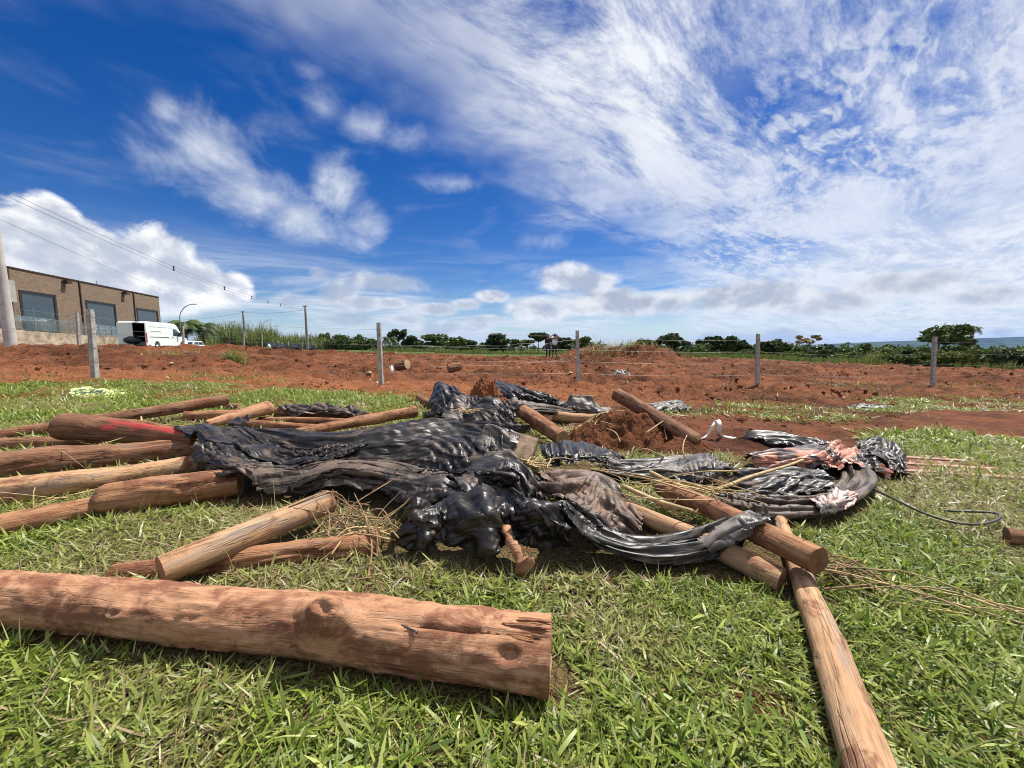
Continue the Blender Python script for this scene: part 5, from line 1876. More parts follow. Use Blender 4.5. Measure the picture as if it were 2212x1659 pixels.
def power_pole(base, top, r0, r1, label, arm=True, mat='pole'):
    rt = empty('power_pole', base, label=label, cat='power pole', group='power poles along the road')
    d = top - base
    pts = [(0, 0, -1.0)] + [tuple(d * k / 6) for k in range(7)]
    tube_obj('shaft', pts, [r0] + [r0 + (r1 - r0) * k / 6 for k in range(7)], M[mat], rt, 16)
    if arm:
        bm = bmesh.new(); box(bm, (-.5, -.05, -.06), (.5, .05, .06)); o = bm_obj('cross_arm', bm, M['pole_dark'], rt); o.location = d * 0.975 + Vector((0.1, -r1 - .06, 0))
        for x in (-.4, 0.1, .45):
            v, q, caps = tube_np([(x + .1, -r1 - .06, .06), (x + .1, -r1 - .06, .14), (x + .1, -r1 - .06, .22), (x + .1, -r1 - .06, .26)], [.05, .09, .09, .03], 8)
            o = mesh_np('insulator', v + np.array(d * 0.975), [q] + caps, M['pole_dark'], rt)
    return rt


pa = A(24, 748, 20.0); ta = A(2, 395, 20.0); ta.x = pa.x - 0.05
power_pole(pa, ta, 0.235, 0.15, 'thick pale concrete power pole at the frame edge by the brick building')
pb = A(664, 752, 88); tb = A(658, 660, 88); tb.x = pb.x
power_pole(pb, tb, 0.30, 0.2, 'slim wooden-looking power pole where the overhead lines turn, above the dark cars', mat='pole_dark')
pc = A(530, 748, 107); tc_ = A(525, 672, 107); tc_.x = pc.x
power_pole(pc, tc_, 0.32, 0.22, 'slimmer power pole left of the one where the lines turn, before the cane', mat='pole_dark')


def line(a, b, sag, r, label, n=40):
    pts = []
    for q in np.linspace(0, 1, n):
        p = a.lerp(b, q); p.z -= sag * 4 * q * (1 - q)
        pts.append(tuple(p))
    o = tube_obj('power_line', pts, r, M['cable'], None, 5)
    tag(o, label, 'power line', 'overhead lines')
    return pts


L1 = line(ta + Vector((.15, 0, -.05)), tb + Vector((0, 0, -.2)), 1.5, 0.010, 'upper strand of the twin overhead line sagging across the cloud bank')
L2 = line(ta + Vector((.15, 0, -.32)), tb + Vector((0, 0, -.6)), 1.5, 0.010, 'lower strand of the twin overhead line sagging across the cloud bank')
line(ta + Vector((0, 0, -1.6)), tc_ + Vector((0, 0, -.2)), 1.2, 0.009, 'thin single overhead wire below the twin line, reaching the slimmer pole')
line(tc_ + Vector((0, 0, -.3)), tb + Vector((0, 0, -.9)), .5, 0.03, 'overhead line between the two slim power poles')
line(tc_ + Vector((0, 0, -.3)), A(320, 690, 120), 1.0, 0.03, 'overhead line running from the slimmer pole behind the palms')
for i, nth in ((9, 'nearest the thick pole'), (15, 'second from the thick pole'), (20, 'third from the thick pole'), (24, 'fourth from the thick pole'), (28, 'last before the slim poles')):
    p = (Vector(L1[i]) + Vector(L2[i])) / 2
    bm = bmesh.new(); box(bm, (-.03, -.03, -.22), (.03, .03, .22)); box(bm, (-.11, -.03, .10), (.11, .03, .15)); box(bm, (-.11, -.03, -.15), (.11, .03, -.10))
    o = bm_obj('line_spacer', bm, M['cable']); o.location = p
    tag(o, 'dark spacer clamp on the twin overhead line, ' + nth, 'spacer', 'spacers on the twin line')


def lamp(base, h, reach, label, r=.07):
    rt = empty('street_lamp', base, label=label, cat='street lamp', group='curved street lamps along the road')
    pts = [(0, 0, -.5), (0, 0, h * .45), (0.02, 0, h * .62)]
    for k in range(1, 9):
        t = k / 8 * math.pi / 2 * .95
        pts.append((reach * (1 - math.cos(t)), 0, h * .62 + h * .36 * math.sin(t)))
    tube_obj('mast', pts, [r] * 3 + [r * .8] * 8, M['wire'], rt, 8)
    e = pts[-1]
    bm = bmesh.new(); box(bm, (e[0] - .1, -.12, e[2] - .06), (e[0] + .55, .12, e[2] + .05)); bm_obj('lamp_head', bm, M['pole_dark'], rt)


b1 = A(393, 748, 58); lamp(b1, A(393, 655, 58).z - b1.z, 2.3, 'tall curved street lamp rising behind the white van and palms')
b2 = A(567, 748, 95); lamp(b2, A(567, 690, 95).z - b2.z, 2.2, 'smaller curved street lamp between the two slim power poles')
b3 = A(497, 748, 90); lamp(b3, A(497, 694, 90).z - b3.z, 1.2, 'thin far street lamp standing in front of the cane')

# ------------------------------------------------------------------ vehicles
M['white_paint'] = simple_mat('white van paint', (0.72, 0.73, 0.74), 0.28, vary=0.04)
M['dark_paint'] = simple_mat('dark car paint', (0.020, 0.022, 0.028), 0.22, vary=0.1)
M['tyre'] = simple_mat('tyre rubber', (0.02, 0.02, 0.02), 0.85)
M['rim'] = simple_mat('grey rim', (0.35, 0.35, 0.36), 0.4, 0.7)
M['interior'] = simple_mat('dark van interior', (0.025, 0.025, 0.027), 0.8)
M['red_lamp'] = simple_mat('red lamp glass', (0.40, 0.012, 0.015), 0.2)
M['white_lamp'] = simple_mat('clear lamp glass', (0.75, 0.75, 0.72), 0.1)


def extrude_profile(bm, prof, y0, y1):
    """side profile (x,z) pulled from y0 to y1"""
    a = [bm.verts.new((x, y0, z)) for x, z in prof]; b = [bm.verts.new((x, y1, z)) for x, z in prof]
    n = len(prof)
    for i in range(n):
        bm.faces.new((a[i], a[(i + 1) % n], b[(i + 1) % n], b[i]))
    fa = bm.faces.new(a[::-1]); fb = bm.faces.new(b)
    bmesh.ops.recalc_face_normals(bm, faces=bm.faces[:])


def wheel(rt, x, y, r, w):
    v, q, caps = tube_np([(x, y - w / 2, r), (x, y - w / 2 + .02, r), (x, y + w / 2 - .02, r), (x, y + w / 2, r)], [r * .93, r, r, r * .93], 22)
    o = mesh_np('wheel', v, [q] + caps, M['tyre'], rt)
    v, q, caps = tube_np([(x, y - w / 2 - .012, r), (x, y + w / 2 + .012, r)], r * .6, 16)
    mesh_np('rim', v, [q] + caps, M['rim'], o)


def van():
    p = A(318, 745, 34)
    ang = math.atan2(math.cos(R(15)), -math.sin(R(15)))
    # local +x = towards the bonnet, right side of the van (seen) is -y
    rt = empty('white_van', (p.x, p.y, 0.66), rz=ang, label='white high-roof van with its rear doors standing open', cat='van')
    rt.scale = (1.1, 1, 1)
    W = 2.0
    prof = [(0, .42), (0.0, 2.45), (.10, 2.60), (3.9, 2.60), (4.35, 2.42), (5.05, 1.50), (5.75, 1.22), (5.95, 1.0), (5.98, .45), (5.7, .38),
            (5.38, .40), (5.3, .68), (5.12, .84), (4.88, .84), (4.70, .68), (4.62, .38), (1.72, .38), (1.64, .68), (1.46, .84), (1.22, .84), (1.04, .68), (.96, .38)]
    bm = bmesh.new()
    extrude_profile(bm, prof, 0.0, W)
    bmesh.ops.delete(bm, geom=[f for f in bm.faces if abs(f.normal.x + 1) < .05 and f.calc_area() > 3], context='FACES_ONLY')
    o = bm_obj('body', bm, M['white_paint'], rt)
    md = o.modifiers.new('b', 'BEVEL'); md.width = .05; md.segments = 2; md.limit_method = 'ANGLE'
    bm = bmesh.new(); box(bm, (.03, .05, .45), (3.9, W - .05, 2.5))
    bmesh.ops.delete(bm, geom=[f for f in bm.faces if f.normal.x < -.9], context='FACES_ONLY'); bm_obj('cargo_hold', bm, M['interior'], rt)
    # doors: the far one folded flat behind, the near one standing out
    for name, y, sgn, opn in (('rear_door', W, 1, -8), ('rear_door', 0.0, -1, 62)):
        bm = bmesh.new()
        box(bm, (-.06, 0, .45), (0, -sgn * (W / 2 - .02), 2.45), 0.015)
        d = bm_obj(name, bm, M['white_paint'], rt)
        d.location = (-.02, y, 0)
        d.rotation_euler = (0, 0, R(-opn) if sgn < 0 else R(-opn))
        g = bmesh.new(); box(g, (-.075, -sgn * .15, 1.45), (-.062, -sgn * (W / 2 - .18), 2.2)); bm_obj('panel', g, M['white_paint'], d)
        g = bmesh.new(); box(g, (-.10, -sgn * (W / 2 - .12), 1.1), (-.062, -sgn * (W / 2 - .06), 1.3)); bm_obj('handle', g, M['black_metal'], d)
    bm = bmesh.new(); box(bm, (.45, -.012, 1.22), (3.0, -.002, 1.27)); bm_obj('side_moulding', bm, M['black_metal'], rt)
    bm = bmesh.new(); box(bm, (.55, -.010, 1.75), (1.9, -.002, 1.79)); box(bm, (.35, -.010, 2.15), (3.7, -.002, 2.17)); bm_obj('body_crease', bm, M['rim'], rt)
    bm = bmesh.new()
    pr = [(3.62, 1.42), (3.66, 2.05), (3.95, 2.10), (4.42, 1.88), (4.80, 1.45), (4.7, 1.38)]
    extrude_profile(bm, pr, -.012, .0); bm_obj('side_window', bm, M['glass'], rt)
    bm = bmesh.new()
    a = [bm.verts.new(c) for c in ((4.42, .12, 2.37), (4.42, W - .12, 2.37), (5.06, W - .12, 1.53), (5.06, .12, 1.53))]
    bm.faces.new(a)
    for v in bm.verts: v.co += Vector((.02, 0, .02))
    bm_obj('windscreen', bm, M['glass'], rt)
    bm = bmesh.new(); box(bm, (4.3, -.30, 1.35), (4.45, -.06, 1.75), .03); bm_obj('mirror', bm, M['black_metal'], rt)
    bm = bmesh.new(); box(bm, (3.5, -.035, 1.28), (3.68, -.003, 1.33)); bm_obj('door_handle', bm, M['black_metal'], rt)
    for y0, y1 in ((-.01, .10), (W - .10, W + .01)):
        bm = bmesh.new(); box(bm, (-.02, y0, .75), (.10, y1, 1.6)); bm_obj('tail_lamp', bm, M['red_lamp'], rt)
    bm = bmesh.new(); box(bm, (5.6, .05, .85), (5.93, .5, 1.1), .03); bm_obj('headlamp', bm, M['white_lamp'], rt)
    bm = bmesh.new(); box(bm, (-.18, 0, .35), (-.03, W, .58), .03); bm_obj('rear_bumper', bm, M['black_metal'], rt)
    for x in (1.34, 5.0):
        for y in (.12, W - .12):
            wheel(rt, x, y, .36, .24)
    # dark goods lying at the open back
    v = []
    o = mesh_np('cargo_bag', *sphere_np((0.2, 1.15, .95), (.5, .6, .35), 14, 9, .15, 5), M['dark_paint'], rt)


def sphere_np(c, r, nu, nv, rough, seed):
    th = np.arange(nu) * 2 * math.pi / nu; ph = np.linspace(0.02, math.pi - 0.02, nv)
    TH, PH = np.meshgrid(th, ph)
    n = 1 + (fbm(np.cos(TH) * 2 + 5, PH * 2 + np.sin(TH), seed, 3) - .5) * 2 * rough
    V = np.stack([c[0] + r[0] * n * np.cos(TH) * np.sin(PH), c[1] + r[1] * n * np.sin(TH) * np.sin(PH), c[2] + r[2] * n * np.cos(PH)], -1).reshape(-1, 3)
    i = np.arange(nv - 1)[:, None] * nu; j = np.arange(nu)[None]
    Q = np.stack([i + j, i + nu + j, i + nu + (j + 1) % nu, i + (j + 1) % nu], -1).reshape(-1, 4)
    return V, Q


van()


def car(px, py, dep, z, heading, mat, label, suv=False):
    p = A(px, py, dep)
    rt = empty('parked_car', (p.x, p.y, z), rz=heading, label=label, cat='car', group='cars parked along the road')
    W = 1.75
    h = 1.62 if suv else 1.48
    prof = [(-2.0, .35), (-2.05, .75), (-1.95, 1.0), (-1.2, 1.02), (2.0, .92), (2.1, .65), (2.08, .32), (1.72, .3), (1.66, .52), (1.45, .66), (1.2, .66), (1.0, .52), (.94, .28),
            (-.9, .28), (-.96, .52), (-1.16, .66), (-1.42, .66), (-1.62, .52), (-1.68, .3)][::-1]
    bm = bmesh.new(); extrude_profile(bm, prof, -W / 2, W / 2)
    o = bm_obj('body', bm, M[mat], rt); md = o.modifiers.new('b', 'BEVEL'); md.width = .06; md.segments = 2; md.limit_method = 'ANGLE'
    bm = bmesh.new()
    cab = [(-1.9, .98), (-1.65, h - .06), (-1.4, h), (.35, h), (.55, h - .05), (1.15, .95)]
    extrude_profile(bm, cab, -W / 2 + .1, W / 2 - .1)
    o = bm_obj('cabin', bm, M[mat], rt); md = o.modifiers.new('b', 'BEVEL'); md.width = .05; md.segments = 2; md.limit_method = 'ANGLE'
    for s in (-1, 1):
        for (x0, x1, x2, x3) in ((-1.72, -1.5, -.52, -.52), (-.44, -.44, .38, .95)):
            bm = bmesh.new()
            y = s * (W / 2 - .1 + .004)
            vs = [bm.verts.new((x, y, zz)) for x, zz in ((x0, 1.02), (x1, h - .12), (x2, h - .12), (x3, 1.02))]
            bm.faces.new(vs if s < 0 else vs[::-1])
            bm_obj('side_window', bm, M['glass'], rt)
    for nm, pts in (('windscreen', ((.60, h - .10), (1.14, .99))), ('rear_window', ((-1.70, h - .14), (-1.90, 1.04)))):
        bm = bmesh.new(); y = W / 2 - .22
        off = .012 if nm == 'windscreen' else -.012
        vs = [bm.verts.new((pts[0][0] + off, -y, pts[0][1])), bm.verts.new((pts[0][0] + off, y, pts[0][1])), bm.verts.new((pts[1][0] + off, y, pts[1][1])), bm.verts.new((pts[1][0] + off, -y, pts[1][1]))]
        bm.faces.new(vs); bm_obj(nm, bm, M['glass'], rt)
    for s in (-1, 1):
        bm = bmesh.new(); box(bm, (-2.07, s * .62 - .14, .72), (-1.98, s * .62 + .14, .95)); bm_obj('tail_lamp', bm, M['red_lamp'], rt)
        bm = bmesh.new(); box(bm, (1.98, s * .62 - .16, .66), (2.10, s * .62 + .16, .84)); bm_obj('headlamp', bm, M['white_lamp'], rt)
        wheel(rt, 1.33, s * (W / 2 - .1), .32, .2); wheel(rt, -1.29, s * (W / 2 - .1), .32, .2)
    return rt


hd = math.atan2(1.0, -0.30)
car(418, 745, 50, 1.2 + 8 / F * 50 - 1.48, hd, 'white_paint', 'white hatchback half hidden by earth in front of the white van')
car(590, 745, 66, 1.2 + 3.5 / F * 66 - 1.5, hd + .15, 'dark_paint', 'dark grey car, the one closest to the white roadside post', True)
car(612, 745, 76, 1.2 + 1 / F * 76 - 1.5, hd, 'dark_paint', 'black car behind the heap of earth, second of the dark row', False)
car(640, 745, 84, 1.2 + 2 / F * 84 - 1.6, hd, 'dark_paint', 'black car with red tail lamp beside the pole where the lines turn', True)
car(672, 745, 92, 1.2 - 1 / F * 92 - 1.6, hd, 'dark_paint', 'black car farthest along the dark row, just past the pole', True)
o = tube_obj('road_cone', [tuple(A(581, 745, 60)), tuple(A(581, 741, 60) + Vector((0, 0, .35)))], [.35, .08], M['white_paint'], None, 12)
o.location.z = -.5
tag(o, 'small white cone standing by the dark parked cars', 'cone')

# ------------------------------------------------------------------ trees and other plants
def mat_leaf(name, c0, c1):
    m, nt, bs, out = new_mat(name)
    f = nt.attr('shade')
    c = nt.mix(f, c0, c1)
    set_bs(nt, bs, Base_Color=c, Roughness=0.55, Specular_IOR_Level=0.3)
    tr = nt.n('ShaderNodeBsdfTranslucent'); nt.put(tr.inputs['Color'], c)
    mx = nt.n('ShaderNodeMixShader'); mx.inputs[0].default_value = 0.25
    nt.t.links.new(bs.outputs[0], mx.inputs[1]); nt.t.links.new(tr.outputs[0], mx.inputs[2]); nt.t.links.new(mx.outputs[0], out.inputs['Surface'])
    return m
M['leaf_dark'] = mat_leaf('dark foliage', (0.018, 0.034, 0.012), (0.065, 0.095, 0.026))
M['leaf_mid'] = mat_leaf('mid green foliage', (0.035, 0.065, 0.014), (0.115, 0.160, 0.035))
M['leaf_light'] = mat_leaf('light green foliage', (0.065, 0.105, 0.018), (0.19, 0.23, 0.055))
M['leaf_dry'] = mat_leaf('dry foliage', (0.16, 0.115, 0.055), (0.38, 0.29, 0.15))
M['bark'] = simple_mat('tree bark', (0.11, 0.085, 0.065), 0.9, vary=0.4, scale=6)


def leaf_cloud(lobes, per, size, seed, fill=0.55):
    """small leaf faces spread through ellipsoid lobes, thicker at their skin"""
    lr = np.random.default_rng(seed)
    P, SH = [], []
    for (cx, cy, cz, rx, ry, rz) in lobes:
        n = int(per)
        d = lr.normal(size=(n, 3)); d /= np.linalg.norm(d, axis=1)[:, None]
        r = lr.random(n) ** (1 / 3) * (1 - fill) + fill * lr.random(n) ** 0.2
        p = d * r[:, None]
        k = fbm(p[:, 0] * 2.4 + cx + 9, p[:, 1] * 2.4 + p[:, 2] * 2 + cz, seed, 3)
        ok = k > 0.44
        p = p[ok]; k = k[ok]
        P.append(p * np.array([rx, ry, rz]) * (0.55 + 0.95 * k[:, None]) + np.array([cx, cy, cz]))
        SH.append(lr.random(len(p)))
    P = np.concatenate(P); SH = np.concatenate(SH)
    n = len(P)
    a = lr.normal(size=(n, 3)); a[:, 2] *= 0.6; a /= np.linalg.norm(a, axis=1)[:, None]
    b = np.cross(a, lr.normal(size=(n, 3))); b /= np.linalg.norm(b, axis=1)[:, None] + 1e-9
    s = size * lr.uniform(0.6, 1.4, n)[:, None]
    V = np.stack([P - a * s, P + b * s * 0.55, P + a * s, P - b * s * 0.55], 1).reshape(-1, 3)
    Q = (np.arange(n) * 4)[:, None] + np.arange(4)[None]
    return V, Q, np.repeat(SH, 4)


def tree(px, top, base, width, dep, mat, label, seed, kind='round', name='tree', group='trees along the field', size=None):
    lr = np.random.default_rng(seed)
    b = A(px, base, dep); t = A(px, top, dep)
    b.z = gz(b.x, b.y) - 0.1
    h = t.z - b.z
    w = width / F * dep / 2
    rt = empty(name, b, rz=0, label=label, cat='tree' if name != 'shrub' else 'shrub', group=group)
    tr = []
    if kind == 'round':
        lobes = [(fx * w, lr.uniform(-.5, .5) * w, h * (lr.uniform(.35, .86) - .25 * fx * fx), w * lr.uniform(.2, .42), w * .4, h * lr.uniform(.08, .17)) for fx in lr.uniform(-.75, .75, 15)]
        th = h * .5
    elif kind == 'umbrella':
        lobes = [(lr.uniform(-.55, .55) * w, lr.uniform(-.4, .4) * w, h * lr.uniform(.70, .93), w * lr.uniform(.22, .42), w * .4, h * lr.uniform(.05, .11)) for _ in range(11)]
        th = h * .75
    elif kind == 'open':
        lobes = [(lr.uniform(-.75, .75) * w, lr.uniform(-.5, .5) * w, h * lr.uniform(.55, .9), w * lr.uniform(.22, .36), w * .3, h * lr.uniform(.07, .13)) for _ in range(10)]
        th = h * .6
    elif kind == 'sparse':
        lobes = [(lr.uniform(-.8, .8) * w, lr.uniform(-.5, .5) * w, h * lr.uniform(.72, .98), w * lr.uniform(.12, .24), w * .2, h * lr.uniform(.03, .06)) for _ in range(12)]
        th = h * .55
    elif kind == 'bush':
        lobes = []
        for _ in range(16):
            fx = lr.uniform(-.85, .85)
            r = lr.uniform(.14, .34)
            lobes.append((fx * w, lr.uniform(-.5, .5) * w, h * lr.uniform(.15, .85) * (1 - .6 * fx * fx), w * r, w * .3, h * r * lr.uniform(.5, .9)))
        th = h * .3
    tr0 = max(0.05, h * .025)
    pts = [(0, 0, -.4), (lr.uniform(-.03, .03) * w, 0, th * .4), (lr.uniform(-.08, .08) * w, 0, th * .75), (lr.uniform(-.1, .1) * w, 0, th)]
    v, q, caps = tube_np(smooth_curve(pts, 9), np.linspace(tr0, tr0 * .6, 9), 7)
    mesh_np('trunk', v, q, M['bark'], rt)
    tip = np.array(pts[-1]); mid = np.array(pts[2])
    for (cx, cy, cz, rx, ry, rz) in lobes:
        s = mid if lr.random() < .5 else tip
        e = np.array([cx, cy, cz])
        m = (s + e) / 2 + np.array([0, 0, -.04 * h])
        v, q, c = tube_np(smooth_curve([s, m, e], 7), np.linspace(tr0 * .5, tr0 * .12, 7), 5)
        tr.append((v, q))
    v, q = join_np(tr)
    mesh_np('limbs', v, q, M['bark'], rt)
    sz = size or max(.12, min(.34, .0042 * dep))
    per = {'round': 190, 'umbrella': 260, 'open': 170, 'sparse': 45, 'bush': 130}[kind]
    v, q, sh = leaf_cloud(lobes, per * 1.6, sz, seed)
    mesh_np('crown', v, q, M[mat], rt, smooth=False, attrs={'shade': sh})
    return rt


def palm(px, top, base, dep, rad, label, seed, mat='leaf_mid', trunk=True):
    lr = np.random.default_rng(seed)
    b = A(px, base, dep); t = A(px, top, dep); h = (t.z - b.z)
    rt = empty('palm_tree', b, label=label, cat='palm tree', group='palms')
    hh = h - rad * .45
    v, q, c = tube_np([(0, 0, -.4), (0, 0, hh * .5), (0.05, 0, hh)], [.16, .13, .11], 8)
    mesh_np('trunk', v, q, M['bark'], rt)
    for k in range(17):
        az = k * 2.4 + lr.uniform(-.2, .2); up = lr.uniform(.0, 1.1)
        pts = []
        for s in np.linspace(0, 1, 9):
            r = rad * s
            pts.append((r * math.cos(az) * math.cos(up * .6), r * math.sin(az) * math.cos(up * .6), hh + rad * (math.sin(up) * s * 1.1 - .95 * s * s)))
        pts = np.array(pts)
        V, Q = [], []
        side = np.array([-math.sin(az), math.cos(az), 0])
        o = 0
        fine = np.stack([np.interp(np.linspace(0, 8, 26), np.arange(9), pts[:, i]) for i in range(3)], -1)
        for i in range(1, 25):
            tdir = fine[i + 1] - fine[i - 1]; tdir /= np.linalg.norm(tdir)
            ln = rad * .42 * math.sin(math.pi * (i / 26) ** .7) + .06
            for sg in (-1, 1):
                tipv = fine[i] + side * sg * ln * .8 + tdir * ln * .45 + np.array([0, 0, -ln * .45])
                V += [fine[i] - tdir * .06 * rad * .5, fine[i] + tdir * .06 * rad * .5, tipv]
                Q.append([o, o + 1, o + 2]); o += 3
        mesh_np('frond', np.array(V), np.array(Q), M[mat], rt, smooth=False, attrs={'shade': lr.random(len(V))})
    return rt


TREES = [
    (862, 712, 756, 42, 75, 'leaf_dark', 'slender tree with a small open crown beside the white-edged fence post', 'open'),
    (893, 724, 757, 42, 68, 'leaf_dark', 'low rounded tree just right of the slender open-crowned one', 'round'),
    (958, 719, 757, 90, 62, 'leaf_mid', 'broad dark dome-shaped tree, the widest on the middle horizon', 'round'),
    (1012, 732, 757, 37, 75, 'leaf_dark', 'small dark tree next to the broad dome-shaped one', 'round'),
    (1045, 737, 757, 30, 90, 'leaf_mid', 'tiny far tree in the gap left of the flat-topped dark tree', 'bush'),
    (1076, 719, 757, 52, 66, 'leaf_dark', 'flat-topped dark tree left of the two people', 'round'),
    (1078, 730, 757, 45, 69, 'leaf_mid', 'dark bush under the flat-topped tree', 'bush'),
    (1128, 732, 758, 52, 70, 'leaf_mid', 'low pale-stemmed tree between the flat-topped tree and the people', 'open'),
    (1163, 720, 760, 50, 60, 'leaf_dark', 'umbrella-shaped tree with a bare trunk right behind the people', 'umbrella'),
    (1212, 726, 757, 40, 60, 'leaf_dark', 'round tree peeking out to the right of the person in white', 'round'),
    (1262, 726, 757, 42, 55, 'leaf_mid', 'tree behind the post that stands by the people', 'round'),
    (1398, 728, 770, 50, 48, 'leaf_mid', 'dark tree just right of the earth mound', 'round'),
    (1452, 717, 775, 77, 46, 'leaf_dark', 'full dark tree standing highest right of the earth mound', 'round'),
    (1532, 726, 780, 55, 44, 'leaf_dark', 'dark many-stemmed tree, left one of the group before the fence post', 'open'),
    (1556, 725, 780, 57, 46, 'leaf_mid', 'dark tree with several tops in the middle of its group', 'round'),
    (1592, 733, 780, 42, 48, 'leaf_dark', 'smaller dark tree at the right of the group', 'round'),
    (1655, 732, 782, 45, 44, 'leaf_dark', 'dark tree standing close behind the fence post above the leaning log', 'round'),
    (1688, 732, 782, 37, 46, 'leaf_mid', 'narrow dark tree right of the fence post above the leaning log', 'round'),
    (1742, 725, 786, 65, 42, 'leaf_dry', 'bare-limbed tree with thin purplish-brown twigs', 'sparse'),
    (1790, 745, 790, 87, 44, 'leaf_dark', 'spreading dark bush right of the bare-limbed tree', 'bush'),
    (1850, 747, 792, 75, 46, 'leaf_dark', 'dark bush before the far blue hill', 'bush'),
    (2022, 698, 800, 95, 33, 'leaf_mid', 'tallest open-crowned tree on the right, behind the last fence post', 'open'),
    (2066, 701, 800, 87, 34, 'leaf_mid', 'second big tree crown touching the tallest one on the right', 'open'),
    (1990, 743, 800, 62, 34, 'leaf_dark', 'dark shrub at the foot of the tallest tree', 'bush'),
]
for i, (px, top, base, w, dep, mat, lab, kind) in enumerate(TREES):
    tree(px, top, base, w, dep, mat, lab, 300 + i, kind, name='shrub' if kind == 'bush' else 'tree')
SHRUBS = [(2000, 750, 806, 76, 29, 'leaf_mid', 'tall bush just left of the last fence post, under the tallest tree'), (2056, 744, 806, 60, 30, 'leaf_mid', 'upright bush under the second big crown'), (2162, 752, 806, 84, 27, 'leaf_dark', 'broad dark bush near the edge of the picture'), (1905, 762, 800, 56, 30, 'leaf_light', 'small yellowish bush left of the low spreading shrub'), (1682, 760, 792, 50, 33, 'leaf_mid', 'rough bush behind the post above the leaning log'), (1572, 760, 790, 60, 34, 'leaf_mid', 'weedy bush in front of the many-topped tree group'),
          (2085, 748, 806, 80, 27, 'leaf_light', 'bright green shrub right of the last fence post'), (2130, 755, 808, 66, 28, 'leaf_mid', 'mid-green shrub at the outer side of the bright one'),
          (2040, 758, 808, 64, 27, 'leaf_light', 'yellow-green shrub directly behind the last fence post'), (1950, 764, 806, 74, 28, 'leaf_mid', 'low spreading shrub left of the last fence post'),
          (2185, 772, 800, 60, 30, 'leaf_dry', 'brownish scrub at the edge of the picture'),
          (1625, 752, 785, 50, 40, 'leaf_mid', 'low green shrub between the tree group and the post above the leaning log'), (1715, 757, 790, 44, 36, 'leaf_light', 'bright low shrub below the bare-limbed tree'), (1765, 755, 790, 50, 38, 'leaf_mid', 'green shrub beside the trunk of the bare-limbed tree'), (1825, 758, 795, 56, 34, 'leaf_light', 'light green shrub left of the tall grass clump'), (1920, 757, 798, 50, 33, 'leaf_mid', 'shrub just right of the tall grass clump'), (1490, 752, 780, 46, 40, 'leaf_mid', 'weedy shrub at the right foot of the earth mound'), (2110, 742, 800, 60, 34, 'leaf_mid', 'taller shrub behind the bright one right of the last post'),
          (700, 716, 760, 40, 112, 'leaf_mid', 'dark-topped shrub right of the power pole where lines turn'), (735, 721, 760, 60, 105, 'leaf_mid', 'feathery green thicket bush between the distant posts'),
          (778, 723, 760, 60, 98, 'leaf_mid', 'dense green bush left of the white-edged fence post'), (806, 731, 760, 40, 90, 'leaf_mid', 'low bush almost touching the white-edged fence post')]
for i, (px, top, base, w, dep, mat, lab) in enumerate(SHRUBS):
    tree(px, top, base, w, dep, mat, lab, 400 + i, 'bush', name='shrub', group='shrubs beyond the field')
palm(404, 680, 745, 60, 3.2, 'bushy palm behind the white van, the larger of two', 501)
palm(440, 688, 745, 62, 2.6, 'smaller palm right of the bushy one behind the van', 502, 'leaf_dark')
palm(842, 722, 757, 66, 1.7, 'little palm just right of the white-edged fence post', 503, 'leaf_dark')
palm(2091, 700, 790, 36, .75, 'slender papaya-like palm beside the two big crowns', 504, 'leaf_dark')


def tall_grass(name, spots, label, colors, cat, wscale=1.0):
    """spots: px0, px1, base py, top py, depth, count"""
    parts = []
    for (x0, x1, by, ty, dep, m) in spots:
        px = rng.uniform(x0, x1, m)
        dd = dep * rng.uniform(.94, 1.08, m)
        x = (px - 1106) / F * dd
        zb = ground_z(x, dd) - .05
        h = np.maximum(A(500, ty, dep).z - zb, .25) * rng.uniform(.25, 1.05, m) * (0.45 + 0.9 * fbm(x * 0.6, dd * 0 + 3, 66, 4))
        c = colors[rng.integers(0, len(colors), m)] * rng.uniform(.7, 1.25, (m, 1))
        parts.append(blades(x, dd, zb, h, rng.uniform(.05, .12, m) * dep / 60 * wscale, rng.uniform(0, 6.28, m), rng.uniform(0, .25, m), rng.uniform(.1, .9, m), c))
    o = blade_obj(name, parts, 'grass')
    tag(o, label, cat, kind='stuff')


CG = np.array([[.10, .15, .035], [.14, .18, .05], [.07, .11, .028], [.20, .20, .08], [.26, .23, .11]])
tall_grass('cane_thicket', [(446, 480, 750, 702, 105, 700), (470, 520, 750, 690, 112, 1200), (515, 560, 750, 696, 110, 1100), (555, 600, 750, 690, 112, 1100), (595, 650, 752, 712, 112, 1200), (640, 700, 755, 716, 112, 1200), (690, 820, 760, 726, 110, 2200), (430, 470, 750, 715, 100, 600)],
           'tall green cane thicket along the road behind the parked cars', CG, 'cane')
tall_grass('roadside_weeds', [(800, 960, 762, 748, 45, 1500), (940, 1190, 768, 752, 40, 3000), (1180, 1280, 766, 752, 38, 700), (1430, 1560, 778, 759, 34, 2200), (1540, 1720, 784, 762, 32, 3000), (1700, 1900, 790, 766, 31, 3400), (1880, 2080, 800, 770, 29, 3400), (2060, 2240, 806, 776, 27, 2200), (2230, 2600, 806, 780, 27, 1500), (1500, 2240, 790, 756, 60, 3000), (1868, 1902, 792, 742, 29, 260)],
           'band of green weeds where the cleared field ends', np.array([[.075, .105, .022], [.125, .145, .04], [.05, .08, .018], [.20, .17, .08]]), 'weeds', .8)
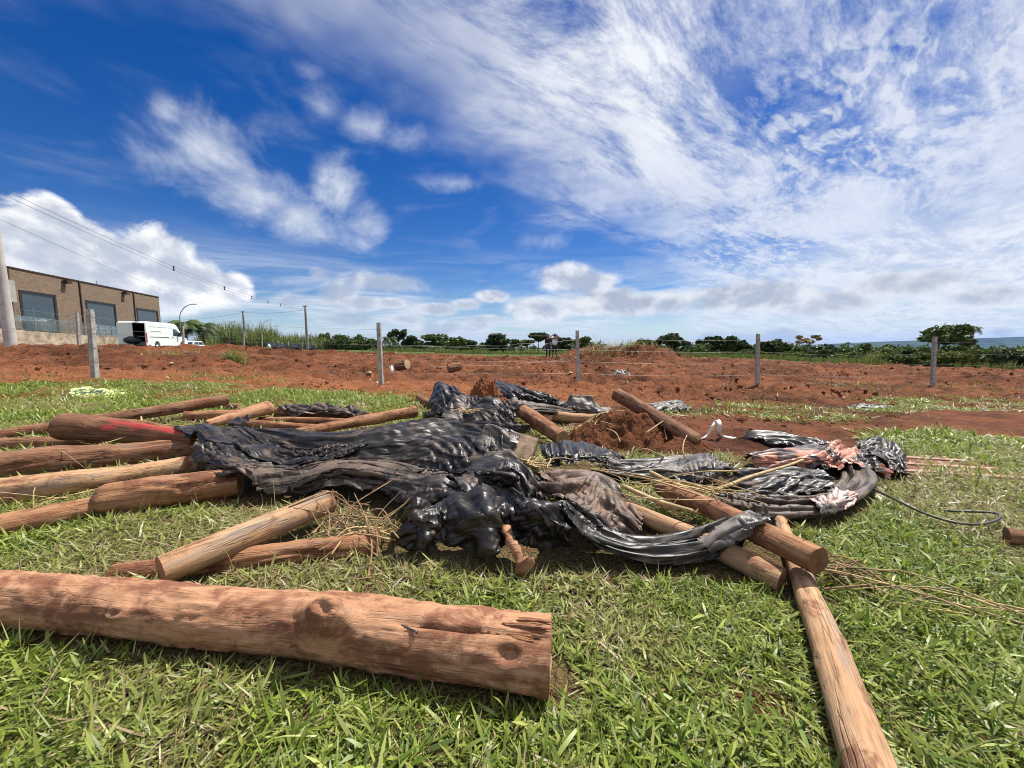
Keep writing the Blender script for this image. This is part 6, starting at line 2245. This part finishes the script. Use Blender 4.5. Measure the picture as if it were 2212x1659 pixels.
def undergrowth():
    lr = np.random.default_rng(55)
    lobes = []
    for (x0, x1, t0, t1, dep, n) in ((800, 960, 742, 750, 80, 34), (950, 1200, 744, 751, 82, 52), (1190, 1300, 742, 750, 70, 18), (1370, 1520, 742, 752, 58, 26), (1500, 1720, 746, 757, 52, 46), (1700, 1900, 748, 760, 46, 44), (1880, 2060, 752, 764, 42, 40), (2040, 2300, 752, 768, 40, 44), (660, 820, 728, 740, 118, 36)):
        for k in range(n):
            px = lr.uniform(x0, x1); d = dep * lr.uniform(.95, 1.12)
            x = (px - 1106) / F * d
            zb = float(macro_z(np.array([x]), np.array([d]))[0]); zt = A(px, lr.uniform(t0 - 7, t1 + 3), d).z
            h = max(zt - zb, .5)
            r = h * lr.uniform(.25, .5)
            lobes.append((x, d, zb + h - r * .8, r * lr.uniform(.9, 1.6), r, r * .85))
            lobes.append((x + r * lr.uniform(-1, 1), d - r * .3, zb + h * .4, r * 1.3, r, h * .45))
    v, q_, sh = leaf_cloud(lobes, 80, .20, 9, .4)
    o = mesh_np('undergrowth', v, q_, M['leaf_mid'], smooth=False, attrs={'shade': sh})
    tag(o, 'irregular low band of green scrub along the far side of the field', 'scrub', kind='stuff')
undergrowth()
g = A(1330, 738, 24.5)
m = 900
x = g.x + rng.normal(0, 1.5, m); y = 24.6 + rng.normal(0, .5, m)
p = blades(x, y, ground_z(x, y) - .05, rng.uniform(.2, .75, m), rng.uniform(.012, .03, m), rng.uniform(0, 6.28, m), rng.uniform(0, 1.2, m), rng.uniform(0, .9, m), STRAWS[rng.integers(0, 5, m)] * rng.uniform(.6, 1.1, (m, 1)))
tag(blade_obj('dry_brush', [p], 'grass'), 'dry straw-coloured brush on top of the earth mound', 'brush', kind='stuff')

# ------------------------------------------------------------------ people
def person(base, h, yaw, cloth, label, seed):
    """one continuous body grown over a skeleton; clothes and hair are its children"""
    rt = empty('person', base, rz=yaw, label=label, cat='person')
    s = h / 1.7
    J = {'pel': (0, 0, .92), 'sp': (0, .01, 1.12), 'ch': (0, 0, 1.32), 'nk': (0, 0, 1.46), 'hd': (0, -.01, 1.56), 'tp': (0, 0, 1.68)}
    arms = cloth['arms']
    for sd, nm in ((1, 'l'), (-1, 'r')):
        J['sh' + nm] = (sd * .17, 0, 1.38)
        J['el' + nm] = (sd * arms[0][0], arms[0][1], arms[0][2]); J['wr' + nm] = (sd * arms[1][0], arms[1][1], arms[1][2]); J['ha' + nm] = (sd * arms[2][0], arms[2][1], arms[2][2])
        J['hp' + nm] = (sd * .09, 0, .88); J['kn' + nm] = (sd * .11, -.02, .48); J['an' + nm] = (sd * .12, .02, .08); J['to' + nm] = (sd * .13, -.12, .03)
    Ed = [('pel', 'sp'), ('sp', 'ch'), ('ch', 'nk'), ('nk', 'hd'), ('hd', 'tp')]
    for nm in 'lr':
        Ed += [('ch', 'sh' + nm), ('sh' + nm, 'el' + nm), ('el' + nm, 'wr' + nm), ('wr' + nm, 'ha' + nm), ('pel', 'hp' + nm), ('hp' + nm, 'kn' + nm), ('kn' + nm, 'an' + nm), ('an' + nm, 'to' + nm)]
    rad = {'pel': .15, 'sp': .13, 'ch': .15, 'nk': .055, 'hd': .095, 'tp': .07}
    for nm in 'lr':
        rad.update({'sh' + nm: .065, 'el' + nm: .042, 'wr' + nm: .03, 'ha' + nm: .035, 'hp' + nm: .095, 'kn' + nm: .06, 'an' + nm: .04, 'to' + nm: .035})
    ks = list(J)
    def skin(name, keys, mat, grow=1.0, parent=rt):
        kk = [k for k in ks if k in keys]
        me = bpy.data.meshes.new(name)
        me.from_pydata([tuple(c * s for c in J[k]) for k in kk], [(kk.index(a), kk.index(b)) for a, b in Ed if a in kk and b in kk], [])
        o = bpy.data.objects.new(name, me); COL.objects.link(o); o.parent = parent
        md = o.modifiers.new('skin', 'SKIN')
        for i, k in enumerate(kk):
            r = rad[k] * s * grow
            me.skin_vertices[0].data[i].radius = (r * (1.15 if k in ('ch', 'pel', 'sp') else 1), r * (.8 if k in ('ch', 'pel', 'sp') else 1))
        me.skin_vertices[0].data[0].use_root = True
        sb = o.modifiers.new('sub', 'SUBSURF'); sb.levels = 2; sb.render_levels = 2
        me.materials.append(mat)
        return o
    skin('body', set(ks), cloth['skin'])
    skin('top', {'pel', 'sp', 'ch', 'shl', 'shr'} | cloth['sleeve'], cloth['top'], 1.10)
    skin('trousers', {'pel', 'hpl', 'hpr', 'knl', 'knr'} | cloth['leg'], cloth['bottom'], 1.12)
    v, q = sphere_np((0, .02 * s, 1.60 * s), (.105 * s, .115 * s, .12 * s), 14, 10, .1, seed)
    mesh_np('hair', v, q, cloth['hair'], rt)
    return rt


sk = simple_mat('brown skin', (0.20, 0.105, 0.070), 0.6); hr = simple_mat('black hair', (0.012, 0.010, 0.010), 0.6)
white_c = simple_mat('pale blue shirt', (0.62, 0.68, 0.72), 0.85); black_c = simple_mat('black cloth', (0.012, 0.012, 0.014), 0.85); jean = simple_mat('dark jeans', (0.025, 0.035, 0.06), 0.85)
pp = A(1184, 775, 26); qq = A(1198, 777, 25)
person(Vector((pp.x, 26, pp.z)), 1.64, R(6), {'arms': [(.22, -.02, 1.12), (.18, -.12, .98), (.14, -.18, .98)], 'sleeve': {'ell', 'elr', 'wrl', 'wrr'}, 'leg': {'anl', 'anr'}, 'top': black_c, 'bottom': jean, 'skin': sk, 'hair': hr},
       'person in black jacket and dark jeans, hands together, standing on the field', 1)
person(Vector((qq.x, 25, qq.z)), 1.66, R(-8), {'arms': [(.33, -.06, 1.45), (.17, -.14, 1.60), (.10, -.14, 1.66)], 'sleeve': set(), 'leg': set(), 'top': white_c, 'bottom': black_c, 'skin': sk, 'hair': hr},
       'person in white sleeveless top and dark shorts, both hands raised to the face', 2)

# ------------------------------------------------------------------ things lying about the field and the heap
place_log('log', A(858, 791, 14.2), A(880, 787, 14.0), .17, .17, 'short banded palm trunk section on the red field behind the white strip', mat='dark_log', cut=('cut_dark', 'cut_pale'), seed=71, stamp=False, group='trunk sections on the field')
place_log('log', A(968, 796, 13.6), A(994, 791, 13.8), .15, .15, 'short banded trunk section lying alone on the red field', mat='dark_log', cut=('cut_dark', 'cut'), seed=72, stamp=False, group='trunk sections on the field')


def loose_sheet(name, pts, mat, label, seed, n=26, amp=.05, cat='plastic sheeting', group='scraps on the field'):
    """crumpled scrap on the field: four corners as points"""
    u = np.linspace(0, 1, n); U, W = np.meshgrid(u, u)
    P = [np.array(p) for p in pts]
    X = (P[0][None, None] * ((1 - U) * (1 - W))[..., None] + P[1] * (U * (1 - W))[..., None] + P[2] * (U * W)[..., None] + P[3] * ((1 - U) * W)[..., None])
    X[..., :2] += (np.stack([fbm(U * 4, W * 4, seed, 3), fbm(U * 4 + 9, W * 4, seed + 1, 3)], -1) - .5) * amp * 3
    rid = 1 - np.abs(fbm(U * 5 + 2, W * 5, seed + 2, 4) - .5) * 2
    X[..., 2] = ground_z(X[..., 0].ravel(), X[..., 1].ravel()).reshape(n, n) + .012 + amp * 2.2 * np.clip(rid - .55, 0, 1) * np.sin(math.pi * U) ** .4 * np.sin(math.pi * W) ** .4
    i = np.arange(n - 1)[:, None] * n + np.arange(n - 1)[None]
    Q = np.stack([i, i + 1, i + 1 + n, i + n], -1).reshape(-1, 4)
    V = X.reshape(-1, 3); c = np.array([V[:, 0].mean(), V[:, 1].mean(), V[:, 2].min()])
    o = mesh_np(name, V - c, Q, mat, loc=c, cols={'weave': np.stack([U.ravel(), W.ravel() * .7, U.ravel() * 0 + seed % 17], -1)})
    tag(o, label, cat, group)
    return o


def quad_px(x0, x1, yt, yb, z):
    return [G(x0, yb, z), G(x1, yb, z), G(x1, yt, z), G(x0, yt, z)]


loose_sheet('plastic_scrap', quad_px(1836, 1930, 869, 880, -.1), M['tarp'], 'small black strip of film alone on the soil below the last two fence posts', 81, amp=.09)
loose_sheet('plastic_scrap', [A(1322, 800, 16.0), A(1358, 799, 16.0), A(1352, 790, 17.0), A(1328, 790, 17.0)], M['tarp_grey'], 'crumpled black and white scrap on the field between two posts', 82, amp=.14)
loose_sheet('plastic_scrap', [A(796, 805, 12.0), A(842, 806, 12.0), A(840, 803, 12.25), A(800, 803, 12.2)], M['strap'], 'white strip of plastic lying behind the white-edged fence post', 83, amp=.02)


def mat_banner():
    m, nt, bs, out = new_mat('printed yellow-green cloth')
    co = objco(nt)
    x, y, z = nt.sep(co)
    base = nt.mix(nt.noise(co, 6.0, 4, .6), (0.40, 0.50, 0.15), (0.62, 0.66, 0.34))
    def ring(cx, cy, r, w):
        d = nt.m('SQRT', (x - cx) * (x - cx) + (y - cy) * (y - cy) * .35)
        return nt.step(nt.m('ABSOLUTE', d - r), w, w * .6)
    def bar(x0, x1, y0, y1):
        return nt.step(x, x0 - .01, x0) * nt.step(x, x1 + .01, x1) * nt.step(y, y0 - .02, y0) * nt.step(y, y1 + .02, y1)
    k = ring(.02, -.12, .09, .035)
    for e in (ring(-.22, -.05, .10, .03), ring(.28, -.15, .08, .03), bar(-.50, -.42, -.3, .2), bar(.50, .60, -.1, .1), bar(-.38, -.30, -.2, .3), bar(.40, .46, -.3, .2), ring(.55, .05, .07, .025), bar(-.12, -.08, -.3, .0)):
        k = nt.m('MAXIMUM', k, e)
    set_bs(nt, bs, Base_Color=nt.mix(k, base, (0.035, 0.06, 0.05)), Roughness=.75)
    return m
loose_sheet('cloth_banner', quad_px(146, 276, 838.5, 850, .22), mat_banner(), 'crumpled yellow-green printed cloth with dark marks at the lawn edge', 84, n=40, amp=.07, cat='cloth', group=None)

# wheel-like white disc half standing by the strip
v, q, caps = tube_np([A(846, 799, 12.2), A(847.2, 799, 12.2) ], [.14, .14], 20)
o = mesh_np('plastic_disc', v, [q] + caps, M['strap']); tag(o, 'round white plastic disc on the soil beside the white-edged fence post', 'disc')


def stick(name, pts, r, mat, label, cat, group=None, n=6, parent=None):
    c = smooth_curve(pts, max(10, len(pts) * 6))
    rad = np.linspace(r, r * .55, len(c)) if not isinstance(r, tuple) else np.linspace(r[0], r[1], len(c))
    o = tube_obj(name, c, rad, M[mat], parent, n)
    if parent is None:
        tag(o, label, cat, group)
    return o


# cane stalks across the middle right
stick('cane_stalk', [G(1405, 1020, .22), G(1470, 1050, .22), G(1540, 1058, .20), G(1620, 1030, .20), G(1700, 1006, .20), G(1735, 993, .20)], (.016, .010), 'straw', 'long pale cane stalk lying across the folded sheeting, joints showing', 'cane stalk')
stick('cane_stalk', [G(1345, 1050, .22), G(1420, 1082, .18), G(1500, 1105, .14), G(1580, 1125, .10), G(1610, 1128, .09)], (.016, .012), 'straw', 'straw-coloured cane lying beside the wet-ended log', 'cane stalk')


def straw_bundle(name, centre, dirs, n, length, label, mat, seed, spread=.08, zmax=.1, cat='straw bundle'):
    lr = np.random.default_rng(seed)
    rt = []
    for k in range(n):
        a = math.radians(lr.normal(dirs[0], dirs[1]))
        ln = length * lr.uniform(.4, 1.1)
        c = np.array(centre) + np.array([lr.normal(0, spread), lr.normal(0, spread * .6), lr.uniform(0, zmax)])
        d = np.array([math.cos(a), math.sin(a), lr.normal(0, .12)])
        p = [c - d * ln / 2, c + np.array([lr.normal(0, .05), lr.normal(0, .05), lr.normal(.02, .03)]) * ln / .4, c + d * ln / 2]
        for q in p:
            q[2] = max(q[2], H_at(np.array([q[0]]), np.array([q[1]]))[0] + .004)
        v, q, _ = tube_np(smooth_curve(p, 7), np.linspace(.0045, .002, 7) * lr.uniform(.6, 1.6), 4)
        rt.append((v, q))
    v, q = join_np(rt)
    c = np.array(centre)
    o = mesh_np(name, v - c, q, M[mat], loc=c)
    tag(o, label, cat, kind='stuff')
    return o


straw_bundle('straw_bundle', G(1450, 1052, .18), (160, 14), 16, .85, 'split cane and straw lying across the folded grey strip', 'straw', 1, .20, .05)
straw_bundle('straw_bundle', G(1520, 1072, .14), (20, 30), 14, .5, 'loose straw under the long pale cane stalk', 'straw_dark', 2, .16, .06)
straw_bundle('straw_bundle', G(735, 1140, .05), (140, 55), 30, .44, 'dry twiggy straw beside the top of the pale pole', 'straw_dark', 3, .13, .09)
straw_bundle('straw_bundle', G(770, 1178, .03), (160, 45), 34, .35, 'dry stalks on the split log end', 'straw', 4, .10, .05)
straw_bundle('straw_bundle', G(1165, 1020, .2), (70, 25), 34, .32, 'golden straw tuft tucked beside the arched roll', 'straw', 5, .04, .1)
straw_bundle('straw_bundle', G(1820, 1250, .02), (150, 60), 34, .30, 'clump of brown straw on the lawn beyond the crossing log end', 'straw_dark', 6, .07, .05)
straw_bundle('straw_bundle', G(1985, 1300, .02), (158, 4), 9, .85, 'long frayed palm rib of straw pointing across the lawn', 'straw', 7, .025, .02)
straw_bundle('straw_bundle', G(60, 1078, .02), (10, 25), 34, .6, 'straw in the gap between the left logs', 'straw', 8, .3, .03)
straw_bundle('straw_bundle', G(1010, 892, .30), (100, 60), 40, .2, 'tangle of yellowish twine in the back sheeting heap', 'straw', 9, .07, .05)
straw_bundle('straw_bundle', G(1260, 935, .05), (20, 70), 110, .22, 'pale splinters and sawdust beside the dirt pile', 'straw', 10, .22, .05)

# standing and bent stems
stick('twig', [G(795, 1250, .01), G(803, 1180, .08), G(790, 1120, .16), G(765, 1065, .22)], (.006, .003), 'straw_dark', 'tall dry bent stem standing in front of the long sheet', 'twig')
stick('wood_splinter', [G(308, 970, .02), G(307, 930, .14), G(305, 900, .24)], (.018, .010), 'straw', 'pale upright splinter of wood standing before the red painted log', 'splinter')
stick('twig', [G(100, 985, .18), G(200, 965, .2), G(330, 925, .28)], (.006, .004), 'straw', 'thin straw-coloured stalk laid over the knotty log', 'twig')
stick('twig', [G(310, 914, .32), G(360, 918, .32), G(425, 922, .32)], (.008, .005), 'straw', 'pale thin stalk lying along the top of the red painted log', 'twig')
for i, (pts, lab) in enumerate((([(1498, 998, .06), (1478, 985, .22), (1476, 960, .30), (1484, 940, .34)], 'pale curved root standing out of the earth spill'),
                               ([(1440, 990, .10), (1415, 978, .24), (1390, 970, .28), (1352, 985, .20)], 'thin looping root on the front of the dirt pile'),
                               ([(1340, 955, .36), (1330, 935, .42), (1310, 925, .40)], 'short curled root on the crest of the dirt pile'),
                               ([(1395, 935, .24), (1440, 905, .30), (1470, 890, .36)], 'slanting brown stick between the dirt pile and the leaning log'),
                               ([(1440, 950, .10), (1435, 925, .20), (1432, 900, .30)], 'dry grass stem upright against the leaning log'))):
    stick('root', [G(a, b, c) for a, b, c in pts], (.007, .004), 'straw', lab, 'root', 'roots in the dirt pile')
# white strap loop on the soil
def strap():
    c = smooth_curve([G(1490, 955, .0), G(1525, 942, .03), G(1540, 920, .16), G(1548, 908, .22), G(1554, 915, .20), G(1553, 935, .08), G(1560, 942, .01), G(1592, 948, .0)], 44)
    w = .028
    V = np.concatenate([c + np.array([0, 0, w * .3]) + np.array([w, 0, 0]), c - np.array([0, 0, w * .3]) - np.array([w, 0, 0])])
    n = len(c); i = np.arange(n - 1)
    o = mesh_np('strap', V, np.stack([i, i + 1, i + 1 + n, i + n], -1), M['strap'])
    o.modifiers.new('t', 'SOLIDIFY').thickness = .004
    tag(o, 'white plastic strap standing up in a loop beside the leaning log', 'strap')
strap()
# hose
c = smooth_curve([G(1880, 1055, .06), G(1920, 1072, .065), G(1990, 1106, .065), G(2060, 1128, .06), G(2120, 1132, .06), G(2158, 1120, .065), G(2150, 1108, .07), G(2090, 1105, .06), G(2040, 1103, .05)], 60)
o = tube_obj('hose', c, .008, M['cable'], None, 8); tag(o, 'black flat hose curling over the lawn from the folded sheeting', 'hose')
# nail in the great log
def nail():
    v, q, caps = tube_np([(0, 0, -.01), (0, 0, .06), (0, 0, .062), (0, 0, .065)], [.004, .004, .007, .007], 8)
    o = mesh_np('nail', v, [q] + caps, simple_mat('rusty nail', (0.20, 0.17, 0.15), .55, .5))
    d = ray(872, 1352); inv = 0
    # met surface of the log
    dg = bpy.context.evaluated_depsgraph_get()
    hit, loc, nor, *_ = S.ray_cast(dg, Vector((0, 0, CAM_H)), d.normalized())
    o.location = loc if hit else G(872, 1352, .2)
    o.rotation_euler = Vector((.85, -.5, .05)).to_track_quat('Z', 'Y').to_euler()
    tag(o, 'bent steel nail sticking out of the thick foreground log', 'nail')
nail()

# ------------------------------------------------------------------ far hills and the air
def hills():
    n = 160
    az = np.linspace(-1.5, 1.5, n)
    D = 5200.0
    px = 1106 + F * np.tan(np.clip(az, -1.25, 1.25))
    topy = np.interp(px, [-2000, 300, 1200, 1500, 1650, 1900, 2212, 2800, 4500], [752, 752, 753, 752, 749, 738, 727, 723, 721])
    rows = []
    for k, f in enumerate(np.linspace(0, 1, 14)):
        dd = D * (0.55 + 0.45 * f)
        e = CAM_H + (745 - topy) / F * D * np.cos(az) / np.cos(az)
        zz = -130 + (e + 130) * (f ** 1.6)
        zz = zz + (fbm(az * 14 + 3 * f, az * 0 + f * 6, 5, 4) - .5) * 26 * np.sin(math.pi * f)
        rows.append(np.stack([dd * np.tan(np.clip(az, -1.25, 1.25)), np.full(n, dd), zz], -1))
    V = np.concatenate(rows)
    i = np.arange(13)[:, None] * n + np.arange(n - 1)[None]
    Q = np.stack([i, i + 1, i + 1 + n, i + n], -1).reshape(-1, 4)
    m, nt, bs, out = new_mat('wooded hills')
    p = worldco(nt)
    set_bs(nt, bs, Base_Color=nt.mix(nt.step(nt.noise(p, .004, 6, .65), .35, .65), (0.018, 0.030, 0.012), (0.055, 0.075, 0.026)), Roughness=.95, Specular_IOR_Level=0.1)
    o = mesh_np('hills', V, Q, m)
    tag(o, kind='structure')


hills()


def haze():
    bm = bmesh.new()
    box(bm, (-21000, -500, -320), (21000, 9300, 170))
    m = bpy.data.materials.new('thin blue air'); m.use_nodes = True
    m.node_tree.nodes.clear()
    nt = NT(m.node_tree)
    v = nt.n('ShaderNodeVolumePrincipled'); v.inputs['Color'].default_value = (0.16, 0.40, 1.0, 1); v.inputs['Density'].default_value = 0.000036
    v.inputs['Anisotropy'].default_value = 0.2
    out = nt.n('ShaderNodeOutputMaterial'); m.node_tree.links.new(v.outputs[0], out.inputs['Volume'])
    o = bm_obj('haze', bm, m)
    tag(o, 'thin blue haze of the air over the far hills', 'haze', kind='stuff')


haze()
